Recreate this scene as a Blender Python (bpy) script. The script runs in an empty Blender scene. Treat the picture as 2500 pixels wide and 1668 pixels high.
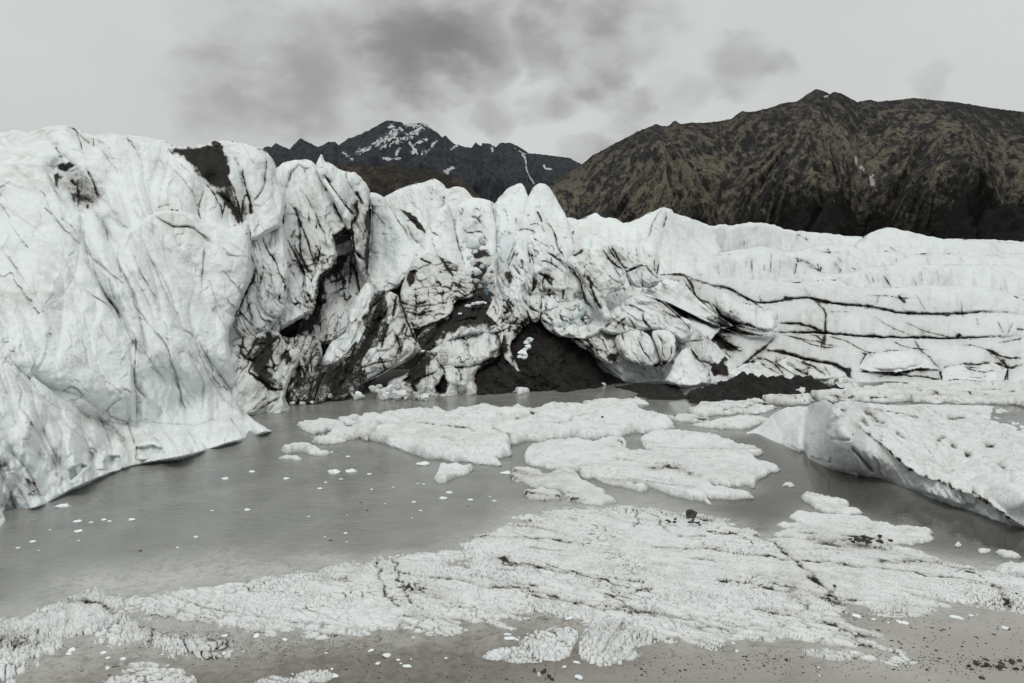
import bpy, math, random
import numpy as np

# ------------------------------------------------------------------ camera / world / sun
F = 1944.0; CX, CY = 1250.0, 834.0; YH = 640.0; CAMH = 10.0
PITCH = math.atan((CY - YH) / F); CP, SP = math.cos(PITCH), math.sin(PITCH)
scene = bpy.context.scene
COL = scene.collection

cam_d = bpy.data.cameras.new("camera")
cam = bpy.data.objects.new("camera", cam_d); COL.objects.link(cam)
cam.location = (0, 0, CAMH); cam.rotation_euler = (math.pi / 2 - PITCH, 0, 0)
cam_d.sensor_width = 36; cam_d.lens = F * 36 / 2500
cam_d.clip_start = 0.1; cam_d.clip_end = 30000
scene.camera = cam
scene.view_settings.view_transform = 'Standard'
scene.view_settings.look = 'None'
scene.view_settings.exposure = 0.0
scene.view_settings.gamma = 1.0
scene.view_settings.use_curve_mapping = False
scene.cycles.max_bounces = 6
scene.cycles.diffuse_bounces = 3
scene.cycles.glossy_bounces = 3

SUN_EL, SUN_AZ = 60.0, 196.0      # azimuth clockwise from +Y: behind the camera, to the left
sun_d = bpy.data.lights.new("sun", 'SUN'); sun_d.energy = 1.05; sun_d.angle = math.radians(24)
sun_d.color = (1.0, 0.97, 0.93)
sun = bpy.data.objects.new("sun", sun_d); COL.objects.link(sun)
_e, _a = math.radians(SUN_EL), math.radians(SUN_AZ)
_sd = (math.sin(_a) * math.cos(_e), math.cos(_a) * math.cos(_e), math.sin(_e))
import mathutils
sun.rotation_euler = mathutils.Vector(_sd).to_track_quat('Z', 'Y').to_euler()
sun.location = (0, 0, 100)


def pix_dir(px, py):
    u = (px - CX) / F; v = (CY - py) / F
    d = np.array([u, CP + v * SP, v * CP - SP]); return d / np.linalg.norm(d)


world = bpy.data.worlds.new("World"); scene.world = world; world.use_nodes = True
wn, wl = world.node_tree.nodes, world.node_tree.links
wn.clear()


def N(nodes, t, **kw):
    n = nodes.new(t)
    for k, v in kw.items():
        if k == 'inp':
            for i, val in v.items(): n.inputs[i].default_value = val
        else: setattr(n, k, v)
    return n


def wmath(op, a, b=None, c=None):
    n = N(wn, 'ShaderNodeMath', operation=op)
    for i, x in enumerate((a, b, c)):
        if x is None: continue
        if isinstance(x, (int, float)): n.inputs[i].default_value = x
        else: wl.new(x, n.inputs[i])
    return n.outputs[0]


def build_world():
    tc = N(wn, 'ShaderNodeTexCoord')
    nrm = N(wn, 'ShaderNodeVectorMath', operation='NORMALIZE'); wl.new(tc.outputs['Generated'], nrm.inputs[0])
    n0 = N(wn, 'ShaderNodeTexNoise', inp={'Scale': 9.0, 'Detail': 4.0, 'Roughness': 0.55})
    mp = N(wn, 'ShaderNodeMapping', inp={'Scale': (1.0, 1.0, 1.7)}); wl.new(nrm.outputs[0], mp.inputs[0])
    wl.new(mp.outputs[0], n0.inputs['Vector'])
    # cloud edges are ragged: bend the direction by a noise vector
    off = N(wn, 'ShaderNodeVectorMath', operation='SUBTRACT', inp={1: (0.5, 0.5, 0.5)}); wl.new(n0.outputs['Color'], off.inputs[0])
    sc = N(wn, 'ShaderNodeVectorMath', operation='SCALE'); sc.inputs['Scale'].default_value = 0.10; wl.new(off.outputs[0], sc.inputs[0])
    ad = N(wn, 'ShaderNodeVectorMath', operation='ADD'); wl.new(nrm.outputs[0], ad.inputs[0]); wl.new(sc.outputs[0], ad.inputs[1])
    nb = N(wn, 'ShaderNodeVectorMath', operation='NORMALIZE'); wl.new(ad.outputs[0], nb.inputs[0])
    blobs = [  # px, py, inner px, outer px, strength
        (1040, 140, 30, 190, .75), (980, 40, 30, 210, .45), (1150, 120, 20, 150, .45), (930, 200, 10, 130, .35), (1120, 60, 10, 160, .3),
        (1330, 100, 20, 110, .45), (1440, 120, 20, 150, .5), (1480, 195, 10, 100, .35), (1560, 60, 20, 160, .25), (1300, 30, 10, 140, .2),
        (640, 170, 20, 260, .26), (520, 210, 20, 170, .2), (740, 240, 20, 140, .18), (780, 120, 20, 180, .2), (830, 310, 10, 110, .16),
        (960, 260, 20, 120, .14), (1180, 230, 20, 120, .12), (1220, 290, 10, 80, .24), (1330, 270, 10, 90, .3), (1390, 230, 5, 80, .2),
        (1545, 275, 10, 90, .4), (1500, 355, 10, 80, .3), (1790, 175, 20, 120, .33), (1900, 160, 5, 70, .25), (1640, 260, 10, 110, .2),
        (2270, 215, 5, 60, .15), (1440, 380, 10, 70, .25), (1030, 290, 10, 100, .1), (700, 320, 10, 90, .2)]
    tot = None
    for px, py, r1, r2, s in blobs:
        d = pix_dir(px, py)
        dt = N(wn, 'ShaderNodeVectorMath', operation='DOT_PRODUCT', inp={1: tuple(d)}); wl.new(nb.outputs[0], dt.inputs[0])
        mr = N(wn, 'ShaderNodeMapRange', interpolation_type='SMOOTHSTEP', inp={1: math.cos(r2 / F * .80), 2: math.cos(r1 / F * .5), 3: 0.0, 4: s})
        wl.new(dt.outputs['Value'], mr.inputs[0])
        tot = mr.outputs[0] if tot is None else wmath('ADD', tot, mr.outputs[0])
    n1 = N(wn, 'ShaderNodeTexNoise', inp={'Scale': 15.0, 'Detail': 6.0, 'Roughness': 0.5}); wl.new(mp.outputs[0], n1.inputs['Vector'])
    pr = N(wn, 'ShaderNodeMapRange', interpolation_type='SMOOTHSTEP', inp={1: 0.30, 2: 0.66, 3: 0.35, 4: 1.5}); wl.new(n1.outputs['Fac'], pr.inputs[0]); pat = pr.outputs[0]
    cl = wmath('MULTIPLY', tot, pat)
    # the rest of the overcast, all round: soft light and dark
    n2 = N(wn, 'ShaderNodeTexNoise', inp={'Scale': 2.6, 'Detail': 5.0, 'Roughness': 0.5}); wl.new(mp.outputs[0], n2.inputs['Vector'])
    soft = N(wn, 'ShaderNodeMapRange', inp={1: 0.3, 2: 0.75, 3: 0.0, 4: 0.16}); wl.new(n2.outputs['Fac'], soft.inputs[0])
    cl = wmath('ADD', cl, soft.outputs[0])
    clc = N(wn, 'ShaderNodeClamp'); cl = wmath('SUBTRACT', 1.0, wmath('EXPONENT', wmath('MULTIPLY', cl, -1.0))); wl.new(cl, clc.inputs[0])
    ramp = N(wn, 'ShaderNodeValToRGB'); wl.new(clc.outputs[0], ramp.inputs[0])
    els = ramp.color_ramp.elements
    els[0].position = 0.0; els[0].color = (.675, .700, .690, 1)
    els[1].position = 1.0; els[1].color = (.20, .20, .19, 1)
    e = els.new(.25); e.color = (.53, .54, .53, 1)
    # an overcast sky is brighter overhead than at the horizon
    sep = N(wn, 'ShaderNodeSeparateXYZ'); wl.new(nrm.outputs[0], sep.inputs[0])
    zen = N(wn, 'ShaderNodeMapRange', interpolation_type='SMOOTHSTEP', inp={1: 0.30, 2: 0.95, 3: 1.0, 4: 1.42}); wl.new(sep.outputs['Z'], zen.inputs[0])
    mul = N(wn, 'ShaderNodeVectorMath', operation='SCALE'); wl.new(ramp.outputs[0], mul.inputs[0]); wl.new(zen.outputs[0], mul.inputs['Scale'])
    bg1 = N(wn, 'ShaderNodeBackground'); wl.new(mul.outputs[0], bg1.inputs[0]); bg1.inputs[1].default_value = 1.0
    sky = N(wn, 'ShaderNodeTexSky', sky_type='NISHITA')
    sky.sun_disc = False; sky.sun_elevation = math.radians(SUN_EL); sky.sun_rotation = math.radians(SUN_AZ)
    sky.dust_density = 6.0; sky.ozone_density = 1.0
    bg2 = N(wn, 'ShaderNodeBackground'); wl.new(sky.outputs[0], bg2.inputs[0]); bg2.inputs[1].default_value = 0.05
    mix = N(wn, 'ShaderNodeMixShader'); mix.inputs[0].default_value = 0.93
    wl.new(bg2.outputs[0], mix.inputs[1]); wl.new(bg1.outputs[0], mix.inputs[2])
    out = N(wn, 'ShaderNodeOutputWorld'); wl.new(mix.outputs[0], out.inputs[0])


build_world()

# ------------------------------------------------------------------ numpy helpers


def P(px, py, Y):
    """point at world distance Y on the line of sight of photo pixel (px, py)"""
    u = (px - CX) / F; v = (CY - py) / F
    t = Y / (CP + v * SP)
    return np.stack([u * t, Y + 0 * u, CAMH + t * (v * CP - SP)], -1)


def GR(px, py, z=0.0):
    px = np.asarray(px, float); py = np.asarray(py, float)
    u = (px - CX) / F; v = (CY - py) / F
    t = (z - CAMH) / np.minimum(v * CP - SP, -1e-4)
    return np.stack([u * t, t * (CP + v * SP), z + 0 * u], -1)


def WD(px, py): return float(GR(px, py)[1])


def zone(ox, oy, s):
    def f(*pts): return [(ox + x / s, oy + y / s) for x, y in pts]
    f.s = s
    return f


A = zone(0, 280, 3.016); B = zone(500, 280, 3.016); C = zone(1000, 400, 3.016); D = zone(1500, 200, 2.24)
E = zone(0, 780, 3.016); G = zone(500, 680, 3.016); M = zone(1000, 750, 2.851); R = zone(1700, 850, 2.851)
PL = zone(0, 1200, 2.611); Q = zone(800, 1200, 2.611); T = zone(1600, 1200, 2.611); K = zone(600, 220, 2.611); FV = zone(0, 0, .94)

U32 = np.uint32


def hsh(ix, iy, iz, seed=0):
    with np.errstate(over='ignore'):
        n = (ix.astype(np.int64) * 374761393 + iy.astype(np.int64) * 668265263 + iz.astype(np.int64) * 1442695041 + seed * 69069 + 12345)
        n = (n & 0xffffffff).astype(U32)
        n = (n ^ (n >> U32(13))) * U32(1274126177)
        n = (n ^ (n >> U32(15))) * U32(2246822519)
        n = n ^ (n >> U32(16))
    return n


def noise3(x, y, z, seed=0):
    xi, yi, zi = np.floor(x), np.floor(y), np.floor(z)
    fx, fy, fz = x - xi, y - yi, z - zi
    xi, yi, zi = xi.astype(np.int64), yi.astype(np.int64), zi.astype(np.int64)
    u = fx * fx * fx * (fx * (fx * 6 - 15) + 10); v = fy * fy * fy * (fy * (fy * 6 - 15) + 10); w = fz * fz * fz * (fz * (fz * 6 - 15) + 10)
    res = 0
    for dx in (0, 1):
        for dy in (0, 1):
            for dz in (0, 1):
                h = hsh(xi + dx, yi + dy, zi + dz, seed)
                gx = (h & U32(1023)).astype(float) / 511.5 - 1; gy = ((h >> U32(10)) & U32(1023)).astype(float) / 511.5 - 1
                gz = ((h >> U32(20)) & U32(1023)).astype(float) / 511.5 - 1
                d = gx * (fx - dx) + gy * (fy - dy) + gz * (fz - dz)
                res = res + d * (u if dx else 1 - u) * (v if dy else 1 - v) * (w if dz else 1 - w)
    return res * 1.5


def fbm(x, y, z, octv=4, seed=0, gain=.5):
    s = 0; a = 1.0; f = 1.0
    for o in range(octv):
        s = s + a * noise3(x * f, y * f, z * f, seed + o * 17); a *= gain; f *= 2.03
    return s


def worley(x, y, seed=0, off=False):
    """F1, F2 and a random number of the nearest cell, 2-D"""
    xi = np.floor(x).astype(np.int64); yi = np.floor(y).astype(np.int64)
    wx_ = np.zeros(x.shape); wy_ = np.zeros(x.shape)
    f1 = np.full(x.shape, 9.0); f2 = np.full(x.shape, 9.0); rid = np.zeros(x.shape)
    for dx in (-1, 0, 1):
        for dy in (-1, 0, 1):
            h = hsh(xi + dx, yi + dy, xi * 0 + 7, seed)
            ox = (h & U32(1023)).astype(float) / 1023; oy = ((h >> U32(10)) & U32(1023)).astype(float) / 1023
            d = np.hypot(xi + dx + ox - x, yi + dy + oy - y)
            r = ((h >> U32(20)) & U32(1023)).astype(float) / 1023
            nearer = d < f1
            f2 = np.where(nearer, f1, np.minimum(f2, d)); rid = np.where(nearer, r, rid); f1 = np.where(nearer, d, f1)
            if off: wx_ = np.where(nearer, x - xi - dx - ox, wx_); wy_ = np.where(nearer, y - yi - dy - oy, wy_)
    return (f1, f2, rid, wx_, wy_) if off else (f1, f2, rid)


def sst(a, b, x):
    t = np.clip((x - a) / (b - a), 0, 1); return t * t * (3 - 2 * t)


def tps(ctrl):
    c = np.array(ctrl, float); n = len(c)
    if n < 3:
        v = c[:, 2].mean(); return lambda x, y: np.full(np.shape(x), v)
    p = c[:, :2] / 1000.0

    def phi(r2): return np.where(r2 > 1e-12, r2 * np.log(np.maximum(r2, 1e-12)) * .5, 0)
    Km = phi(((p[:, None] - p[None]) ** 2).sum(-1)) + np.eye(n) * 1e-4
    Pm = np.c_[np.ones(n), p]
    Amat = np.block([[Km, Pm], [Pm.T, np.zeros((3, 3))]])
    sol = np.linalg.lstsq(Amat, np.r_[c[:, 2], 0, 0, 0], rcond=None)[0]

    def f(x, y):
        x = x / 1000.0; y = y / 1000.0
        o = sol[n] + sol[n + 1] * x + sol[n + 2] * y
        for i in range(n): o = o + sol[i] * phi((x - p[i, 0]) ** 2 + (y - p[i, 1]) ** 2)
        return o
    return f


def densify(pts, step, closed=True):
    p = np.array(pts, float); out = []
    n = len(p)
    for i in range(n if closed else n - 1):
        a, b = p[i], p[(i + 1) % n]; k = max(1, int(np.hypot(*(b - a)) / step))
        for j in range(k): out.append(a + (b - a) * j / k)
    if not closed: out.append(p[-1])
    return np.array(out)


def smooth_poly(pts, it=1, closed=True):
    p = np.array(pts, float)
    for _ in range(it):
        if closed:
            q = np.roll(p, -1, 0); p = np.stack([p * .75 + q * .25, p * .25 + q * .75], 1).reshape(-1, 2)
        else:
            a, b = p[:-1], p[1:]
            m = np.stack([a * .75 + b * .25, a * .25 + b * .75], 1).reshape(-1, 2); p = np.r_[p[:1], m, p[-1:]]
    return p


def jitter(p, amp, wl, seed=0):
    """fractal raggedness of a dense line"""
    z = np.zeros(len(p)) + seed * 3.7
    return np.stack([p[:, 0] + amp * fbm(p[:, 0] / wl, p[:, 1] / wl, z, 3, seed), p[:, 1] + amp * fbm(p[:, 0] / wl, p[:, 1] / wl, z + 50, 3, seed + 5)], 1)


def seg_dist(x, y, poly, closed=True, full=False):
    """distance (and signed side, and 0..1 place along) of points to a polyline"""
    p = np.asarray(poly, float); n = len(p)
    best = np.full(x.shape, 1e9); side = np.zeros(x.shape); along = np.zeros(x.shape); bx = np.zeros(x.shape); by = np.zeros(x.shape)
    m = n if closed else n - 1
    L = np.r_[0, np.cumsum([np.hypot(*(p[(i + 1) % n] - p[i])) for i in range(m)])]
    for i in range(m):
        a, b = p[i], p[(i + 1) % n]; d = b - a; l2 = d @ d
        if l2 < 1e-12: continue
        t = np.clip(((x - a[0]) * d[0] + (y - a[1]) * d[1]) / l2, 0, 1)
        qx, qy = a[0] + t * d[0], a[1] + t * d[1]
        r2 = (x - qx) ** 2 + (y - qy) ** 2
        k = r2 < best
        best = np.where(k, r2, best)
        if full:
            side = np.where(k, np.sign(d[0] * (y - a[1]) - d[1] * (x - a[0])), side)
            along = np.where(k, (L[i] + t * math.sqrt(l2)) / L[-1], along)
            bx = np.where(k, qx, bx); by = np.where(k, qy, by)
    best = np.sqrt(best)
    return (best, side, along, bx, by) if full else best


def in_poly(x, y, poly):
    p = np.asarray(poly, float); c = np.zeros(x.shape, bool)
    for i in range(len(p)):
        x1, y1 = p[i]; x2, y2 = p[i - 1]
        if y1 == y2: continue
        k = ((y1 > y) != (y2 > y)) & (x < (x2 - x1) * (y - y1) / (y2 - y1) + x1); c ^= k
    return c


def gridfill(outl, step):
    """quads filling a dense outline; the rim vertices lie on the outline itself"""
    x0, y0 = outl.min(0) - step * 1.5; x1, y1 = outl.max(0) + step * 1.5
    xs = np.arange(x0, x1 + step, step); ys = np.arange(y0, y1 + step, step)
    ins = np.zeros((len(ys), len(xs)), bool)
    pa = outl; pb = np.roll(outl, -1, 0)
    for j, yy in enumerate(ys):
        k = (pa[:, 1] > yy) != (pb[:, 1] > yy)
        if not k.any(): continue
        xc = np.sort(pa[k, 0] + (yy - pa[k, 1]) / (pb[k, 1] - pa[k, 1]) * (pb[k, 0] - pa[k, 0]))
        ins[j] = np.searchsorted(xc, xs) % 2 == 1
    cell = ins[:-1, :-1] | ins[1:, :-1] | ins[:-1, 1:] | ins[1:, 1:]
    used = np.zeros_like(ins)
    used[:-1, :-1] |= cell; used[1:, :-1] |= cell; used[:-1, 1:] |= cell; used[1:, 1:] |= cell
    idx = np.full(ins.shape, -1); idx[used] = np.arange(used.sum())
    gx, gy = np.meshgrid(xs, ys)
    vx = gx[used].copy(); vy = gy[used].copy(); rim = ~ins[used]
    rx, ry = vx[rim], vy[rim]
    sx = np.empty_like(rx); sy = np.empty_like(ry)
    for a in range(0, len(rx), 400):
        b = slice(a, a + 400)
        d0 = (pb - pa); l2 = np.maximum((d0 ** 2).sum(1), 1e-9)
        t = np.clip(((rx[b, None] - pa[None, :, 0]) * d0[:, 0] + (ry[b, None] - pa[None, :, 1]) * d0[:, 1]) / l2, 0, 1)
        qx = pa[:, 0] + t * d0[:, 0]; qy = pa[:, 1] + t * d0[:, 1]
        k = ((rx[b, None] - qx) ** 2 + (ry[b, None] - qy) ** 2).argmin(1); i = np.arange(len(k))
        sx[b] = qx[i, k]; sy[b] = qy[i, k]
    vx[rim] = sx; vy[rim] = sy
    jj, ii = np.nonzero(cell)
    quads = np.stack([idx[jj, ii], idx[jj + 1, ii], idx[jj + 1, ii + 1], idx[jj, ii + 1]], 1)
    return vx, vy, rim, quads


def mesh_obj(name, verts, faces, mat, attrs=None, smooth=True, parent=None):
    me = bpy.data.meshes.new(name)
    verts = np.asarray(verts, np.float32); faces = np.asarray(faces, np.int32)
    me.vertices.add(len(verts)); me.vertices.foreach_set('co', verts.ravel())
    nf, k = faces.shape
    me.loops.add(nf * k); me.loops.foreach_set('vertex_index', faces.ravel())
    me.polygons.add(nf); me.polygons.foreach_set('loop_start', np.arange(0, nf * k, k, dtype=np.int32))
    me.polygons.foreach_set('use_smooth', np.full(nf, smooth))
    me.update(calc_edges=True)
    for an, av in (attrs or {}).items():
        a = me.attributes.new(an, 'FLOAT', 'POINT'); a.data.foreach_set('value', np.asarray(av, np.float32))
    me.materials.append(mat)
    o = bpy.data.objects.new(name, me); COL.objects.link(o)
    if parent: o.parent = parent
    return o


def tag(o, label=None, cat=None, group=None, kind=None):
    if label: o['label'] = label
    if cat: o['category'] = cat
    if group: o['group'] = group
    if kind: o['kind'] = kind
    return o


# ------------------------------------------------------------------ materials
def new_mat(name):
    m = bpy.data.materials.new(name); m.use_nodes = True
    nt = m.node_tree; nt.nodes.clear()
    return m, nt.nodes, nt.links


def mathn(nodes, links, op, a, b=None, c=None, clamp=False):
    n = nodes.new('ShaderNodeMath'); n.operation = op; n.use_clamp = clamp
    for i, x in enumerate((a, b, c)):
        if x is None: continue
        if isinstance(x, (int, float)): n.inputs[i].default_value = x
        else: links.new(x, n.inputs[i])
    return n.outputs[0]


def mixc(nodes, links, fac, a, b):
    n = nodes.new('ShaderNodeMix'); n.data_type = 'RGBA'
    for s, x in ((n.inputs[0], fac), (n.inputs[6], a), (n.inputs[7], b)):
        if isinstance(x, (int, float)): s.default_value = x
        elif isinstance(x, tuple): s.default_value = (*x, 1)
        else: links.new(x, s)
    return n.outputs[2]


def noise_n(nodes, links, vec, scale, detail=4, rough=.55, dist=0.0):
    n = nodes.new('ShaderNodeTexNoise')
    n.inputs['Scale'].default_value = scale; n.inputs['Detail'].default_value = detail
    n.inputs['Roughness'].default_value = rough; n.inputs['Distortion'].default_value = dist
    links.new(vec, n.inputs['Vector']); return n.outputs['Fac']


def mapr(nodes, links, x, a, b, c, d, smooth=True):
    n = nodes.new('ShaderNodeMapRange')
    if smooth: n.interpolation_type = 'SMOOTHSTEP'
    links.new(x, n.inputs[0])
    for i, v in enumerate((a, b, c, d)): n.inputs[i + 1].default_value = v
    return n.outputs[0]


def ice_material(name, white, grime, grimeamt, bumps, speck=0.0, rough=.55, flutes=0.0):
    """glacier ice: white, faintly mottled with silt; 'dirt' = moraine grit lying in cracks, 'blue' = clear deep ice"""
    m, nd, lk = new_mat(name)
    pos = nd.new('ShaderNodeNewGeometry').outputs['Position']
    ad = nd.new('ShaderNodeAttribute'); ad.attribute_name = 'dirt'
    ab = nd.new('ShaderNodeAttribute'); ab.attribute_name = 'blue'
    n_big = noise_n(nd, lk, pos, .22, 4, .6); n_mid = noise_n(nd, lk, pos, 1.3, 5, .65); n_fine = noise_n(nd, lk, pos, 7.0, 5, .7)
    n_grit = noise_n(nd, lk, pos, 16.0, 3, .7)
    g = mathn(nd, lk, 'MULTIPLY', mapr(nd, lk, n_big, .38, .68, 0, 1), mapr(nd, lk, n_mid, .35, .7, 0, 1))
    g = mathn(nd, lk, 'MULTIPLY', g, grimeamt)
    tint = mixc(nd, lk, mapr(nd, lk, n_mid, .3, .7, 0, .7), white, tuple(c * f for c, f in zip(white, (.93, .975, .99))))
    c = mixc(nd, lk, g, tint, grime)
    # thin silt film and painted face shading: brownish-grey where dirt is low
    d = ad.outputs['Fac']
    fl = None
    if flutes:
        fc = nd.new('ShaderNodeAttribute'); fc.attribute_name = 'fc'; fa = nd.new('ShaderNodeAttribute'); fa.attribute_name = 'fa'
        cb = nd.new('ShaderNodeCombineXYZ'); lk.new(fc.outputs['Fac'], cb.inputs[0]); lk.new(fa.outputs['Fac'], cb.inputs[1])
        n_f = noise_n(nd, lk, cb.outputs[0], .62, 4, .5); n_f2 = noise_n(nd, lk, cb.outputs[0], 2.6, 3, .55)
        a1 = mathn(nd, lk, 'ABSOLUTE', mathn(nd, lk, 'SUBTRACT', n_f, .5)); a2 = mathn(nd, lk, 'ABSOLUTE', mathn(nd, lk, 'SUBTRACT', n_f2, .5))
        msk = mapr(nd, lk, noise_n(nd, lk, pos, .4, 3, .6), .50, .68, 0, 1)
        hair = mathn(nd, lk, 'MULTIPLY', mapr(nd, lk, a1, .0, .011, 1, 0), msk)
        c = mixc(nd, lk, mathn(nd, lk, 'MULTIPLY', hair, flutes), c, (.13, .118, .10))
        soft_ = mathn(nd, lk, 'MULTIPLY', mapr(nd, lk, a1, .0, .09, 1, 0), msk)
        c = mixc(nd, lk, mathn(nd, lk, 'MULTIPLY', soft_, flutes * .35), c, (.36, .34, .31))
        fl = mathn(nd, lk, 'MULTIPLY_ADD', mapr(nd, lk, a2, 0, .10, 0, 1), .022 * flutes, mathn(nd, lk, 'MULTIPLY', mapr(nd, lk, a1, 0, .12, 0, 1), .11 * flutes))
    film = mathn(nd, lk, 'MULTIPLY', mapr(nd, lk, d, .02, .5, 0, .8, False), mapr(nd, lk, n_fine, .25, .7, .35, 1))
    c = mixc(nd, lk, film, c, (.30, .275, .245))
    dn = mathn(nd, lk, 'ADD', d, mathn(nd, lk, 'MULTIPLY', mathn(nd, lk, 'SUBTRACT', n_fine, .5), .7))
    dn = mathn(nd, lk, 'ADD', dn, mathn(nd, lk, 'MULTIPLY', mathn(nd, lk, 'SUBTRACT', n_grit, .5), .5))
    dn = mathn(nd, lk, 'ADD', dn, mathn(nd, lk, 'MULTIPLY', mathn(nd, lk, 'SUBTRACT', n_mid, .5), .95))
    blk = mapr(nd, lk, dn, .40, .80, 0, 1)
    dark = mixc(nd, lk, mapr(nd, lk, n_fine, .35, .68, 0, 1), (.007, .0065, .006), (.034, .031, .027))
    c = mixc(nd, lk, blk, c, dark)
    if speck:
        n_sp = noise_n(nd, lk, pos, 2.2, 4, .65)
        sp = mathn(nd, lk, 'MULTIPLY', mapr(nd, lk, n_grit, .54, .64, 0, 1), mapr(nd, lk, n_sp, .44, .62, .12, speck))
        c = mixc(nd, lk, sp, c, (.15, .14, .125))
    c = mixc(nd, lk, mathn(nd, lk, 'MULTIPLY', ab.outputs['Fac'], .9, clamp=True), c, (.16, .33, .42))
    bs = nd.new('ShaderNodeBsdfPrincipled')
    lk.new(c, bs.inputs['Base Color'])
    bs.inputs['Specular IOR Level'].default_value = .25
    lk.new(mapr(nd, lk, blk, 0, 1, rough, .85), bs.inputs['Roughness'])
    h = fl
    for sc, amt, det in bumps:
        t = mathn(nd, lk, 'MULTIPLY', noise_n(nd, lk, pos, sc, det, .6), amt)
        h = t if h is None else mathn(nd, lk, 'ADD', h, t)
    bp = nd.new('ShaderNodeBump'); bp.inputs['Strength'].default_value = 1.0; bp.inputs['Distance'].default_value = 1.0
    lk.new(h, bp.inputs['Height']); lk.new(bp.outputs[0], bs.inputs['Normal'])
    out = nd.new('ShaderNodeOutputMaterial'); lk.new(bs.outputs[0], out.inputs[0])
    return m


MAT_GLACIER = ice_material('glacier_ice', (.775, .808, .806), (.54, .52, .48), .75, [(1.1, .14, 4), (4.5, .075, 5), (16, .018, 3)], flutes=.45)
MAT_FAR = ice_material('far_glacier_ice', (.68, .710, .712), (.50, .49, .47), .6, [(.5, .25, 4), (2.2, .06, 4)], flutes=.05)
MAT_FLOE = ice_material('floe_ice', (.72, .738, .732), (.46, .445, .41), .65, [(5, .05, 4), (14, .03, 4), (45, .008, 2)], speck=.9)
MAT_BIT = ice_material('clean_ice', (.78, .82, .825), (.6, .59, .56), .3, [(7, .02, 4)])


def rock_material(name, c1, c2, scale, bump, rough=.85):
    m, nd, lk = new_mat(name)
    pos = nd.new('ShaderNodeNewGeometry').outputs['Position']
    n1 = noise_n(nd, lk, pos, scale, 5, .65); n2 = noise_n(nd, lk, pos, scale * 6, 4, .7)
    f = mapr(nd, lk, mathn(nd, lk, 'MULTIPLY_ADD', n2, .6, mathn(nd, lk, 'MULTIPLY', n1, .6)), .4, .8, 0, 1)
    bs = nd.new('ShaderNodeBsdfPrincipled')
    lk.new(mixc(nd, lk, f, c1, c2), bs.inputs['Base Color']); bs.inputs['Roughness'].default_value = rough
    bs.inputs['Specular IOR Level'].default_value = .25
    bp = nd.new('ShaderNodeBump'); bp.inputs['Distance'].default_value = bump; lk.new(n2, bp.inputs['Height']); lk.new(bp.outputs[0], bs.inputs['Normal'])
    out = nd.new('ShaderNodeOutputMaterial'); lk.new(bs.outputs[0], out.inputs[0])
    return m


MAT_GRAVEL = rock_material('wet_gravel', (.007, .0066, .0062), (.046, .043, .039), 2.2, .22)
MAT_MUD = rock_material('wet_mud', (.0035, .0033, .003), (.036, .032, .027), 1.1, .3, .6)
MAT_STONE = rock_material('dark_stone', (.018, .016, .015), (.075, .068, .06), 9.0, .03, .7)
MAT_BOULDER = rock_material('boulder_stone', (.025, .024, .022), (.11, .10, .09), 3.0, .05, .8)


# ------------------------------------------------------------------ glacier: features traced on the ice
LINES = []      # (sigma px, groove, dirt, step, pts)


def ln(z, w, dirt, *lines, groove=1.0, step=0.6):
    for pts in lines: LINES.append((max(w / z.s, 1.7), groove, dirt, step, z(*pts)))


PATCH = []      # (polygon, dirt, push m, soft px)


def patch(z, dirt, pts, push=0.0, soft=6): PATCH.append((z(*pts), dirt, push, soft))


BLUE = []


def blue(z, w, amt, *lines):
    for pts in lines: BLUE.append((max(w / z.s, 1.8), amt, z(*pts)))


# upper left mass
patch(A, 1, [(1245, 275), (1350, 240), (1540, 235), (1580, 215), (1640, 225), (1650, 280), (1700, 440), (1690, 520), (1590, 520), (1500, 470), (1420, 380), (1330, 300)], soft=7)
patch(A, .55, [(1480, 470), (1700, 480), (1740, 640), (1770, 800), (1740, 800), (1660, 640), (1560, 540)], soft=8)
patch(A, .9, [(420, 375), (510, 345), (555, 375), (480, 420), (430, 400)], soft=4)
patch(A, .8, [(425, 430), (450, 470), (415, 540), (395, 500)], soft=6)  # dark shading below the small rock patch, put into the colour
patch(A, .42, [(430, 420), (600, 440), (740, 560), (745, 680), (600, 700), (470, 560)], soft=14)
ln(A, 7, .6, [(470, 72), (545, 100), (600, 160), (685, 240)], [(685, 240), (690, 170)], [(560, 110), (590, 200), (610, 280)])
ln(A, 6, .42, [(920, 145), (960, 215), (1000, 250), (1040, 340)], [(740, 250), (830, 380), (870, 430)], [(1170, 310), (1240, 420)],
   [(1250, 370), (1350, 480), (1430, 580), (1450, 650), (1445, 750)], [(1310, 350), (1410, 430)], [(1720, 320), (1770, 390)], [(1150, 690), (1270, 665)])
ln(A, 9, .75, [(630, 390), (680, 470), (700, 560), (740, 620)], [(560, 500), (585, 600), (570, 700)], [(520, 480), (560, 520)], [(650, 660), (640, 700)],
   [(1500, 500), (1590, 600), (1640, 700), (1635, 790)], [(1700, 500), (1740, 620), (1770, 730), (1790, 830)], [(1510, 540), (1470, 640), (1460, 740), (1500, 790)],
   [(1780, 380), (1800, 500), (1840, 640), (1860, 700)], [(1780, 800), (1785, 680), (1800, 590), (1830, 600), (1850, 680)],
   [(1960, 290), (1965, 420), (1940, 540), (1880, 620), (1850, 660)], [(1880, 250), (1950, 270), (1960, 300)], [(1640, 720), (1660, 650), (1690, 640)])
ln(A, 15, 1, [(1610, 570), (1700, 660), (1750, 770), (1760, 820)], [(1840, 650), (1850, 740)])
ln(A, 14, .55, [(1120, 740), (1200, 790), (1300, 835), (1400, 830), (1480, 880), (1530, 930), (1600, 960)])
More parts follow.
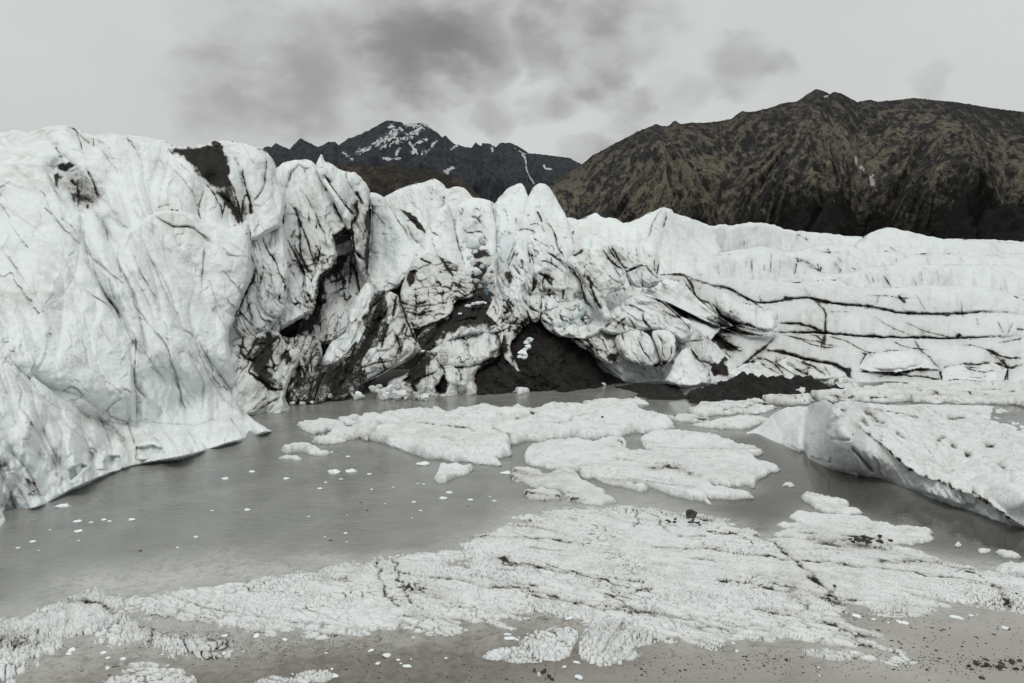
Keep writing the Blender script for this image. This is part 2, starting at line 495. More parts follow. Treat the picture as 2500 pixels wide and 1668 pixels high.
ln(A, 9, .4, [(820, 700), (880, 800), (960, 850)], [(750, 760), (790, 880), (800, 960)], [(620, 770), (605, 850), (625, 960), (680, 1060), (720, 1100), (820, 1170), (900, 1240), (960, 1290)],
   [(680, 1060), (690, 1150), (740, 1280), (820, 1390), (870, 1440), (900, 1540)], [(790, 1180), (820, 1290), (870, 1400)],
   [(960, 970), (1010, 1090), (1050, 1190), (1100, 1280), (1170, 1390), (1190, 1480)], [(1050, 900), (1100, 1040), (1160, 1180), (1210, 1290), (1260, 1400), (1330, 1530)],
   [(930, 1300), (980, 1340), (990, 1420), (1050, 1480), (1100, 1560)], [(870, 980), (870, 1130), (920, 1250)], [(1500, 950), (1510, 1020), (1480, 1190), (1490, 1300)], step=.9)
ln(A, 7, .25, [(60, 1040), (110, 1120), (150, 1190)], [(400, 760), (520, 890), (620, 990)], [(440, 750), (560, 850), (580, 890)], [(330, 600), (380, 740), (500, 880)], [(1210, 880), (1200, 1000), (1240, 1100)],
   [(20, 1000), (120, 1130), (200, 1250)], [(160, 930), (220, 990)], [(600, 1280), (700, 1350), (850, 1450), (900, 1540)], step=.9)
# left cliff, lower half
ln(E, 9, .4, [(905, 60), (1000, 130), (1000, 250), (980, 400), (990, 480), (1040, 550), (1100, 620), (1110, 660)], [(1000, 480), (1005, 600), (1000, 740)],
   [(1080, 20), (1150, 100), (1240, 200), (1270, 330), (1310, 470), (1340, 590), (1370, 680), (1370, 770)],
   [(1250, 50), (1400, 100), (1450, 170), (1480, 260), (1530, 400), (1610, 540), (1700, 640), (1800, 690)], step=1.0)
ln(E, 7, .35, [(1360, 180), (1420, 310), (1460, 390), (1500, 460), (1490, 560), (1495, 650), (1480, 740)], [(610, 140), (640, 260), (660, 400)], [(770, 690), (830, 620), (900, 590)], [(780, 700), (880, 740), (980, 760)],
   [(590, 620), (600, 820), (650, 930), (670, 1000)], [(720, 690), (780, 820), (820, 930), (840, 990)], [(1170, 780), (1250, 880), (1320, 980)], [(1380, 790), (1440, 920), (1460, 950)],
   [(440, 760), (460, 880), (440, 1020), (440, 1100)], [(1100, 350), (1150, 380), (1170, 390)], [(440, 540), (540, 480), (640, 590)], step=.9)
ln(E, 8, .32, [(1000, 760), (1100, 757), (1200, 768), (1370, 775), (1430, 785), (1560, 745), (1700, 690)], step=-.9)
ln(E, 12, .55, [(930, 760), (980, 880), (1000, 940)], [(1690, 700), (1740, 790), (1790, 850)])
ln(E, 24, .42, [(150, 650), (220, 750), (280, 830), (340, 950), (400, 1040), (430, 1150)], groove=.35)
patch(E, .6, [(-40, 980), (60, 1040), (80, 1120), (-40, 1100)], soft=9); patch(E, .55, [(160, 1160), (260, 1190), (310, 1280), (220, 1310)], soft=9)
patch(E, .5, [(640, 970), (700, 960), (690, 1040), (650, 1040)], soft=8); patch(E, .5, [(400, 1140), (440, 1130), (430, 1180)], soft=4)
patch(E, .06, [(1005, 945), (1110, 932), (1210, 940), (1222, 1030), (1000, 1030)], push=-.55, soft=3)
patch(E, .06, [(760, 1050), (800, 1010), (880, 1000), (905, 1110), (770, 1110)], push=-.55, soft=3)
patch(E, .06, [(505, 1110), (600, 1065), (640, 1080), (560, 1150), (525, 1190)], push=-.55, soft=3)
# fluted slabs left of the centre
ln(B, 16, 1, [(840, 400), (900, 480), (950, 560), (1010, 640), (1070, 720), (1110, 740)], [(1110, 560), (1150, 640), (1170, 660)])
ln(B, 26, 1, [(1130, 620), (1110, 680), (1130, 740), (1080, 800), (1000, 870)], [(1200, 560), (1222, 720), (1215, 800), (1205, 900), (1200, 1000), (1190, 1230)], groove=.7)
ln(B, 12, .9, [(950, 620), (1000, 700), (1060, 760)], [(960, 640), (990, 740), (1040, 800)], [(1200, 700), (1195, 850)], [(1080, 840), (1100, 990), (1130, 1040), (1180, 1080)], [(920, 520), (890, 560)])
ln(B, 18, .85, [(600, 650), (660, 680), (690, 760), (705, 870), (700, 1000), (720, 1080), (760, 1160), (810, 1200)], groove=.7)
ln(B, 11, .75, [(690, 760), (740, 880), (780, 1010), (820, 1110), (820, 1140)], [(580, 900), (620, 940), (650, 1000), (700, 1100), (740, 1200), (720, 1290), (710, 1330)], [(640, 920), (660, 850)])
ln(B, 8, .5, [(700, 550), (760, 630), (800, 700), (850, 800), (890, 930), (940, 1040)], [(850, 920), (850, 1000), (820, 1100)], [(760, 710), (770, 830)], [(830, 780), (820, 850)],
   [(690, 360), (740, 400), (770, 400)], [(640, 400), (610, 500), (600, 560)], [(690, 370), (640, 420), (620, 500)], [(730, 400), (735, 440)], [(640, 1420), (700, 1380), (790, 1440)])
ln(B, 10, .8, [(410, 870), (440, 960), (520, 1080), (550, 1160), (590, 1240), (600, 1320)], [(560, 540), (580, 650), (580, 750), (590, 850)], [(490, 620), (530, 660), (530, 720)], [(440, 650), (470, 700), (500, 720)])
ln(B, 7, .45, [(350, 900), (400, 960), (420, 1050)], [(440, 1290), (540, 1370)], [(330, 860), (330, 1000), (370, 1120)], [(420, 1000), (430, 1160), (400, 1300)], [(480, 780), (500, 880), (470, 960)])
ln(B, 22, .75, [(380, 1100), (360, 1200), (300, 1320), (240, 1450), (230, 1560)], groove=.5)
patch(B, .5, [(440, 640), (550, 560), (580, 700), (530, 720), (500, 760)], soft=8)
ln(B, 7, .7, [(1320, 610), (1440, 800), (1500, 890), (1540, 960)], [(1490, 800), (1530, 930)])
patch(B, 1, [(1440, 700), (1500, 715), (1560, 760), (1630, 850), (1625, 870), (1560, 830), (1500, 760)], soft=3)
patch(B, .9, [(960, 1060), (1050, 1030), (1020, 1120), (980, 1160), (900, 1180)], soft=6); patch(B, .85, [(930, 880), (1080, 830), (1090, 900), (970, 960)], soft=6)
patch(B, .85, [(830, 1200), (920, 1130), (880, 1250), (860, 1480), (720, 1640), (660, 1600), (800, 1440)], soft=9)
ln(B, 8, .7, [(990, 1150), (1010, 1220), (1030, 1260)], [(1060, 1000), (1080, 1100), (1060, 1300)], [(910, 1240), (1010, 1210)], [(1020, 1300), (1030, 1380), (1080, 1330)])
# block under the cone
ln(C, 10, .85, [(80, 700), (120, 720), (160, 745)], [(0, 800), (60, 790)], [(190, 660), (260, 730), (310, 810), (320, 860)], [(320, 870), (400, 940), (440, 970)], [(320, 870), (300, 930)])
ln(C, 4, .38, [(0, 930), (120, 910), (240, 890)], [(0, 980), (150, 950), (320, 940)], [(20, 1060), (200, 1040), (330, 1010)], [(60, 870), (200, 830)], [(40, 900), (50, 1050), (40, 1150)], [(130, 900), (150, 1080)],
   [(250, 900), (240, 1020), (260, 1100)], [(0, 1120), (140, 1100), (260, 1060)], step=.2)
ln(C, 6, .85, [(290, 300), (330, 450), (360, 600), (400, 720), (450, 760)], [(260, 240), (250, 290)])
patch(C, .9, [(-20, 820), (30, 790), (40, 850), (0, 900)], soft=6); patch(C, .7, [(310, 980), (400, 970), (480, 960), (560, 1010), (480, 1040), (330, 1090), (320, 1040)], soft=6)
# column and rubble gully
ln(C, 9, .95, [(380, 450), (400, 500), (440, 510), (520, 490), (550, 530), (580, 590)], [(450, 385), (500, 400), (530, 450)])
ln(C, 5, .7, [(360, 320), (380, 380), (400, 340), (370, 310)], [(650, 450), (645, 520), (640, 600)], [(600, 260), (620, 380), (640, 450)])
patch(C, .95, [(455, 660), (500, 620), (580, 650), (600, 680), (480, 700)], soft=6); patch(C, .35, [(470, 700), (600, 680), (640, 850), (700, 960), (600, 1010), (470, 980)], soft=10)
patch(C, .8, [(450, 740), (560, 750), (520, 860), (600, 980), (470, 980)], soft=8)
# pinnacles
ln(C, 12, .95, [(930, 350), (960, 400), (975, 440)]); ln(C, 6, .8, [(975, 440), (995, 510)], [(870, 450), (940, 440), (960, 460)], [(860, 390), (890, 380)], [(780, 400), (785, 460)])
ln(C, 10, .9, [(980, 430), (1030, 450), (1070, 530), (1090, 600), (1130, 680), (1140, 710)], [(790, 500), (850, 480), (920, 500), (930, 520)])
ln(C, 7, .7, [(780, 560), (740, 680), (700, 750)], [(870, 580), (900, 700), (920, 750)], [(900, 545), (960, 580), (1040, 620)], [(940, 720), (1020, 720), (1100, 770), (1180, 830)],
   [(750, 720), (790, 790), (830, 830)], [(800, 650), (770, 690)], [(860, 600), (880, 680), (890, 760)], [(910, 600), (950, 680)], [(780, 640), (740, 720), (720, 790)], [(820, 700), (840, 780)])
ln(C, 10, .9, [(980, 640), (1060, 680), (1130, 740), (1170, 780)], [(1190, 780), (1260, 860), (1270, 930)])
ln(C, 24, 1, [(900, 820), (930, 880), (900, 950), (880, 990)], groove=.5); ln(C, 16, .8, [(940, 800), (1000, 830), (1030, 880), (1060, 895)], [(1130, 920), (1130, 1010)])
patch(C, .7, [(680, 820), (720, 790), (760, 850), (720, 900)], soft=8)
ln(C, 18, 1, [(1280, 800), (1330, 860), (1340, 930), (1370, 990), (1410, 1070), (1425, 1110)]); ln(C, 9, .8, [(1230, 770), (1260, 860), (1280, 990), (1350, 1070)])
ln(C, 11, .9, [(1420, 610), (1450, 680), (1510, 740), (1580, 800)], [(1480, 600), (1530, 690), (1560, 750), (1620, 770)], [(1460, 600), (1500, 660), (1520, 700)])
ln(C, 6, .6, [(1450, 800), (1500, 870), (1560, 870)], [(1510, 890), (1510, 940), (1560, 1020), (1570, 1030)], [(1600, 850), (1660, 950)], [(1560, 880), (1590, 960)])
ln(C, 14, .9, [(1290, 620), (1240, 650), (1200, 680)])
ln(C, 8, .75, [(1870, 320), (1790, 430), (1765, 520), (1750, 570)], [(1885, 340), (1890, 420), (1860, 480)], [(1210, 490), (1200, 520)])
ln(C, 5, .5, [(1890, 480), (1900, 540), (1950, 600)], [(1620, 640), (1600, 720)], [(1700, 600), (1740, 680)], [(1190, 540), (1215, 590)], [(1660, 600), (1680, 700)])
ln(C, 14, .95, [(1560, 830), (1620, 780), (1740, 740), (1760, 790), (1830, 850), (1860, 840)])
ln(C, 6, .8, [(1800, 700), (1810, 800)], [(1850, 680), (1820, 830)], [(1870, 690), (1850, 830)], [(1920, 690), (1880, 820)], [(1950, 690), (1920, 740)], [(1700, 760), (1710, 850), (1720, 950)])
ln(C, 12, 1, [(1720, 970), (1790, 980), (1850, 1020), (1930, 1060), (2000, 1110), (2110, 1140)], [(1860, 820), (1950, 800), (2040, 830), (2080, 900), (2111, 980)], [(1740, 940), (1850, 950), (1900, 960), (1990, 1020), (2060, 1070)])
ln(C, 8, .85, [(1780, 880), (1900, 860), (2000, 880), (2060, 980), (2111, 1050)], [(1580, 1040), (1640, 1050), (1700, 1080), (1740, 1100)], [(1720, 1090), (1730, 1170), (1780, 1220)],
   [(1560, 1140), (1570, 1210), (1600, 1240)], [(1600, 1120), (1650, 1180), (1660, 1230)])
ln(C, 12, .55, [(880, 1000), (870, 1060), (960, 1100)], [(740, 900), (720, 990), (780, 1060)], [(960, 930), (980, 1000), (960, 1080)], [(1040, 920), (1000, 980)], [(700, 1000), (760, 1100)])
# lower middle
ln(M, 8, .75, [(1480, 180), (1490, 250)], [(1590, 200), (1610, 290), (1700, 400)], [(1720, 180), (1760, 240), (1755, 320), (1790, 370)], [(1830, 260), (1820, 340), (1790, 390)], [(1950, 270), (2000, 360), (2080, 400), (2120, 400)], [(1900, 250), (1980, 230), (2050, 230)])
ln(M, 14, 1, [(1690, 410), (1800, 380)]); ln(M, 22, 1, [(2060, 120), (2130, 230), (2200, 280), (2281, 300)]); ln(M, 15, 1, [(1830, 0), (1900, 40), (2000, 100), (2100, 120), (2281, 180)])
patch(M, .85, [(2120, 420), (2200, 330), (2230, 340), (2190, 420)], soft=5)
patch(M, .45, [(1290, 190), (1420, 190), (1520, 310), (1460, 340), (1440, 260)], soft=8); patch(M, .9, [(1370, 350), (1440, 310), (1455, 340), (1390, 380)], soft=4)
ln(M, 6, .4, [(1300, 350), (1400, 420), (1500, 490)], [(1350, 300), (1480, 420), (1640, 470)], [(1480, 300), (1560, 380), (1660, 440)], [(1540, 300), (1640, 420)])
# dirty left centre
ln(G, 14, .8, [(250, 520), (330, 620), (420, 560), (560, 400)], [(330, 700), (420, 760), (500, 820), (590, 820)], [(370, 480), (480, 490), (470, 380)]); ln(G, 7, .6, [(340, 980), (420, 910), (480, 870)], [(390, 970), (560, 870)], [(570, 860), (600, 960)])
ln(G, 20, .75, [(350, 560), (450, 540), (380, 700)], [(560, 560), (620, 580), (600, 640)], [(390, 330), (380, 480), (290, 600)], groove=.5)
patch(G, .5, [(320, 650), (470, 520), (460, 700), (560, 800), (460, 800)], soft=12)
ln(G, 12, 1, [(1410, 110), (1390, 230), (1380, 300)], [(1420, 120), (1470, 250), (1500, 340), (1550, 450), (1580, 510)], [(1340, 320), (1320, 430), (1300, 520)])
ln(G, 7, .5, [(820, 680), (1000, 620)], [(840, 640), (900, 650)], [(1080, 680), (1200, 640), (1400, 600)], [(1120, 720), (1250, 690)], [(900, 880), (1000, 860), (1200, 740)], [(1380, 370), (1440, 480), (1400, 600)], [(1480, 400), (1440, 560)], [(1290, 260), (1250, 500)])
ln(G, 12, .85, [(1120, 650), (1050, 720), (900, 800)], [(1420, 640), (1300, 690), (1150, 790)])
patch(G, .85, [(1290, 130), (1310, 200), (1290, 330), (1230, 470), (1130, 600), (1040, 690), (1080, 600), (1190, 430), (1250, 260)], soft=6)
ln(M, 8, .5, [(150, 310), (200, 380), (240, 430), (250, 500)], [(240, 410), (380, 420), (520, 390), (600, 340)], [(340, 420), (370, 520)], [(0, 540), (120, 480), (200, 440)], [(-60, 530), (60, 450), (120, 380)])
ln(M, 16, .75, [(-40, 520), (40, 440), (140, 350)], [(170, 580), (220, 520), (240, 460)], [(60, 590), (10, 530)], groove=.6)
patch(M, .9, [(190, 560), (240, 480), (270, 560), (250, 610), (190, 600)], push=-1.0, soft=5); patch(M, .55, [(-40, 470), (100, 330), (170, 330), (120, 430), (20, 520)], soft=12)
ln(C, 9, .8, [(330, 1060), (420, 1010), (520, 1000)], [(480, 960), (540, 1010), (640, 1040)], [(560, 950), (600, 1000), (680, 1080)], [(420, 1080), (560, 1060), (640, 1110)], [(310, 1180), (420, 1140), (520, 1150)])
ln(C, 20, .9, [(100, 1380), (210, 1230), (220, 1150)], [(330, 1120), (340, 1200)], [(480, 1060), (460, 1180)], groove=.5); patch(C, .62, [(300, 1110), (560, 1020), (700, 1140), (670, 1190), (480, 1190), (420, 1190), (240, 1280), (260, 1180)], soft=8)
patch(C, .4, [(60, 1330), (110, 1220), (310, 1130), (330, 1150), (200, 1300), (100, 1400)], soft=8)
ln(M, 26, .55, [(640, 150), (650, 240), (640, 330)], [(830, 60), (800, 120), (720, 200)], [(900, 60), (980, 130), (1010, 190), (1090, 190)], [(1090, 190), (1200, 250), (1290, 330), (1330, 440)], [(480, 430), (580, 390), (640, 330)], groove=.2, step=0)
ln(M, 7, .6, [(690, 150), (740, 100), (760, 60)], [(720, 180), (790, 90)], [(1000, 120), (1080, 160), (1180, 150)], [(940, 40), (1010, 100)], [(1180, 60), (1240, 140), (1270, 200)], [(1060, 0), (1040, 60), (1080, 120)], [(1240, 20), (1180, 100)], [(1330, 160), (1420, 90), (1480, 40)], [(1420, 170), (1460, 110), (1520, 60)])
# terraces on the right
ln(D, 9, 1, [(270, 1055), (390, 1060), (520, 1110), (630, 1130), (720, 1185), (800, 1215), (950, 1190), (1060, 1180), (1200, 1215), (1380, 1225), (1500, 1255), (1640, 1270), (1900, 1270), (2100, 1250), (2240, 1275)], step=1.2)
ln(D, 11, 1, [(170, 1160), (260, 1190), (380, 1250), (500, 1310), (620, 1350), (720, 1385), (850, 1385)], step=1.2)
ln(D, 7, 1, [(850, 1385), (900, 1370), (1150, 1375), (1400, 1395), (1600, 1400), (1860, 1405), (2240, 1385)], [(490, 1310), (540, 1390), (650, 1450), (700, 1455)], step=1.0)
ln(D, 7, .85, [(380, 1070), (400, 1130), (450, 1190), (540, 1220), (600, 1300), (720, 1330), (850, 1370)], [(890, 1320), (1000, 1320), (1080, 1340), (1140, 1370)], [(1100, 1200), (1160, 1260), (1150, 1340), (1145, 1460)],
   [(880, 1400), (830, 1450), (760, 1500)], [(1550, 1170), (1590, 1210)], [(300, 1180), (420, 1290), (520, 1340)], [(420, 1180), (560, 1290), (700, 1370)])
ln(D, 4, .55, [(570, 1010), (575, 1060)], [(990, 960), (1060, 990), (1130, 1040)], [(1000, 970), (985, 1060)], [(1110, 990), (1130, 1040)], [(1200, 985), (1240, 1050)], [(710, 870), (705, 900)], [(770, 790), (780, 830)],
   [(1170, 910), (1175, 940)], [(1545, 960), (1545, 990)], [(1380, 1050), (1400, 1120)], [(1760, 1030), (1780, 1100)], [(1680, 1040), (1680, 1100)], [(2060, 880), (2110, 930)], [(1900, 1180), (1905, 1300)], [(1640, 1150), (1710, 1260)],
   [(1380, 1170), (1480, 1165), (1570, 1190), (1650, 1180)], [(1450, 1170), (1430, 1220)], [(890, 1260), (885, 1370)], [(900, 1380), (1000, 1400), (1130, 1430), (1260, 1450)], [(1160, 1260), (1300, 1260)],
   [(1420, 1280), (1500, 1340), (1620, 1390)], [(1560, 1300), (1700, 1370), (1850, 1400)], [(1640, 1410), (1670, 1470)], [(2090, 1300), (2130, 1380)], [(990, 830), (1060, 870)], [(1020, 830), (990, 850)],
   [(860, 930), (850, 1060)], [(760, 960), (750, 1050)], [(2180, 1310), (2150, 1380)], [(1980, 1290), (1990, 1340)], [(480, 890), (460, 950)], [(1500, 900), (1540, 930)], [(1040, 1130), (1080, 1180)], [(790, 1160), (800, 1210)], step=.5)
ln(D, 6, .85, [(1470, 1060), (1500, 1100), (1520, 1130)], [(1870, 1400), (1890, 1380)], [(2100, 1430), (2240, 1400)], [(2200, 1350), (2240, 1360)])
ln(R, 13, 1, [(480, 10), (640, 40), (800, 90), (940, 110), (1040, 160), (1080, 210)], [(1100, 165), (1200, 160), (1400, 170), (1600, 130), (1700, 160)], step=1)
ln(R, 9, 1, [(1260, 190), (1500, 190), (1700, 222)], [(1740, 228), (1880, 212), (2040, 232)], groove=.7)
ln(R, 8, .9, [(1700, 160), (1740, 130), (1900, 110), (2060, 100), (2170, 140), (2281, 110)], [(2010, 0), (2120, 70), (2281, 70)], [(2120, 70), (2170, 140), (2140, 240)], [(460, 10), (380, 70), (260, 170), (220, 210)],
   [(330, 110), (420, 90), (540, 150), (610, 200)], [(660, 70), (780, 110), (920, 200)], [(0, 50), (50, 110), (110, 120)], [(1700, 160), (1710, 230)])
ln(R, 6, .6, [(1190, 40), (1130, 130)], [(790, 130), (760, 200)], [(560, 90), (700, 150), (760, 200)], [(1860, 140), (1980, 170), (2100, 160)])
V = zone(1685, 805, 2.883); Y_ = zone(1900, 580, 11.75)
ln(V, 6, .75, [(660, 30), (800, 80), (870, 110), (1000, 130), (1060, 120)], [(960, 40), (1100, 80), (1230, 150), (1260, 165), (1500, 140)], [(1580, 60), (1620, 150), (1700, 210), (1760, 280)], [(1880, 100), (2030, 120), (2120, 150), (2200, 240), (2240, 265)],
   [(600, 190), (700, 260), (800, 300), (850, 330)], [(430, 200), (560, 210), (640, 290), (680, 340)], [(1240, 170), (1200, 240)], [(1400, 70), (1500, 120), (1700, 150)], [(260, 90), (340, 150), (370, 130)], [(170, 20), (220, 90), (300, 150)], [(1780, 270), (1900, 265), (2050, 270)], [(2240, 265), (2230, 380)], [(2070, 320), (2090, 370)],
   [(780, 10), (930, 50), (920, 160)], [(940, 250), (990, 330)], [(0, 130), (60, 200), (140, 250)], [(1190, 160), (1290, 190)])
ln(Y_, 20, .6, [(430, 590), (650, 670), (910, 800)], [(850, 810), (980, 880), (1140, 920), (1180, 990)], [(530, 740), (480, 900), (460, 1100)], [(1180, 990), (1240, 830)], [(1180, 1020), (1360, 1030)], [(1700, 580), (1760, 650), (1830, 740)], [(1640, 700), (1760, 880), (1830, 1040)], [(60, 640), (50, 1150)],
   [(1120, 300), (1140, 370), (1260, 420), (1500, 430), (1840, 450)], [(1450, 310), (1440, 480)], [(2000, 380), (2040, 560)], [(500, 0), (620, 110)], [(760, 50), (870, 100)], [(2090, 830), (2170, 900), (2250, 910)], [(780, 930), (760, 1080)], [(-400, 700), (-420, 1000)], [(-900, 600), (-940, 900)], [(3000, 700), (3100, 1000)], [(3600, 500), (3700, 640)], [(4300, 620), (4330, 800)], [(5200, 560), (5340, 700)], [(2700, 1100), (2760, 1350)], [(3900, 1150), (3980, 1400)], step=.4)
patch(R, 1, [(70, 200), (130, 100), (210, 130), (230, 180), (150, 200)], soft=4); patch(R, .8, [(980, 140), (1080, 140), (1080, 215)], soft=5)
blue(B, 14, .5, [(1320, 880), (1330, 960), (1325, 1060)], [(500, 450), (510, 560)]); blue(B, 26, .16, [(1260, 700), (1400, 900), (1400, 1150)], [(1250, 800), (1230, 1100)], [(1340, 830), (1480, 950)])
blue(B, 10, .35, [(1530, 880), (1540, 950)], [(1430, 1200), (1410, 1240)], [(1060, 1280), (1060, 1320)], [(1600, 720), (1610, 780)])
blue(C, 10, .5, [(832, 570), (835, 630)], [(870, 730), (885, 810)], [(1335, 570), (1337, 610)], [(545, 860), (570, 960)]); blue(C, 34, .18, [(650, 560), (640, 800)], [(720, 520), (700, 700)]); blue(C, 40, .3, [(1160, 1190), (1240, 1120), (1310, 1070)])
blue(G, 18, .4, [(590, 320), (600, 400)], [(990, 490), (1060, 430)]); blue(E, 12, .2, [(520, 460), (540, 420)]); blue(A, 16, .25, [(880, 800), (940, 840)]); blue(D, 8, .3, [(1640, 1410), (1670, 1470)])
blue(E, 16, .35, [(1010, 975), (1200, 975)], [(780, 1045), (880, 1040)], [(0, 1380), (200, 1370)])

SERACS = []


def serac(name, label, outl, ctrl, **kw): SERACS.append(dict(name=name, label=label, outl=outl, ctrl=ctrl, **kw))


def W(*pts): return [(x, y, WD(x, y)) for x, y in pts]


# ---- back to front ---------------------------------------------------------------------------------
serac('glacier', None, B((230, 480), (560, 430), (830, 420), (1060, 480), (1180, 640), (1600, 560), (2100, 660)) + C((640, 330), (840, 300), (1150, 420), (1500, 470), (2000, 460)) +
      D((700, 830), (1400, 880), (2400, 900)) + [(2580, 925), (1700, 930), (1550, 940), (1290, 952), (1000, 955), (700, 985), (600, 900), (560, 700)],
      [(700, 430, 96), (1000, 480, 112), (1400, 560, 135), (1800, 570, 250), (2500, 600, 330), (2500, 925, 82), (1700, 930, 80), (2100, 750, 150), (2500, 750, 165), (2100, 925, 88), (2100, 850, 110), (2300, 890, 98), (1900, 880, 100), (2300, 925, 86), (1300, 950, 71), (1000, 955, 68), (700, 980, 64), (1000, 700, 95), (1300, 750, 90), (1800, 750, 125)],
      core=True, thick=10)
serac('ice_crest', 'white crest of glacier ice running back behind the tall cone, below the brown hill', B((1200, 700), (1320, 605), (1450, 540), (1600, 500), (1690, 475), (1740, 490), (1765, 520), (1785, 550), (1830, 535), (1890, 530), (1930, 560), (1960, 600), (2050, 620), (2110, 640)) + C((620, 290), (660, 500), (650, 700), (400, 760), (0, 760), (-300, 640)),
      [(940, 480, 104), (1060, 437, 100), (1200, 490, 100), (950, 600, 92), (1200, 620, 90), (1050, 650, 88)], flute=((.5, 1), 5, 2, .4, .12))
serac('ice_ridge', 'jagged low ridge of white ice behind the right pinnacle, with one split peak', C((1000, 420), (1160, 395), (1260, 420), (1330, 380), (1380, 358), (1410, 400), (1490, 388), (1590, 450), (1700, 395), (1790, 355), (1870, 315), (1890, 330), (1930, 335), (1960, 375), (2100, 410), (2260, 480), (2300, 700), (2100, 860), (1800, 860), (1600, 800), (1400, 760), (1050, 760)),
      [(1380, 530, 128), (1620, 504, 130), (1750, 555, 150), (1400, 640, 102), (1700, 680, 104), (1550, 600, 112)], flute=((.35, 1), 5, 2, .5, .12), folds=[(C((1870, 315), (1800, 480), (1750, 640)), 2.0, 30)])
# terraces
serac('ice_terrace', 'farthest pale crest of the glacier against the dark forest on the right', D((250, 900), (330, 800), (430, 752), (530, 795), (590, 775), (640, 790), (680, 775), (750, 770), (820, 770), (890, 785), (940, 810), (1130, 825), (1360, 850), (1500, 856), (2000, 862), (2400, 876), (2400, 1080), (1000, 1060), (250, 1050)),
      [(1700, 545, 185), (2000, 570, 250), (2500, 588, 265), (1700, 650, 172), (2000, 650, 225), (2500, 650, 240)], flute=((.2, 1), 7, 3, 1.2, .15), far=True)
serac('ice_dome', 'smooth rounded ice dome standing up against the forest on the right', D((1300, 900), (1370, 845), (1430, 810), (1500, 798), (1560, 805), (1690, 840), (1800, 856), (2050, 876), (2400, 890), (2400, 1060), (1300, 1060)),
      [(2138, 562, 212), (2190, 556, 212), (2500, 590, 225), (2100, 650, 195), (2500, 650, 205)], flute=((.2, 1), 9, 3, .8, .1), far=True)
serac('ice_terrace', 'second ice step from the forest, thin hairline cracks along its low face', D((280, 1040), (480, 900), (560, 940), (740, 905), (820, 898), (900, 920), (1000, 930), (1100, 895), (1220, 885), (1330, 905), (1420, 930), (1520, 925), (1600, 945), (1800, 938), (2000, 950), (2400, 930), (2400, 1160), (280, 1160)),
      [(1740, 605, 150), (2050, 595, 172), (2500, 618, 185), (1740, 700, 135), (2050, 680, 158), (2500, 680, 170)], flute=((.25, 1), 5, 3, .9, .2), far=True)
serac('ice_terrace', 'broad white ice step with vertical cracks right of the fluted slabs', D((240, 1130), (380, 1010), (500, 955), (650, 945), (740, 912), (820, 910), (890, 920), (980, 965), (1060, 1010), (1120, 1045), (1240, 1050), (1330, 1030), (1420, 1005), (1500, 1000), (1700, 995), (1840, 1002), (2120, 1000), (2240, 1020), (2400, 1010), (2400, 1260), (240, 1200)),
      [(1850, 610, 126), (2150, 645, 140), (2500, 655, 150), (1850, 720, 114), (2150, 740, 128), (2500, 750, 136), (1620, 690, 104)], flute=((.15, 1), 5, 3, .9, .2), far=True)
serac('ice_terrace', 'long ice step above the uppermost black dirt line on the right', D((265, 1055), (400, 1040), (560, 1078), (620, 1068), (760, 1080), (900, 1095), (1040, 1100), (1200, 1075), (1290, 1120), (1440, 1132), (1600, 1120), (1720, 1110), (1850, 1122), (2000, 1120), (2110, 1135), (2240, 1200), (2400, 1230), (2400, 1400), (900, 1300), (600, 1250), (380, 1150)),
      [(1650, 670, 98), (1900, 685, 107), (2300, 700, 114), (1650, 720, 92), (2000, 780, 99), (2400, 800, 104)], flute=((.15, 1), 5, 2, .5, .05))
serac('ice_terrace', 'middle ice step between the two longest black dirt lines, striped with oblique cracks', D((150, 1180), (230, 1085), (280, 1062), (390, 1066), (520, 1116), (630, 1136), (720, 1190), (800, 1221), (950, 1196), (1060, 1186), (1200, 1221), (1380, 1231), (1500, 1261), (1640, 1276), (1900, 1276), (2100, 1256), (2240, 1281), (2400, 1290), (2400, 1480), (900, 1450), (500, 1420), (300, 1300)),
      [(1620, 690, 86), (1900, 735, 90), (2300, 768, 92), (1650, 780, 79), (1950, 840, 82), (2400, 850, 85)], flute=((.4, 1), 5, 2, .5, .05))
serac('ice_terrace', 'lowest wide ice step on the right, its black lined foot at the water', D((60, 1240), (130, 1165), (180, 1166), (260, 1196), (380, 1256), (500, 1316), (620, 1356), (720, 1391), (850, 1391), (900, 1376), (1150, 1381), (1400, 1401), (1600, 1406), (1860, 1411), (2240, 1391), (2400, 1380)) + R((2400, 330), (1000, 320), (200, 320), (-100, 240), (-200, 60)),
      [(1600, 745, 77), (1900, 820, 76), (2400, 828, 77), (1700, 860, 71)] + W((1750, 924), (1950, 926), (2080, 926), (2300, 934), (2500, 937)), flute=((.8, .6), 4, 2, .5, .08))
serac('ice_pinnacle', 'left one of the two smooth rounded pinnacles at the centre skyline, pointed top', C((600, 330), (625, 290), (665, 245), (700, 200), (735, 170), (770, 155), (800, 146), (825, 145), (848, 170), (862, 205), (880, 280), (905, 400), (890, 560), (780, 760), (650, 850), (610, 700)),
      [(1255, 451, 97), (1280, 500, 94), (1215, 520, 94), (1240, 620, 86), (1215, 680, 82)], flute=((.1, 1), 5, 2, .25, .03))
serac('ice_pinnacle', 'right one of the two rounded pinnacles at the centre skyline, dirt cracks down its front', C((830, 400), (850, 300), (870, 240), (900, 195), (930, 160), (965, 143), (1010, 150), (1040, 185), (1070, 240), (1100, 300), (1150, 380), (1185, 470), (1220, 600), (1180, 760), (1100, 800), (850, 800), (760, 600), (770, 540), (800, 480)),
      [(1320, 450, 92), (1285, 500, 90), (1370, 520, 90), (1300, 600, 80), (1380, 620, 80), (1330, 660, 78)], flute=((.25, 1), 4, 2, .35, .06))
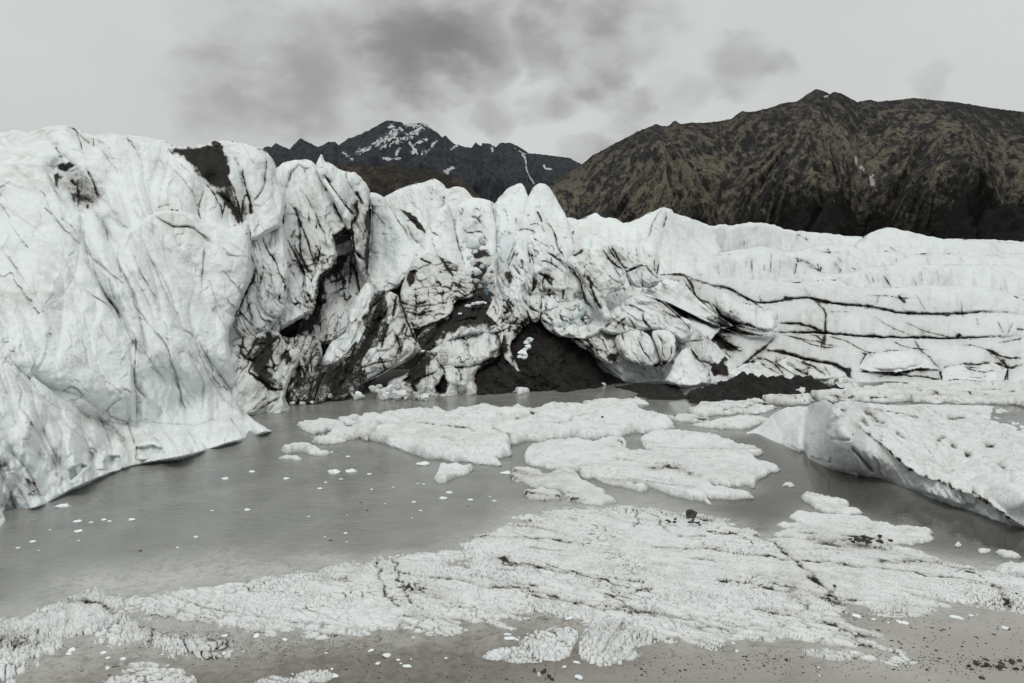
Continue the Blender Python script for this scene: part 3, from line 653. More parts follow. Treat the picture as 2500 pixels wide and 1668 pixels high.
serac('ice_tower', 'pale ice column left of the two pinnacles, above the dark rubble gully', C((330, 480), (340, 330), (400, 270), (470, 245), (600, 268), (622, 292), (640, 420), (640, 560), (650, 840), (730, 960), (740, 1010), (600, 1040), (470, 1000), (400, 800), (360, 620)),
      [(1150, 480, 95), (1195, 490, 94), (1130, 560, 88), (1200, 600, 86), (1170, 690, 80), (1210, 720, 76), (1150, 560, 90)], flute=((.15, 1), 3, 2.2, .5, .15), folds=[(C((380, 440), (420, 510), (530, 500), (590, 600)), -1.6, 24)])
serac('ice_tent', 'tent shaped ice mass of steep thin flutes below the right pinnacle', C((640, 840), (700, 740), (740, 640), (780, 560), (810, 535), (860, 525), (905, 545), (980, 635), (1060, 690), (1130, 735), (1190, 780), (1260, 830), (1285, 920), (1260, 1040), (1150, 1070), (950, 1120), (860, 1110), (700, 1020), (640, 920)),
      [(1265, 580, 80), (1300, 585, 80), (1230, 680, 76), (1300, 680, 74), (1380, 680, 76), (1300, 750, 71), (1400, 740, 72)], flute=((.35, 1), 1.7, 3.5, .9, .45), folds=[(C((900, 545), (960, 760), (940, 900)), -1.2, 30)])
serac('ice_serac', 'broad white tilted slab behind the leaning slab, right of the tent shaped mass', C((1160, 750), (1240, 680), (1330, 635), (1430, 585), (1490, 610), (1560, 700), (1640, 770), (1740, 735), (1770, 790), (1860, 860), (1800, 930), (1720, 990), (1600, 1060), (1540, 1130), (1480, 1150), (1420, 1180), (1330, 1060), (1260, 900)),
      [(1470, 595, 90), (1580, 650, 88), (1420, 680, 82), (1400, 640, 84), (1520, 740, 78), (1480, 780, 74), (1600, 700, 84)], flute=((.6, 1), 3, 3, .6, .15), folds=[(C((1290, 810), (1350, 930), (1420, 1110)), -1.8, 26)])
serac('ice_serac', 'stack of bent ice layers lined with black dirt, left end of the right hand steps', C((1500, 1110), (1560, 1040), (1650, 980), (1720, 950), (1760, 890), (1830, 840), (1900, 815), (1980, 800), (2060, 840), (2120, 920), (2250, 1060), (2300, 1200), (2200, 1320), (2000, 1340), (1750, 1300), (1500, 1240)),
      [(1640, 670, 80), (1590, 710, 77), (1700, 740, 78), (1520, 770, 73), (1620, 800, 71), (1700, 820, 72)], flute=((1, .5), 2.2, 5, .7, .45))
serac('ice_cone', 'tall smooth triangular ice cone left of centre with one thin crack down its right edge', C((-60, 780), (-40, 690), (20, 640), (80, 600), (115, 520), (150, 420), (200, 350), (240, 315), (265, 270), (282, 278), (300, 320), (330, 420), (360, 530), (390, 640), (420, 710), (475, 765), (450, 820), (300, 830), (60, 820)),
      [(1093, 493, 90), (1050, 560, 86), (1130, 600, 85), (1010, 640, 82), (1080, 650, 80), (1140, 660, 81)], flute=((.1, 1), 5, 2, .2, .03), folds=[(C((285, 290), (350, 540), (430, 750)), -.8, 22)])
serac('ice_serac', 'smooth bluish ice slab between the dirt streaked fin and the tall cone', B((1190, 620), (1215, 572), (1260, 575), (1320, 605), (1380, 700), (1440, 790), (1540, 950), (1600, 945), (1590, 1010), (1530, 1120), (1460, 1230), (1400, 1290), (1270, 1330), (1150, 1300), (1170, 1000), (1190, 800)),
      [(905, 472, 90), (940, 490, 90), (1000, 600, 85), (900, 620, 84), (960, 680, 78), (910, 700, 78)], flute=((.3, 1), 4.5, 2.5, .35, .04), folds=[(B((1320, 820), (1330, 960), (1330, 1080)), -1.2, 20), (B((1250, 1060), (1300, 1200), (1420, 1230)), -1.0, 24)])
serac('ice_block', 'large layered dirty block at the foot of the tall cone, fine crossing lines', C((-80, 1000), (-40, 850), (0, 760), (60, 690), (110, 672), (150, 655), (190, 655), (250, 690), (310, 730), (400, 775), (445, 810), (460, 900), (475, 970), (440, 1000), (330, 1010), (310, 1110), (180, 1170), (40, 1230), (-20, 1180)),
      [(1060, 620, 78), (1020, 660, 76), (1130, 670, 76), (1000, 740, 71), (1140, 720, 73), (1010, 790, 68), (1080, 760, 69)], flute=((1, .12), 1.2, 8, .18, .3), grime=.16)
serac('ice_serac', 'shadowy grey ice wall inside the black crevasse under the fluted slab', B((930, 860), (1090, 810), (1210, 880), (1210, 1250), (1180, 1400), (1080, 1560), (1000, 1680), (850, 1700), (640, 1690), (740, 1480), (800, 1250), (900, 1100)),
      [(830, 590, 84), (890, 600, 84), (820, 700, 78), (870, 720, 78), (760, 800, 71), (820, 800, 72)], flute=((-.15, 1), 2.0, 4, .8, .6), grime=.24)
serac('ice_mass', 'broad white upper shoulder of the left cliff carrying a black patch of gravel', A((-120, 150), (0, 140), (120, 110), (205, 140), (250, 115), (330, 92), (470, 72), (545, 98), (610, 130), (690, 150), (760, 142), (850, 140), (920, 145), (1020, 158), (1150, 180), (1220, 195), (1270, 240), (1400, 228), (1500, 222), (1575, 205), (1620, 190), (1720, 200), (1800, 215), (1900, 240), (1950, 268), (1985, 300), (2010, 340), (2032, 395), (2040, 480), (2120, 600), (2050, 900), (1400, 1000), (500, 1000), (-120, 900)),
      [(0, 330, 66), (200, 315, 66), (400, 345, 70), (640, 365, 76), (0, 560, 52), (200, 560, 54), (400, 540, 60), (560, 550, 66), (670, 480, 74)], flute=((.55, 1), 4.5, 3.5, 1.1, .25), folds=[(A((1450, 740), (1500, 520), (1560, 480)), -1.0, 20), (A((545, 100), (610, 170), (690, 245)), -1.2, 16), (A((420, 400), (600, 560), (740, 700)), -2.0, 34)])
serac('ice_fin', 'gnarled ice fin with a sharp spire on top and black streaks down its side', B((815, 420), (826, 345), (842, 308), (855, 288), (868, 308), (884, 348), (915, 355), (950, 370), (990, 408), (1050, 420), (1082, 428), (1095, 418), (1112, 428), (1150, 460), (1185, 500), (1205, 530), (1222, 620), (1228, 800), (1214, 1000), (1196, 1240), (1150, 1200), (1110, 1060), (1080, 900), (1050, 860), (980, 700), (900, 560)),
      [(783, 380, 84), (830, 420, 84), (900, 470, 86), (860, 500, 80), (890, 600, 79), (880, 680, 77)], flute=((.25, 1), 1.6, 3, .8, .45), folds=[(B((1100, 560), (1120, 680), (1090, 800)), -1.4, 20)])
serac('ice_serac', 'wide fluted slab with rounded top left of the spire, brown streaks down its face', B((500, 500), (522, 400), (560, 365), (600, 350), (640, 342), (700, 333), (760, 330), (800, 345), (825, 380), (850, 410), (930, 530), (1010, 640), (1075, 730), (1075, 840), (1000, 885), (950, 930), (965, 980), (978, 1040), (960, 1110), (910, 1160), (860, 1190), (840, 1270), (820, 1350), (800, 1450), (700, 1510), (600, 1560), (480, 1660), (500, 1560), (560, 1480), (560, 1200), (530, 900), (540, 650)),
      [(680, 400, 84), (760, 392, 84), (840, 480, 81), (680, 560, 76), (850, 560, 78), (720, 680, 71), (810, 650, 74), (690, 770, 65), (760, 750, 68)], flute=((.3, 1), 2.3, 4, 1.1, .4), folds=[(B((600, 560), (700, 880), (740, 1180)), -.8, 20)])
serac('ice_fin', 'dirty ribbed ice rising to a small dark peak, left of the wide fluted slab', B((200, 870), (280, 800), (320, 760), (370, 720), (440, 655), (500, 600), (535, 545), (555, 530), (580, 570), (592, 640), (590, 850), (612, 1050), (605, 1300), (590, 1400), (560, 1480), (480, 1580), (420, 1680), (220, 1640), (200, 1400), (180, 1100)),
      [(683, 456, 78), (640, 520, 74), (600, 550, 70), (690, 600, 70), (590, 700, 62), (690, 720, 63), (600, 800, 58), (660, 800, 60)], flute=((.25, 1), 1.5, 4, .65, .5), grime=.06)
serac('ice_rib', 'thin dirty ice ribs under the black crevasse, beside the curved white tongue', G((470, 380), (600, 440), (700, 430), (800, 410), (850, 450), (870, 560), (840, 640), (800, 800), (820, 900), (600, 940), (570, 700)), [(680, 830, 62), (780, 820, 63), (700, 900, 58)] + W((690, 990), (770, 980)), flute=((-.3, 1), 1.0, 4, .6, .9), grime=.45)
serac('ice_serac', 'black dirt coated ice behind the curved tongue and the long slab', G((600, 780), (800, 680), (1000, 600), (1180, 330), (1230, 130), (1330, 90), (1400, 400), (1350, 640), (1100, 900), (700, 960)), [(930, 720, 66), (960, 740, 66), (850, 880, 61), (800, 930, 58.5)], flute=((-.6, 1), 1.0, 4, .6, .9), grime=.66)
serac('ice_block', 'long dirty slab right of the curved tongue, black cracks down its face', G((1300, 300), (1305, 180), (1330, 115), (1365, 95), (1420, 110), (1480, 250), (1520, 340), (1590, 500), (1560, 560), (1510, 600), (1420, 650), (1250, 730), (1130, 800), (1080, 890), (960, 940), (820, 930), (795, 840), (830, 810), (920, 770), (1080, 690), (1170, 565), (1245, 430)),
      [(950, 720, 67), (1000, 780, 66), (1020, 850, 63), (930, 850, 62.5), (850, 920, 60)] + W((790, 972), (850, 968)), flute=((-.5, 1), 1.6, 4, .4, .45), grime=.14)
serac('ice_tongue', 'curved clean white ice tongue sweeping down between two black crevasses', G((1160, 60), (1195, 25), (1240, 70), (1255, 170), (1235, 280), (1200, 390), (1120, 540), (1060, 600), (990, 640), (900, 685), (805, 720), (815, 640), (870, 575), (900, 530), (920, 480), (980, 430), (1030, 400), (1055, 330), (1050, 250), (1100, 160)),
      [(895, 690, 68), (910, 760, 65.5), (870, 850, 62.5), (800, 900, 60.5), (780, 910, 60.5)], flute=((-.6, 1), 1.6, 4, .35, .2))
serac('ice_rib', 'dirty ice ridge with dark hollows above the bulging block in the centre', C((40, 1380), (60, 1290), (90, 1210), (190, 1140), (290, 1060), (400, 990), (480, 950), (560, 930), (640, 970), (700, 1060), (760, 1160), (720, 1230), (500, 1260), (300, 1300), (150, 1420), (70, 1420)), [(1100, 770, 71), (1180, 720, 73.5), (1200, 760, 71), (1040, 850, 65), (1220, 800, 67)], flute=((-.6, 1), 1.3, 3, .5, .55), grime=.2)
serac('ice_mass', 'cluster of folded ice lobes above the black mud slope at the centre', C((560, 1100), (620, 980), (700, 930), (850, 880), (900, 960), (960, 920), (1150, 920), (1260, 960), (1340, 1080), (1420, 1110), (1480, 1150), (1420, 1240), (1300, 1300), (1180, 1285), (1090, 1260), (1040, 1200), (1000, 1140), (940, 1110), (890, 1100), (850, 1120), (800, 1160), (740, 1195), (660, 1190)),
      [(1230, 720, 76), (1320, 700, 76), (1440, 760, 74), (1250, 790, 69), (1370, 800, 67), (1450, 820, 66)], flute=((.4, 1), 1.9, 1.6, .7, .25))
serac('ice_mass', 'overlapping rounded ice lobes at the waterline right of the black mud slope', C((1330, 1240), (1400, 1190), (1480, 1130), (1540, 1060), (1600, 990), (1660, 965), (1760, 1020), (1900, 1100), (2060, 1150), (2200, 1280), (2350, 1420)) + M((2330, 480), (2200, 560), (1800, 580), (1500, 560), (1400, 470), (1300, 330), (1180, 240)),
      [(1540, 730, 76), (1500, 790, 71), (1600, 820, 70), (1700, 850, 70), (1460, 840, 67)] + W((1520, 930), (1640, 926), (1760, 924)), flute=((.6, 1), 2.8, 2, .9, .25), folds=[(M((1720, 180), (1760, 300), (1800, 380)), -.8, 16)])
serac('mud_slope', 'steep black wet mud slope at the waterline in the centre of the glacier front', M((400, 640), (430, 520), (450, 440), (580, 390), (640, 330), (690, 190), (760, 90), (850, 30), (900, 50), (960, 110), (1000, 190), (1090, 180), (1135, 240), (1290, 330), (1315, 430), (1400, 470), (1520, 505), (1500, 560), (1250, 590), (1000, 630), (700, 660)),
      [(1300, 775, 71), (1250, 830, 67), (1400, 840, 68), (1330, 880, 65)] + W((1160, 959), (1350, 949), (1500, 938)), gravel=True, flute=((.5, 1), 4.5, 1.5, .35, 0))
HV = zone(976, 390, 1.4107)


def near(outl, off=1.6, tx=0.0, k=.042, y0=930, d0=64.2):
    """control points just in front of the main face for a smaller body standing on it"""
    p = np.array(outl); x0, yA = p.min(0); x1, yB = p.max(0); ym = (yA + yB) / 2
    f = lambda x, y, e: (x, y, d0 + (y0 - y) * k - off + tx * (x - x0) / (x1 - x0) + e)
    return [f(x0, yA, .5), f(x1, yA, .5), f((x0 + x1) / 2, ym, -.5), f(x0, yB, .6), f(x1, yB, .6)]


for nm_, lab_, ol_, off_, tx_, fl_, kw_ in [
    ('ice_fin', 'sharp white fin below the tent shaped mass, black crevasse along its right side', HV((440, 470), (432, 420), (450, 360), (485, 322), (520, 335), (570, 365), (612, 395), (634, 435), (628, 490), (590, 505), (540, 500), (495, 480)), 2.2, 1.0, ((.3, 1), 1.5, 3, .6, .4), {}),
    ('ice_serac', 'clean white leaning slab right of the sharp fin, between two black crevasses', HV((566, 352), (600, 325), (650, 300), (700, 282), (725, 300), (750, 345), (785, 400), (770, 440), (705, 470), (715, 510), (735, 550), (705, 556), (680, 510), (655, 455), (620, 400)), 2.4, -1.2, ((.45, 1), 2.4, 3, .5, .15), {}),
    ('ice_fin', 'row of thin fins with black gaps at the right shoulder of the leaning slab', HV((720, 300), (750, 290), (790, 330), (840, 360), (880, 400), (900, 425), (850, 445), (800, 440), (780, 400), (750, 345)), 1.2, .6, ((.6, 1), .9, 4, .7, .6), {}),
    ('ice_block', 'pale block with a blue tinted hollow above the right edge of the mud slope', HV((480, 545), (500, 520), (560, 500), (620, 478), (655, 500), (668, 540), (640, 580), (600, 600), (560, 612), (525, 600), (500, 575)), 2.4, .6, ((.8, .6), 1.6, 2, .5, .25), {}),
    ('ice_tower', 'short upright ice column just above the neck of the mud slope', HV((442, 520), (446, 462), (468, 448), (490, 458), (488, 520), (478, 562), (455, 560)), 3.0, 0, ((.1, 1), 1.2, 3, .3, .25), dict(grime=.05)),
    ('ice_lobe', 'arched ice lobe with curved layers, left end of the black lined folds', HV((672, 585), (700, 545), (750, 500), (800, 468), (850, 458), (905, 485), (960, 535), (1010, 590), (980, 640), (930, 600), (880, 585), (830, 590), (780, 605), (720, 605)), 2.0, .8, ((.9, .6), 1.4, 3, .6, .4), {}),
    ('ice_lobe', 'rounded lobe with vertical folds near the waterline, left of its twin', HV((738, 612), (780, 588), (830, 582), (862, 600), (885, 650), (902, 705), (870, 722), (815, 712), (765, 680), (742, 645)), 2.6, .4, ((.3, 1), 1.1, 3, .6, .4), {}),
    ('ice_lobe', 'narrow rounded lobe near the waterline, right one of the twin lobes', HV((862, 590), (900, 582), (940, 590), (955, 635), (940, 690), (912, 716), (895, 690), (885, 640)), 2.8, .4, ((.2, 1), 1.2, 3, .4, .35), {}),
    ('ice_lobe', 'clean white triangular lobe touching the water beside the gravel bank', HV((905, 770), (930, 735), (955, 672), (985, 645), (1015, 655), (1045, 700), (1085, 775), (1000, 790)), 2.6, 0, ((.3, 1), 2.0, 3, .3, .2), {}),
    ('ice_lobe', 'silt streaked ice lip hanging over the right side of the mud slope', HV((590, 612), (640, 603), (700, 612), (740, 650), (752, 695), (720, 712), (690, 690), (650, 655), (612, 640)), 2.6, 0, ((.7, .7), 1.0, 2.5, .5, .6), dict(grime=.12)),
    ('ice_drape', 'brown stained hanging ice fringe on the left side of the mud slope', HV((338, 590), (372, 566), (408, 556), (424, 585), (392, 612), (378, 650), (396, 700), (424, 735), (400, 740), (366, 690), (348, 640)), 3.0, .4, ((.15, 1), .8, 4, .4, .5), dict(grime=.22)),
    ('ice_rib', 'crumbled ice rib climbing from the mud slope to the gully', HV((345, 572), (352, 500), (380, 470), (420, 500), (446, 540), (440, 575), (400, 572)), 2.4, 0, ((.3, 1), .8, 1.5, .6, .5), dict(grime=.10)),
]: serac(nm_, lab_, ol_, near(ol_, off_, tx_), flute=fl_, round=8, **kw_)
for nm_, lab_, ol_, off_, fl_ in [
    ('ice_fold', 'tilted ice fold between two black dirt lines, upper left of the right hand steps', D((175, 1170), (215, 1120), (280, 1080), (380, 1100), (450, 1185), (530, 1255), (650, 1335), (600, 1350), (500, 1312), (380, 1252), (260, 1195)), 2.2, ((1, .5), 1.6, 4, .5, .3)),
    ('ice_fold', 'humped ice fold just under the uppermost black dirt line on the right', D((540, 1215), (560, 1165), (610, 1155), (690, 1205), (790, 1228), (885, 1258), (890, 1362), (800, 1365), (700, 1335), (600, 1275)), 2.0, ((.5, 1), 1.8, 3, .5, .3)),
    ('ice_cushion', 'small cushion of ice beside the black gravel wedge at the right hand waterline', R((215, 205), (250, 150), (330, 108), (430, 92), (560, 150), (640, 212), (420, 215)), 1.4, ((.9, .5), 2.0, 3, .3, .2)),
    ('ice_cushion', 'long sloping ice cushion above the water behind the large gravel mound', R((560, 100), (640, 50), (800, 96), (940, 118), (1035, 165), (1062, 212), (920, 222), (740, 214), (650, 160)), 1.2, ((.9, .4), 2.0, 3, .3, .25)),
    ('ice_cushion', 'widest smooth ice cushion at the foot of the right hand steps', R((1125, 135), (1185, 45), (1280, 22), (1500, 10), (1600, 70), (1690, 150), (1560, 136), (1400, 166), (1200, 160)), 1.4, ((.6, .6), 3.0, 3, .3, .12)),
    ('ice_cushion', 'low ice cushion with a black foot near the right edge of the photo', R((1705, 165), (1745, 128), (1900, 106), (2060, 96), (2165, 142), (2140, 226), (1990, 232), (1800, 214), (1718, 232)), 1.3, ((.6, .6), 2.4, 3, .3, .2)),
]: serac(nm_, lab_, ol_, near(ol_, off_, 0, .075, 924, 67.8) if ol_[0][1] > 800 else near(ol_, off_, 0, .075, 924, 66.5), flute=fl_, round=9)
serac('ice_block', 'bulging dirty white block overhanging the black mud at the waterline', M((-160, 560), (-140, 500), (-20, 470), (60, 390), (150, 300), (250, 230), (330, 165), (420, 145), (480, 150), (560, 160), (630, 138), (660, 180), (645, 240), (640, 330), (600, 385), (520, 410), (470, 440), (440, 500), (480, 560), (490, 640), (250, 650), (60, 640), (-100, 600)),
      [(1120, 810, 68), (1210, 800, 69), (1170, 880, 62), (1080, 880, 61.5), (1020, 900, 61.5)] + W((1030, 960), (1150, 960)), flute=((.2, 1), 1.8, 2, .5, .35), grime=.08, folds=[(M((240, 410), (380, 430), (560, 390)), -.5, 14)])
serac('ice_block', 'dirty grey block with dark hollows standing in the water beside the left cliff', G((150, 760), (140, 600), (175, 480), (240, 440), (300, 400), (365, 335), (400, 315), (440, 325), (462, 360), (500, 375), (555, 395), (590, 480), (645, 490), (725, 535), (700, 620), (640, 690), (600, 830), (588, 890), (640, 990), (640, 1010), (330, 1040), (220, 1000)),
      [(630, 790, 60), (700, 850, 59), (580, 880, 54), (640, 930, 54)] + W((610, 1010), (700, 1000)), flute=((-.4, 1), 1.3, 2.5, .6, .75), grime=.2)
serac('ice_cliff', 'huge white ice cliff on the left, diagonal cracks running down to the apron', A((400, 760), (520, 760), (620, 700), (655, 690), (690, 684), (750, 690), (800, 698), (850, 760), (900, 820), (950, 850), (990, 810), (1040, 770), (1120, 735), (1190, 700), (1300, 702), (1400, 725), (1450, 748), (1490, 785), (1560, 788), (1640, 808), (1700, 830), (1760, 800), (1800, 782), (1840, 800), (1850, 1000), (1850, 1200), (1790, 1340), (1720, 1560)) + E((1690, 60), (1680, 160), (1700, 280), (1725, 400), (1745, 520), (1765, 640), (1830, 700), (1900, 760), (1985, 812), (2010, 832), (1800, 895), (1470, 1000), (1330, 1035), (1100, 1070), (700, 1000), (600, 500)),
      [(230, 512, 54), (400, 515, 59), (560, 550, 62), (300, 700, 49), (450, 700, 54), (580, 720, 57), (350, 900, 45.6), (480, 920, 49.2), (570, 930, 52), (570, 1012, 49.6), (450, 1036, 46.8), (330, 1038, 43.7), (240, 1040, 43.0)] + W((440, 1106), (485, 1095), (595, 1060), (652, 1050), (333, 1132)), flute=((.5, 1), 3.2, 5, 1.15, .30), folds=[(A((620, 730), (610, 900), (680, 1080), (780, 1330), (900, 1560)), -1.0, 26)])
serac('ice_cliff', 'smooth bright ice bulge filling the left edge of the photo', A((-160, 360), (0, 345), (150, 342), (300, 345), (330, 370), (370, 440), (400, 510), (430, 580), (500, 680), (560, 710), (598, 730), (612, 800), (612, 900), (630, 990), (690, 1150), (750, 1280), (830, 1420), (900, 1540)) + E((910, 80), (1000, 140), (1000, 260), (985, 400), (990, 500), (1005, 620), (1000, 800), (600, 800), (200, 600), (-160, 500)),
      [(0, 394, 55), (110, 395, 56), (0, 600, 46.5), (190, 560, 51), (100, 800, 41.6), (250, 800, 45.5), (0, 878, 37.8), (150, 962, 40.0), (250, 1012, 42.0), (330, 1036, 43.6), (320, 900, 44.8), (300, 1110, 44.5), (150, 1080, 41.5), (0, 1010, 38.5)], flute=((.6, 1), 3.8, 4, .95, .18))
serac('ice_apron', 'scalloped lower ledge of the left cliff with small caves at the water', E((-160, 230), (0, 272), (60, 290), (110, 312), (180, 345), (250, 395), (330, 470), (440, 550), (510, 580), (575, 600), (680, 650), (780, 712), (850, 740), (910, 758), (1000, 775), (1060, 800), (1110, 850), (1180, 900), (1250, 960), (1335, 1000), (1330, 1030), (1000, 1090), (790, 1160), (560, 1260), (500, 1290), (300, 1410), (0, 1440), (-160, 1450)),
      [(0, 872, 37.0), (150, 960, 39.2), (250, 1010, 41.2), (330, 1034, 42.9), (50, 1050, 34.2), (200, 1075, 38.2)] + W((0, 1240), (100, 1232), (165, 1190), (262, 1148), (333, 1128), (420, 1110)), flute=((.45, 1), 2.4, 4, .9, .3), folds=[(E((440, 760), (460, 900), (440, 1100)), -.5, 14), (E((720, 690), (780, 820), (840, 990)), -.5, 14)])
serac('ice_spur', 'small white ice foot at the lower left corner of the cliff, touching the water', E((-120, 1330), (-40, 1340), (10, 1390), (40, 1470), (50, 1510), (20, 1560), (-120, 1600)), [(-10, 1230, 30)] + W((14, 1278), (-20, 1290)))

SGRID = 2.0
_gx = np.arange(-80, 2640, SGRID); _gy = np.arange(250, 1320, SGRID)
FRONT = np.full((len(_gy), len(_gx)), -1, np.int16)
_mx, _my = np.meshgrid(_gx, _gy)
for _i, _s in enumerate(SERACS):
    _p = np.array(_s['outl']); _x0, _y0 = _p.min(0); _x1, _y1 = _p.max(0)
    _sl = np.s_[max(0, int((_y0 - 250) / SGRID)):max(0, int((_y1 - 250) / SGRID) + 2), max(0, int((_x0 + 80) / SGRID)):max(0, int((_x1 + 80) / SGRID) + 2)]
    _k = in_poly(_mx[_sl], _my[_sl], _p); FRONT[_sl][_k] = _i


def top_line(o):
    b = np.round(o[:, 0] / 6).astype(int); u = np.unique(b)
    return u * 6.0, np.array([o[b == k, 1].min() for k in u])


def build_serac(i, s):
    step = s.get('step', SGRID); far = s.get('far')
    raw = np.array(s['outl'], float)
    sm = smooth_poly(raw, 1)
    out = jitter(densify(sm, step), 3.2 if not s.get('core') else 5, 26, i)
    vx, vy, rim, quads = gridfill(out, step if not s.get('core') else 6)
    d0 = tps(s['ctrl'])(vx, vy)
    d0 = np.maximum(d0, 25)
    mpp = d0 / F
    e = seg_dist(vx, vy, densify(sm, 30)); e[rim] = 0
    rpx = s.get('round', 15 if not far else 13)
    rpx = rpx * (.55 + 1.0 * np.abs(noise3(vx / 40, vy / 40, vx * 0 + i, 66)) * 1.8)
    rr = np.clip(e / rpx, 0, 1)
    push = -(1 - np.sqrt(np.clip(1 - (1 - rr) ** 2, 0, 1))) * rpx * mpp * ((2.6 if s['name'] == 'ice_terrace' else 1.15) if not far else 5.0)
    # broad swelling of the body
    wd = np.ptp(raw[:, 0])
    bw = min(wd * .28, 110)
    push = push + np.sqrt(np.clip(1 - (1 - np.clip(e / bw, 0, 1)) ** 2, 0, 1)) * bw * mpp * .22
    mm = float(np.median(mpp)); sx = vx * mm; sz = -vy * mm; sd = float(i * 13.7); wrp_ = 0; al = sz; ac = sx; fs = 4.0; fw = 3.0
    dirt = np.zeros(len(vx)) + s.get('grime', 0.0); bl = np.zeros(len(vx))
    fade = np.clip(e / 8, 0, 1)
    if 'flute' in s:
        (dx, dy), wlen, stretch, amp, dk = s['flute']
        l = math.hypot(dx, dy); ux, uz = dx / l, -dy / l
        al = sx * ux + sz * uz; ac = sx * uz - sz * ux
        wrp = fbm(al / (wlen * 3), ac / (wlen * 3), al * 0 + sd, 2, 3) * .7
        wrp_ = wrp; fs = stretch; fw = wlen
        for q, (wl_, am) in enumerate(((wlen, amp), (wlen * .42, amp * .38))):
            n = noise3(ac / wl_ + wrp * (1 + q), al / (wl_ * stretch) + q * 9, al * 0 + sd, 11 + q)
            a_n = np.abs(n)
            push = push + am * (np.minimum(a_n * 2.2, 1) ** .6) * fade
            crack = np.exp(-(a_n / .045) ** 2) * sst(-.1, .45, fbm(sx / 3, sz / 3, sx * 0 + sd + 4, 2, 31 + q))
            dirt = dirt + crack * dk * (1.3 if q == 0 else .9)
    # broken facets and lumps
    f1, f2, rid = worley(sx / 2.6 + .5 * fbm(sx / 2, sz / 2, sx * 0 + sd, 2, 41), sz / 4.2, 5 + i)
    mid = np.exp(-((vx - 1180) / 420) ** 2 - ((vy - 760) / 190) ** 2) + .7 * np.exp(-((vx - 720) / 160) ** 2 - ((vy - 760) / 200) ** 2)
    push = push + (rid - .5) * (.35 + .7 * mid if not far else .2) * sst(0, .25, f2 - f1) * fade
    if not far and not s.get('core'):
        # fractured faces: every piece of ice is a tilted plane
        for sc_, am_ in ((1.7, .55), (.75, .24)):
            ca_, cc_ = al / (sc_ * 2.4) + .35 * fbm(sx / 1.5, sz / 1.5, sx * 0 + sd, 3, 47), ac / sc_ + .35 * fbm(sx / 1.5, sz / 1.5, sx * 0 + sd + 5, 3, 48)
            g1, g2, gi, ga, gb = worley(cc_, ca_, 50 + i, True)
            t1 = np.cos(gi * 40.0); t2 = np.sin(gi * 61.0)
            edge_ = 1 - sst(0, .10, g2 - g1)
            push = push + (t1 * gb * .8 + t2 * ga * 1.2) * am_ * (.22 + mid) * fade - edge_ * am_ * .30 * (.15 + mid) * fade
            dirt = dirt + edge_ * (.10 + .45 * sst(.0, .5, fbm(sx / 2.2, sz / 2.2, sx * 0 + sd + 11, 3, 49))) * np.clip(mid * 1.1, 0, 1)
    push = push + fbm(sx / 1.6, sz / 1.6, sx * 0 + sd, 4, 21) * (.16 + .26 * mid if not far else .3) * fade
    push = push + fbm(sx / 6, sz / 6, sx * 0 + sd, 2, 25) * (.5 if not far else 1.6) * fade
    for pts, am, w in s.get('folds', []):
        dist = seg_dist(vx, vy, smooth_poly(pts, 1, False), False)
        push = push + am * np.exp(-(dist / w) ** 2)
    if s['name'] in ('ice_apron', 'ice_cliff'):
        low = sst(260, 60, np.abs(vy - np.interp(vx, [-100, 0, 165, 333, 485, 660], [1270, 1235, 1190, 1128, 1095, 1048])))
        push = push + low * (1.5 * (np.minimum(np.abs(noise3(sx / 2.4, sz / 6, sx * 0 + 40, 401)) * 2.4, 1) - .5) + .45 * fbm(sx / .9, sz / 2, sx * 0 + 41, 3, 402))
    if s.get('gravel'):
        push = push + (.55 * fbm(sx / 2.2, sz / 2.2, sx * 0 + 3, 5, 301, .6) + .5 * np.abs(fbm(sx / 5, sz / 3, sx * 0 + 3, 3, 305))) * fade
    # traced cracks count only where this body is the front one
    fi = FRONT[np.clip(((vy - 250) / SGRID).round().astype(int), 0, len(_gy) - 1), np.clip(((vx + 80) / SGRID).round().astype(int), 0, len(_gx) - 1)]
    vis = (fi == i) | rim
    if not s.get('core'):
        x0, y0, x1, y1 = vx.min(), vy.min(), vx.max(), vy.max()
        for li, (w, gr, dk, stp, pts) in enumerate(LINES_D):
            p = pts; m = w * 7
            if p[:, 0].max() < x0 - m or p[:, 0].min() > x1 + m or p[:, 1].max() < y0 - m or p[:, 1].min() > y1 + m: continue
            k = vis & (vx > p[:, 0].min() - m) & (vx < p[:, 0].max() + m) & (vy > p[:, 1].min() - m) & (vy < p[:, 1].max() + m)
            if not k.any(): continue
            dist, side, along, _, _ = seg_dist(vx[k], vy[k], p, False, True)
            tap = np.clip(np.minimum(along, 1 - along) * 4.5 + .12, 0, 1)
            vw = w * (.42 + 1.5 * np.abs(noise3(vx[k] / 38, vy[k] / 38, vx[k] * 0 + li, 77)))
            g = np.exp(-(dist / vw) ** 2)
            push[k] -= g * gr * w * mpp[k] * 2.6 * tap
            # the upper (or left) lip stands out over the lower one
            dvec = p[-1] - p[0]; up = -1 if abs(dvec[0]) * .7 > abs(dvec[1]) else (1 if li % 3 else -1)
            if abs(dvec[0]) * .7 > abs(dvec[1]): up = -np.sign(dvec[0])
            push[k] += side * up * stp * w * mpp[k] * 1.1 * np.exp(-dist / (w * 3.5)) * np.clip(dist / w, 0, 1) * tap
            push[k] -= (2.6 if p[:, 0].min() > 1640 else 1.2) * w * mpp[k] * np.exp(-dist / (w * 4.0)) * tap * min(gr, 1)
            brk = .55 + .75 * np.abs(noise3(vx[k] / 17, vy[k] / 17, vx[k] * 0 + li * 3, 78)) * 1.6
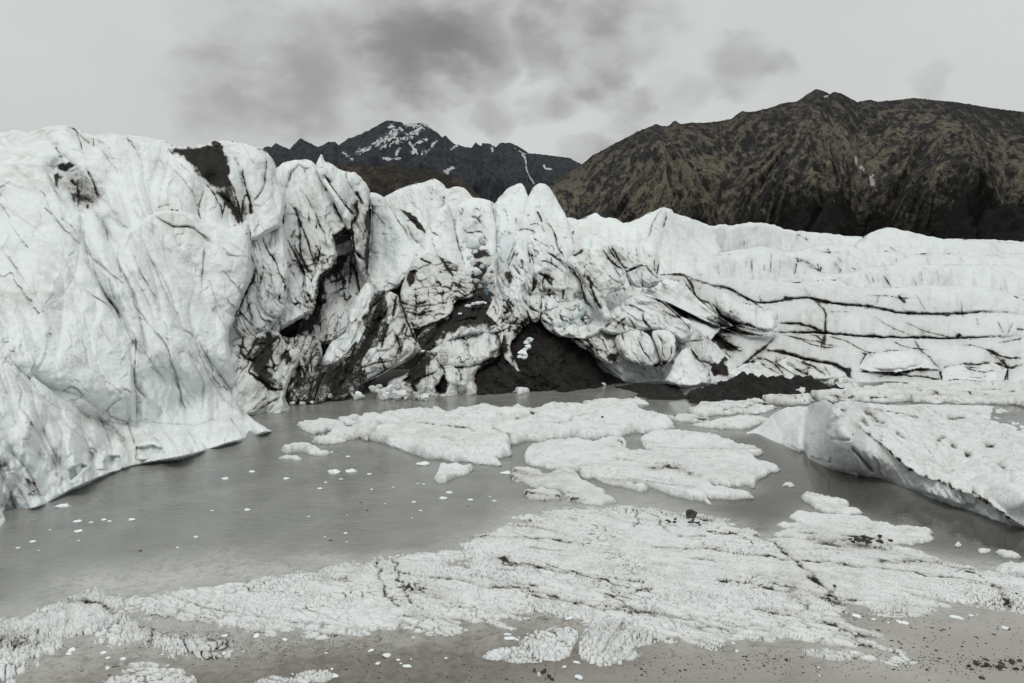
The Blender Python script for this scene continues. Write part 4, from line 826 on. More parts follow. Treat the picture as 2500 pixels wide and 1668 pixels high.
            dirt[k] += dk * tap * (np.exp(-(dist / (vw * .62)) ** 2) * brk * 1.05 + .30 * np.exp(-dist / (w * 3.4)) * (.3 + brk * .8))
        for pts, dk, pm, soft in PATCH:
            pa = np.array(pts); m = soft * 2
            if pa[:, 0].max() < x0 - m or pa[:, 0].min() > x1 + m or pa[:, 1].max() < y0 - m or pa[:, 1].min() > y1 + m: continue
            k = vis & (vx > pa[:, 0].min() - m) & (vx < pa[:, 0].max() + m) & (vy > pa[:, 1].min() - m) & (vy < pa[:, 1].max() + m)
            if not k.any(): continue
            xx = vx[k] + soft * 1.2 * fbm(vx[k] / 22, vy[k] / 22, vx[k] * 0 + 3, 3, 91); yy = vy[k] + soft * 1.2 * fbm(vx[k] / 22, vy[k] / 22, vx[k] * 0 + 8, 3, 92)
            sdist = seg_dist(xx, yy, pa) * np.where(in_poly(xx, yy, pa), 1, -1)
            a = sst(-soft, soft, sdist)
            dirt[k] += dk * a; push[k] += pm * a
        for w, am, pts in BLUE_D:
            m = w * 4
            k = vis & (vx > pts[:, 0].min() - m) & (vx < pts[:, 0].max() + m) & (vy > pts[:, 1].min() - m) & (vy < pts[:, 1].max() + m)
            if not k.any(): continue
            dist = seg_dist(vx[k], vy[k], pts, False); g = np.exp(-(dist / w) ** 2)
            bl[k] += am * g; push[k] -= g * w * mpp[k] * am
        # silt smeared over the ice in the broken middle of the front
        zone_ = sum(a * np.exp(-((vx - cx) / rx) ** 2 - ((vy - cy) / ry) ** 2) for cx, cy, rx, ry, a in
                    ((1130, 870, 330, 130, 1), (640, 800, 90, 170, .8), (830, 660, 130, 180, .55), (1330, 720, 190, 110, .4), (1530, 860, 130, 80, .45), (1800, 840, 260, 90, .35), (60, 1150, 120, 90, .25), (520, 620, 160, 130, .25)))
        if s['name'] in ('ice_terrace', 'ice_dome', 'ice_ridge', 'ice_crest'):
            cy_ = np.interp(vx, *top_line(out)); face_shade = sst(8, 45, vy - cy_)
            dirt += face_shade * (.03 + .15 * sst(-.05, .5, fbm(sx / .9, sz / 5, sx * 0 + sd, 4, 85)))  # faces below each crest darkened in colour, standing in for their shading
        st_ = fbm(sx / 1.1, sz / 2.4, sx * 0 + sd, 4, 83)
        dirt += zone_ * (.05 + .30 * sst(-.1, .6, st_))
    else:
        dirt += .95 + .6 * fbm(sx / 1.5, sz / 4, sx * 0, 5, 9)
    front = d0 - push
    th = s.get('thick', max(2.0, wd * float(np.median(mpp)) * .4))
    eb = np.sqrt(np.clip(1 - (1 - np.clip(e / (wd * .3), 0, 1)) ** 2, 0, 1))
    back = np.where(rim, front, np.maximum(front + .3, d0 + rpx * mpp + th * eb))
    vf = P(vx, vy, front); n = len(vx)
    bi = np.full(n, -1); nb_ = ~rim; bi[nb_] = n + np.arange(nb_.sum()); bi[rim] = np.nonzero(rim)[0]
    vb = P(vx[nb_], vy[nb_], back[nb_])
    qb = bi[quads][:, ::-1]
    keep = ~rim[quads].all(1)
    verts = np.r_[vf, vb]; faces = np.r_[quads, qb[keep]]
    dirt = np.clip(dirt, 0, 1.3)
    fc = ac / fw * 2.2 + wrp_ * 1.5; fa = al / (fw * fs) * 2.2 + sd
    at = dict(dirt=np.r_[dirt, dirt[nb_] * .3], blue=np.r_[bl, bl[nb_] * 0], fc=np.r_[fc, fc[nb_]], fa=np.r_[fa, fa[nb_]])
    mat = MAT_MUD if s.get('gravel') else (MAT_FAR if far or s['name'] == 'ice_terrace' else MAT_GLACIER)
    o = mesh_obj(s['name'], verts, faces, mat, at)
    if s['label'] is None: tag(o, kind='structure')
    else: tag(o, s['label'], 'mud slope' if s.get('gravel') else 'glacier ice', None if s.get('gravel') else 'ice bodies of the glacier front')
    return o


LINES = [(w * (1.4 if min(q[0] for q in p) > 1600 and d >= .85 else 1.0), g, d, st, p) for w, g, d, st, p in LINES]
LINES_D = [(w, g, d, st, jitter(densify(smooth_poly(p, 1, False), 9, False), 3.0, 26, li)) for li, (w, g, d, st, p) in enumerate(LINES)]
BLUE_D = [(w, a, np.array(p, float)) for w, a, p in BLUE]
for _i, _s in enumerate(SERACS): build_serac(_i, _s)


# ------------------------------------------------------------------ mountains
def mountain_material(name, rock1, rock2, tan, green, tan_hi, green_hi, snow_amt, ns=1.0):
    m, nd, lk = new_mat(name)
    pos = nd.new('ShaderNodeNewGeometry').outputs['Position']
    mp = nd.new('ShaderNodeMapping'); mp.inputs['Scale'].default_value = (1, .5, .6); lk.new(pos, mp.inputs[0]); v = mp.outputs[0]
    h = nd.new('ShaderNodeAttribute'); h.attribute_name = 'height'; rg = nd.new('ShaderNodeAttribute'); rg.attribute_name = 'ridge'; sn = nd.new('ShaderNodeAttribute'); sn.attribute_name = 'snow'
    n1 = noise_n(nd, lk, v, .012 * ns, 6, .65, .6); n2 = noise_n(nd, lk, v, .06 * ns, 5, .7); n3 = noise_n(nd, lk, v, .004 * ns, 4, .6)
    n4 = noise_n(nd, lk, v, .22 * ns, 3, .7)
    rock = mixc(nd, lk, mapr(nd, lk, n2, .3, .7, 0, 1), rock1, rock2)
    # dry tan tundra on the ribs, dark brush in the hollows and along the foot
    ma = nd.new('ShaderNodeAttribute'); ma.attribute_name = 'ma'; mb = nd.new('ShaderNodeAttribute'); mb.attribute_name = 'mb'
    cv = nd.new('ShaderNodeCombineXYZ'); lk.new(mathn(nd, lk, 'MULTIPLY', ma.outputs['Fac'], ns / 40.0), cv.inputs[0]); lk.new(mathn(nd, lk, 'MULTIPLY', mb.outputs['Fac'], ns / 150.0), cv.inputs[1])
    n5 = noise_n(nd, lk, cv.outputs[0], 1.0, 6, .68)
    t = mapr(nd, lk, mathn(nd, lk, 'ADD', mathn(nd, lk, 'MULTIPLY_ADD', n5, .62, mathn(nd, lk, 'MULTIPLY', n2, .75)), mathn(nd, lk, 'MULTIPLY_ADD', n3, .55, mathn(nd, lk, 'MULTIPLY', rg.outputs['Fac'], .05))), .91, 1.09, 0, 1)
    t = mathn(nd, lk, 'MULTIPLY', t, mapr(nd, lk, h.outputs['Fac'], tan_hi - .35, tan_hi, 1, 0))
    t = mathn(nd, lk, 'MULTIPLY', t, mapr(nd, lk, n4, .3, .62, .35, 1))
    c = mixc(nd, lk, t, rock, tan)
    gsum = mathn(nd, lk, 'ADD', h.outputs['Fac'], mathn(nd, lk, 'MULTIPLY_ADD', n1, .30, mathn(nd, lk, 'MULTIPLY', rg.outputs['Fac'], .14)))
    gr = mapr(nd, lk, mathn(nd, lk, 'MULTIPLY_ADD', n2, .35, gsum), green_hi + .10, green_hi + .30, 1, 0)
    gcol = mixc(nd, lk, n4, tuple(x * .5 for x in green), tuple(x * 1.5 for x in green))
    c = mixc(nd, lk, gr, c, gcol)
    sv = mathn(nd, lk, 'ADD', sn.outputs['Fac'], mathn(nd, lk, 'MULTIPLY_ADD', n2, 2.2, -1.1))
    c = mixc(nd, lk, mapr(nd, lk, sv, .52, .58, 0, snow_amt), c, (.55, .57, .58))
    bs = nd.new('ShaderNodeBsdfPrincipled'); lk.new(c, bs.inputs['Base Color']); bs.inputs['Roughness'].default_value = .95; bs.inputs['Specular IOR Level'].default_value = .1
    bp = nd.new('ShaderNodeBump'); bp.inputs['Distance'].default_value = 26.0; bp.inputs['Strength'].default_value = 1.0
    lk.new(mathn(nd, lk, 'ADD', n2, mathn(nd, lk, 'MULTIPLY', n4, .4)), bp.inputs['Height']); lk.new(bp.outputs[0], bs.inputs['Normal'])
    out = nd.new('ShaderNodeOutputMaterial'); lk.new(bs.outputs[0], out.inputs[0])
    return m


def mountain(name, sky, y_base, y_ridge, mat, amp, gw, seed, jag=3.0, nx=520, nv=150, slant=.0, curve=1.0, valleys=(), snow=(), base_z=-15, dy=None, period=0, crest0=0, slant_x=0):
    """terrain under a traced skyline: a ridge at distance y_ridge, ribs and gullies running down to y_base, and a far side"""
    s = np.array(sky, float)
    px = np.linspace(s[0, 0], s[-1, 0], nx); py = np.interp(px, s[:, 0], s[:, 1])
    z0 = np.zeros(nx)
    py = py - jag * np.abs(fbm(px / 22, z0, z0 + seed, 4, seed, .6)) * 1.1 + jag * .5
    if dy is not None: yr = y_ridge + np.interp(px, [d[0] for d in dy], [d[1] for d in dy])
    else: yr = np.full(nx, float(y_ridge))
    ridge = P(px, py, yr)
    v = np.linspace(0, 1, nv)[:, None]
    X0 = ridge[:, 0][None]; R_Z = ridge[:, 2][None]
    Y = y_base + (yr[None] - y_base) * v
    Z = base_z + (R_Z - base_z) * v ** curve
    X = X0 * (1 - .35 * (1 - v))
    sl = np.interp(px, [d[0] for d in slant], [d[1] for d in slant])[None] if isinstance(slant, (list, tuple)) else slant
    lat = X0 + sl * (1 - v) * R_Z * 1.5 + 120 * fbm(X0 / 500 + 0 * v, v * 2.5 + 0 * X0, 0 * X0 + 0 * v + seed, 3, seed + 1)
    q = lat / gw
    zz = np.zeros_like(q) + seed
    rib = 1 - np.abs(noise3(q, v * 1.6 + 0 * q, zz, seed + 2)) * 2.2
    rib2 = 1 - np.abs(noise3(q * 2.6 + v * 1.2, v * 4 + 0 * q, zz, seed + 3)) * 2.2
    rib3 = fbm(q * 7, v * 14 + 0 * q, zz, 4, seed + 4, .6)
    env = np.clip((1 - v) * 1.8, 0, 1) * np.clip(v * 4, 0, 1)
    rx_, ry_ = lat / (gw * .95) + .35 * fbm(lat / gw, Y / gw, zz, 3, seed + 61), Y / (gw * 1.9)
    mf = 0; wgt = 1.0; am_ = 1.0; fr_ = 1.0; prev = 1.0
    for oc in range(6):
        r_ = (1 - np.abs(noise3(rx_ * fr_ + oc * 3.1, ry_ * fr_, zz, seed + 70 + oc)) * 1.7); r_ = np.clip(r_, 0, 1) ** 1.6
        mf = mf + am_ * r_ * prev; prev = np.clip(r_ * 1.3, 0, 1); am_ *= .52; fr_ *= 2.05
    if period:
        pw = X0 + 55 * fbm(X0 / 260 + 0 * v, v * 3 + 0 * X0, zz, 3, seed + 90) + slant_x * (1 - v) * 400
        fr = (pw - crest0) / period; fr = fr - np.floor(fr)
        tri = np.abs(2 * fr - 1); pp = tri * period / 2; dd = (1 - v) * (yr[None] - y_base) + 0 * X0
        c1 = pp + .42 * dd + 14 * fbm(X0 / 120 + 0 * v, dd / 200, zz, 3, seed + 91); c2 = .42 * pp - dd
        fl = 1 - np.abs(noise3(c1 / 95, c2 / 420, zz, seed + 92)) * 2; fl2 = 1 - np.abs(noise3(c1 / 38, c2 / 190, zz, seed + 93)) * 2
        rel = (tri - 1) * 1.25 + fl * .34 + fl2 * .15 + mf * .28 + rib3 * .10 - .85
        ridgev = (tri - .5) * .9 + fl * .5; ma_, mb_ = c1, c2
    else:
        ridgev = (mf - .75) * 1.5 + rib * .2; rel = rib * .25 + mf * .85 + rib3 * .12 - 1.75; ma_, mb_ = lat + 0 * v, Y
    for vx_, dx_, w_, dep in valleys:                       # a gully: pixel at the ridge, drift to the foot, width px, depth
        vpx = px[None] - (vx_ + dx_ * (1 - v)) - 18 * fbm(v * 6 + 0 * X0, zz, zz + 9, 2, seed + 8)
        g = np.exp(-(vpx / (w_ * (.4 + 1.2 * (1 - v)))) ** 2)
        rel = rel - dep * g * np.clip((1 - v) * 2, 0, 1); ridgev = ridgev - g * 1.2
    Z = Z + rel * amp * env
    Y = Y - rel * amp * .7 * env
    sn = np.zeros_like(Z)
    ppx = px[None] + 0 * v
    ppy = CY - F * ((Z - CAMH) * CP + Y * SP) / (Y * CP - (Z - CAMH) * SP)
    ppx = CX + F * X / (Y * CP - (Z - CAMH) * SP)
    for pts, w_, a_ in snow:
        d = seg_dist(ppx.ravel(), ppy.ravel(), np.array(pts, float), False).reshape(Z.shape)
        sn = np.maximum(sn, a_ * np.exp(-(d / w_) ** 2))
    nb = 14
    vb = np.linspace(0, 1, nb + 1)[1:, None]
    Yb = yr[None] + vb * (y_ridge - y_base) * .9; Zb = R_Z - (R_Z - base_z) * vb ** 1.1; Xb = X0 * (1 + .25 * vb)
    X = np.r_[X, Xb]; Y = np.r_[Y, Yb]; Z = np.r_[Z, Zb]
    hh = np.r_[v + 0 * X0, 1 - vb + 0 * X0]; rv = np.r_[ridgev, np.zeros((nb, nx))]; sn = np.r_[sn, np.zeros((nb, nx))]
    ny = nv + nb
    idx = np.arange(ny * nx).reshape(ny, nx)
    q = np.stack([idx[:-1, :-1], idx[:-1, 1:], idx[1:, 1:], idx[1:, :-1]], -1).reshape(-1, 4)
    o = mesh_obj(name, np.stack([X, Y, Z], -1).reshape(-1, 3), q, mat, dict(height=hh.ravel(), ridge=rv.ravel(), snow=sn.ravel(), ma=np.r_[ma_, np.zeros((nb, nx))].ravel(), mb=np.r_[mb_, np.zeros((nb, nx))].ravel()))
    return tag(o, kind='structure')


M_FAR = mountain_material('far_rock', (.024, .027, .032), (.058, .063, .072), (.045, .046, .048), (.020, .020, .017), .5, .02, .95, .5)
M_NEAR = mountain_material('tundra_slope', (.026, .026, .027), (.060, .058, .057), (.240, .210, .158), (.015, .0165, .014), 1.15, .68, .9)
M_HILL = mountain_material('tundra_hill', (.026, .023, .020), (.05, .045, .038), (.105, .084, .056), (.012, .0135, .010), 1.3, .35, 0)

mountain('far_mountain', K((-200, 430), (0, 410), (100, 375), (140, 355), (165, 362), (190, 335), (230, 355), (280, 375), (345, 305), (400, 332), (460, 360), (490, 350), (520, 330), (570, 325), (590, 350), (650, 310), (720, 285), (780, 258), (830, 230), (870, 205), (900, 190),
         (950, 198), (990, 200), (1010, 215), (1060, 210), (1100, 212), (1130, 205), (1160, 225), (1190, 250), (1225, 275), (1250, 300), (1275, 290), (1300, 315), (1330, 340), (1400, 360), (1440, 365), (1465, 330), (1500, 360), (1510, 335), (1560, 340), (1590, 365), (1620, 335),
         (1690, 335), (1760, 370), (1800, 400), (1860, 405), (1990, 420), (2060, 430), (2130, 465), (2300, 540), (2600, 620)),
         3300, 6200, M_FAR, 150, 520, 4, jag=3.0, nx=620, slant=.35, curve=1.15,
         valleys=[(1000, -60, 25, 1.6), (1150, 60, 30, 1.2), (1230, 70, 25, 1.0)],
         snow=[(K((1010, 225), (920, 290), (820, 350), (720, 400)), 11, .62), (K((1140, 215), (1050, 290), (960, 330)), 14, .55), (K((930, 240), (940, 300), (880, 350)), 16, .56), (K((1040, 330), (1075, 380), (1100, 410)), 5, .8), (K((980, 370), (960, 410)), 5, .75),
               (K((880, 440), (920, 440)), 6, .75), (K((940, 440), (1000, 435)), 4, .7), (K((1160, 310), (1080, 350)), 7, .62), (K((1210, 330), (1150, 400)), 5, .6), (K((1060, 400), (1120, 400)), 7, .6), (K((1350, 350), (1310, 380)), 4, .75), (K((1400, 370), (1390, 400)), 3, .6),
               (K((620, 400), (680, 440)), 5, .62), (K((1320, 495), (1270, 520), (1290, 530)), 5, .78), (K((1770, 400), (1785, 450), (1790, 510), (1820, 570), (1840, 600)), 1.8, .95), (K((1765, 410), (1780, 430)), 4, .8), (K((1900, 480), (1910, 500), (1950, 505)), 3, .95), (K((1710, 375), (1790, 410)), 3, .55),
               (K((1570, 375), (1575, 390)), 4, .75), (K((1010, 215), (1130, 225)), 8, .6), (K((1110, 240), (1090, 280)), 7, .7)])
mountain('brown_hill', K((-300, 560), (300, 520), (480, 425), (560, 470), (640, 490), (750, 476), (800, 482), (850, 492), (900, 482), (980, 474), (1040, 490), (1080, 506), (1150, 498), (1200, 515), (1240, 535), (1330, 545), (1400, 590), (1450, 640), (1510, 690), (1600, 740), (1750, 800)),
         1300, 2300, M_HILL, 40, 140, 9, jag=2.5, nx=320, nv=90)
mountain('mountain', [(1150, 560), (1280, 482), (1330, 455), (1416, 405)] + K((2180, 440), (2210, 412), (2260, 390), (2350, 340)) + D((70, 300), (130, 270), (200, 240), (230, 228), (260, 240), (290, 240), (300, 235), (330, 210), (350, 222), (370, 228), (420, 220), (480, 222), (560, 215), (640, 200), (670, 175), (700, 155), (720, 162), (770, 160), (850, 140),
         (930, 113), (1000, 105), (1060, 60), (1110, 38), (1150, 50), (1180, 66), (1200, 56), (1230, 58), (1280, 82), (1330, 110), (1370, 100), (1400, 95), (1440, 106), (1560, 95), (1640, 85), (1720, 95), (1860, 107), (2000, 130), (2130, 150), (2240, 162), (2450, 190), (2800, 250)),
         1250, 2700, M_NEAR, 135, 360, 3, period=452, crest0=936, slant_x=.15, jag=3.0, nx=760, nv=230, slant=[(1300, .40), (1850, .34), (2150, -.08), (2500, .12)],
         snow=[(D((1320, 415), (1322, 445)), 4.5, 1.1), (D((1345, 465), (1365, 480)), 4.5, 1.1), (D((1400, 525), (1415, 555)), 5, 1.1), (D((1415, 510), (1418, 512)), 2.5, 1.1), (D((1430, 590), (1440, 600)), 2.5, .9), (D((1150, 82), (1170, 76)), 2.5, 1.1), (D((293, 345), (297, 338)), 2.0, .9)])

# ------------------------------------------------------------------ water
def water_material():
    m, nd, lk = new_mat('silty_water')
    pos = nd.new('ShaderNodeNewGeometry').outputs['Position']
    at = nd.new('ShaderNodeAttribute'); at.attribute_name = 'mud'; ai = nd.new('ShaderNodeAttribute'); ai.attribute_name = 'sunken'; aw = nd.new('ShaderNodeAttribute'); aw.attribute_name = 'clear'
    n1 = noise_n(nd, lk, pos, .35, 4, .6, .8); n2 = noise_n(nd, lk, pos, 2.6, 5, .65, 1.2)
    c = mixc(nd, lk, mapr(nd, lk, n1, .3, .7, 0, 1), (.178, .181, .169), (.228, .230, .218))
    mudc = mixc(nd, lk, mapr(nd, lk, n2, .3, .7, 0, 1), (.118, .106, .090), (.190, .174, .150))
    ap = nd.new('ShaderNodeAttribute'); ap.attribute_name = 'pale'
    mudc = mixc(nd, lk, ap.outputs['Fac'], mudc, (.295, .275, .25))
    c = mixc(nd, lk, at.outputs['Fac'], c, mudc)
    c = mixc(nd, lk, mapr(nd, lk, aw.outputs['Fac'], 0, 1, 0, .85), c, (.045, .042, .033))
    sk = mathn(nd, lk, 'MULTIPLY', ai.outputs['Fac'], mapr(nd, lk, n2, .25, .6, .25, 1))
    c = mixc(nd, lk, sk, c, (.46, .46, .43))
    bs = nd.new('ShaderNodeBsdfPrincipled'); lk.new(c, bs.inputs['Base Color'])
    bs.inputs['IOR'].default_value = 1.33; bs.inputs['Specular IOR Level'].default_value = .5
    lk.new(mapr(nd, lk, at.outputs['Fac'], 0, 1, .05, .12), bs.inputs['Roughness'])
    mp = nd.new('ShaderNodeMapping'); mp.inputs['Scale'].default_value = (.5, 1.25, 1); mp.inputs['Rotation'].default_value = (0, 0, .12); lk.new(pos, mp.inputs[0])
    w1 = noise_n(nd, lk, mp.outputs[0], 3.2, 3, .6, .6); w2 = noise_n(nd, lk, mp.outputs[0], .5, 3, .6)
    calm = mapr(nd, lk, noise_n(nd, lk, pos, .07, 2, .5), .35, .65, .45, 1.0)
    calm = mathn(nd, lk, 'MULTIPLY', calm, mapr(nd, lk, at.outputs['Fac'], 0, 1, 1, .12))
    sx_ = nd.new('ShaderNodeSeparateXYZ'); lk.new(pos, sx_.inputs[0])
    calm = mathn(nd, lk, 'MULTIPLY', calm, mapr(nd, lk, sx_.outputs[0], 2.0, 8.0, 1.0, .35))
    h = mathn(nd, lk, 'MULTIPLY', mathn(nd, lk, 'MULTIPLY_ADD', w2, 1.2, w1), calm)
    bp = nd.new('ShaderNodeBump'); bp.inputs['Distance'].default_value = .034; lk.new(h, bp.inputs['Height']); lk.new(bp.outputs[0], bs.inputs['Normal'])
    out = nd.new('ShaderNodeOutputMaterial'); lk.new(bs.outputs[0], out.inputs[0])
    return m


MAT_WATER = water_material()


def ground_poly(pts): return GR([p[0] for p in pts], [p[1] for p in pts])[:, :2]


def soft_in(x, y, pts, soft):
    pa = ground_poly(pts)
    return sst(-soft, soft, seg_dist(x, y, pa) * np.where(in_poly(x, y, pa), 1, -1))


S_EDGE = [(1060, 1335), (1150, 1285), (1270, 1228), (1420, 1205), (1560, 1210), (1700, 1245), (1800, 1268), (1850, 1296), (1960, 1280), (2100, 1300), (2300, 1352), (2640, 1390), (2640, 1530), (2440, 1505), (2280, 1520), (2110, 1515), (2250, 1630), (2080, 1620), (1900, 1600), (1640, 1605), (1500, 1560), (1300, 1540), (1180, 1570), (1060, 1480), (960, 1370)]
L_EDGE = [(-200, 1510), (100, 1455), (250, 1415), (430, 1415), (700, 1375), (900, 1350), (1100, 1340), (1250, 1430), (1200, 1560), (1000, 1575), (700, 1580), (600, 1620), (300, 1620), (100, 1680), (-200, 1750)]


def build_water():
    # finer rows near the camera, out to beyond the mountains' foot
    ys = np.r_[-400, -60, -5, np.arange(4, 30, .3), np.arange(30, 75, .8), np.array([90, 130, 220, 500, 1200, 2600])]
    u = np.r_[-9, -4, -2.2, np.linspace(-1, 1, 210), 2.2, 4, 9]
    YY, UU = np.meshgrid(ys, u, indexing='ij')
    XX = UU * np.maximum(np.abs(YY), 12) * .72
    x, y = XX.ravel(), YY.ravel()
    wx = x + .5 * fbm(x / 2.2, y / 2.2, x * 0, 3, 5); wy = y + .5 * fbm(x / 2.2, y / 2.2, x * 0 + 7, 3, 6)
    mud = soft_in(wx, wy, [(-400, 1700), (-200, 1620), (150, 1560), (500, 1545), (800, 1530), (1100, 1500), (1400, 1470), (1700, 1500), (2000, 1500), (2200, 1480), (2900, 1480), (3400, 1900), (-600, 1900)], 1.2)
    mud = np.where(y < 13, 1, mud)
    sk = np.maximum.reduce([
        soft_in(wx, wy, S_EDGE, 1.5) * .62, soft_in(wx, wy, L_EDGE, 1.1) * .6,
        .85 * soft_in(wx, wy, [(80, 1440), (220, 1390), (420, 1365), (560, 1350), (720, 1370), (860, 1400), (700, 1430), (420, 1460), (150, 1480)], 1.6),
        .8 * soft_in(wx, wy, [(680, 1360), (760, 1345), (900, 1360), (960, 1395), (820, 1420)], 1.0),
        .8 * soft_in(wx, wy, [(1080, 1330), (1150, 1290), (1270, 1235), (1350, 1235), (1300, 1290), (1180, 1330)], 1.8),
        .45 * soft_in(wx, wy, [(180, 1580), (280, 1560), (420, 1600), (300, 1640), (160, 1620)], .8)])
    clear = np.maximum.reduce([
        .8 * soft_in(wx, wy, [(1690, 1262), (1850, 1190), (1800, 1130), (1770, 1065), (1850, 1060), (2050, 1130), (2300, 1240), (2520, 1300), (2800, 1420), (2500, 1390), (2330, 1368), (2280, 1330), (2000, 1215), (1900, 1290), (1850, 1305)], 1.0),
        soft_in(wx, wy, [(1700, 1250), (1850, 1200), (1960, 1215), (1900, 1290), (1850, 1305), (1770, 1270)], 1.4),
        soft_in(wx, wy, [(2190, 1340), (2280, 1290), (2420, 1318), (2600, 1330), (2700, 1400), (2500, 1385), (2330, 1368)], 1.2),
        .5 * soft_in(wx, wy, [(1000, 1330), (1080, 1300), (1120, 1330), (1060, 1350), (900, 1345)], .8),
        .45 * soft_in(wx, wy, [(590, 1350), (720, 1385), (770, 1375), (600, 1360)], .6)])
    pale = np.maximum.reduce([soft_in(wx, wy, [(1900, 1640), (2080, 1540), (2180, 1495), (2600, 1480), (3300, 1800), (1950, 1700)], 1.2),
                              .75 * soft_in(wx, wy, [(1250, 1690), (1400, 1640), (1700, 1600), (1950, 1590), (1950, 1700)], 1.0),
                              .12 * soft_in(wx, wy, [(-300, 1700), (80, 1610), (300, 1570), (560, 1600), (620, 1640), (300, 1720)], .8)])
    ny, nx = YY.shape
    idx = np.arange(ny * nx).reshape(ny, nx)
    q = np.stack([idx[:-1, :-1], idx[:-1, 1:], idx[1:, 1:], idx[1:, :-1]], -1).reshape(-1, 4)
    o = mesh_obj('water', np.stack([x, y, 0 * x], -1), q, MAT_WATER, dict(mud=mud, sunken=sk, clear=clear, pale=pale))
    tag(o, kind='structure')


build_water()

# ------------------------------------------------------------------ floating and grounded ice
FLOW = math.radians(-21)


def lumps(x, y, size, seed, aspect=2.0, ang=FLOW):
    c, s = math.cos(ang), math.sin(ang)
    a = x * c + y * s; b = -x * s + y * c
    wx = .6 * fbm(a / (size * 3), b / (size * 3), a * 0 + seed, 2, seed); wy = .6 * fbm(a / (size * 3), b / (size * 3), a * 0 + seed + 5, 2, seed + 1)
    f1, f2, rid = worley(a / (size * aspect) + wx, b / size + wy, seed)
    return np.sqrt(np.clip(1 - (f1 / .8) ** 2, 0, 1)), rid, sst(.02, .16, f2 - f1)


ICE_DARK = []     # dirt streaks and cracks lying on the floating ice: (zone, width m, dirt, cut m, pts)


def idk(z, w, dirt, cut, *lines):
    for pts in lines: ICE_DARK.append((ground_poly(z(*pts)), w, dirt, cut))


idk(Q, .10, .75, .06, [(860, 300), (1000, 298), (1150, 310), (1300, 318), (1450, 325), (1560, 335)], [(1100, 430), (1180, 455), (1260, 470), (1400, 500), (1520, 520), (1640, 545), (1760, 575), (1900, 610), (2050, 640)])
idk(Q, .12, .6, .10, [(450, 530), (560, 550), (700, 570), (850, 580), (1000, 600), (1150, 625), (1300, 645), (1450, 690), (1600, 720), (1760, 735), (1950, 765), (2150, 800), (2350, 830)])
idk(Q, .06, .7, .06, [(300, 370), (315, 450), (310, 560), (350, 650), (420, 740)], [(400, 370), (410, 470), (440, 540), (490, 640), (540, 720)], [(1975, 120), (1985, 200), (1950, 250)], [(2050, 140), (2110, 210), (2140, 270)])
idk(T, .10, .8, .12, [(650, 290), (700, 320), (760, 350), (820, 400), (850, 430), (890, 460), (950, 530), (1010, 580), (1100, 650), (1160, 700)], [(0, 370), (150, 380), (350, 385), (560, 410), (740, 440), (900, 460)], [(890, 455), (1060, 470), (1300, 490), (1500, 510), (1700, 545), (1950, 580), (2200, 630)])
idk(T, .10, .7, .10, [(2180, 640), (2230, 690), (2240, 740)], [(430, 600), (600, 600), (720, 640), (850, 650)], [(1060, 690), (1200, 730), (1350, 760)], [(760, 800), (900, 820), (1060, 850), (1200, 890), (1400, 940), (1600, 1010)], [(0, 790), (200, 820), (380, 880), (520, 920)], [(150, 300), (300, 310)])
idk(T, .22, 1.0, 0, [(1230, 305), (1300, 312), (1390, 320)])
idk(T, .35, .45, 0, [(1000, 330), (1200, 340), (1420, 330)], [(100, 160), (250, 185), (360, 175)], [(1450, 470), (1650, 460), (1800, 470)], [(880, 620), (890, 680)])
idk(PL, .12, .6, .12, [(80, 655), (300, 680), (480, 700), (650, 740), (820, 790), (1000, 800), (1200, 840), (1380, 860)], [(820, 790), (960, 870), (1150, 890), (1350, 880), (1540, 910), (1700, 950), (1900, 990)])
idk(PL, .35, .5, 0, [(950, 870), (1100, 890), (1250, 890)], [(1350, 900), (1400, 1000), (1420, 1060)], [(1600, 930), (1800, 1000)], [(30, 940), (100, 990)])
idk(M, .10, .7, .05, [(0, 850), (200, 865), (480, 885)], [(720, 820), (800, 805), (880, 790)], [(600, 870), (650, 920), (690, 960)], [(1700, 990), (1900, 1000), (2281, 1030)], [(1440, 1080), (1560, 1090)], [(1450, 950), (1480, 985)], [(980, 870), (1100, 820), (1300, 760)], [(840, 1390), (1000, 1410), (1200, 1400)])
idk(M, .5, .6, 0, [(1700, 1150), (1830, 1160), (1980, 1200)]); idk(M, .35, .45, 0, [(700, 1180), (760, 1210)], [(860, 1360), (1000, 1370), (1150, 1360)], [(730, 1160), (900, 1180)])
idk(R, .12, .8, .1, [(190, 440), (280, 430), (400, 420), (520, 410)], [(880, 360), (1100, 365), (1300, 370), (1500, 360)], [(1530, 310), (1700, 350), (1800, 360)], [(1990, 300), (2120, 330), (2281, 340)], [(1870, 330), (1920, 360)], [(0, 510), (60, 520)])


def ice_dirt(x, y):
    dirt = np.zeros(len(x)); cut = np.zeros(len(x))
    for p, w, dk, ct in ICE_DARK:
        m = w * 5 + .6
        k = (x > p[:, 0].min() - m) & (x < p[:, 0].max() + m) & (y > p[:, 1].min() - m) & (y < p[:, 1].max() + m)
        if not k.any(): continue
        xx = x[k] + .25 * fbm(x[k] / .9, y[k] / .9, x[k] * 0, 3, 3); yy = y[k] + .25 * fbm(x[k] / .9, y[k] / .9, x[k] * 0 + 5, 3, 4)
        d = seg_dist(xx, yy, p, False); n = .4 + 1.1 * np.abs(fbm(x[k] / .7, y[k] / .7, x[k] * 0 + 2, 3, 8))
        g = np.exp(-(d / w) ** 2) * n
        dirt[k] = np.maximum(dirt[k], dk * g + .12 * np.exp(-d / (w * 3))); cut[k] = np.maximum(cut[k], ct * np.exp(-(d / (w * .9)) ** 2))
    return dirt, cut


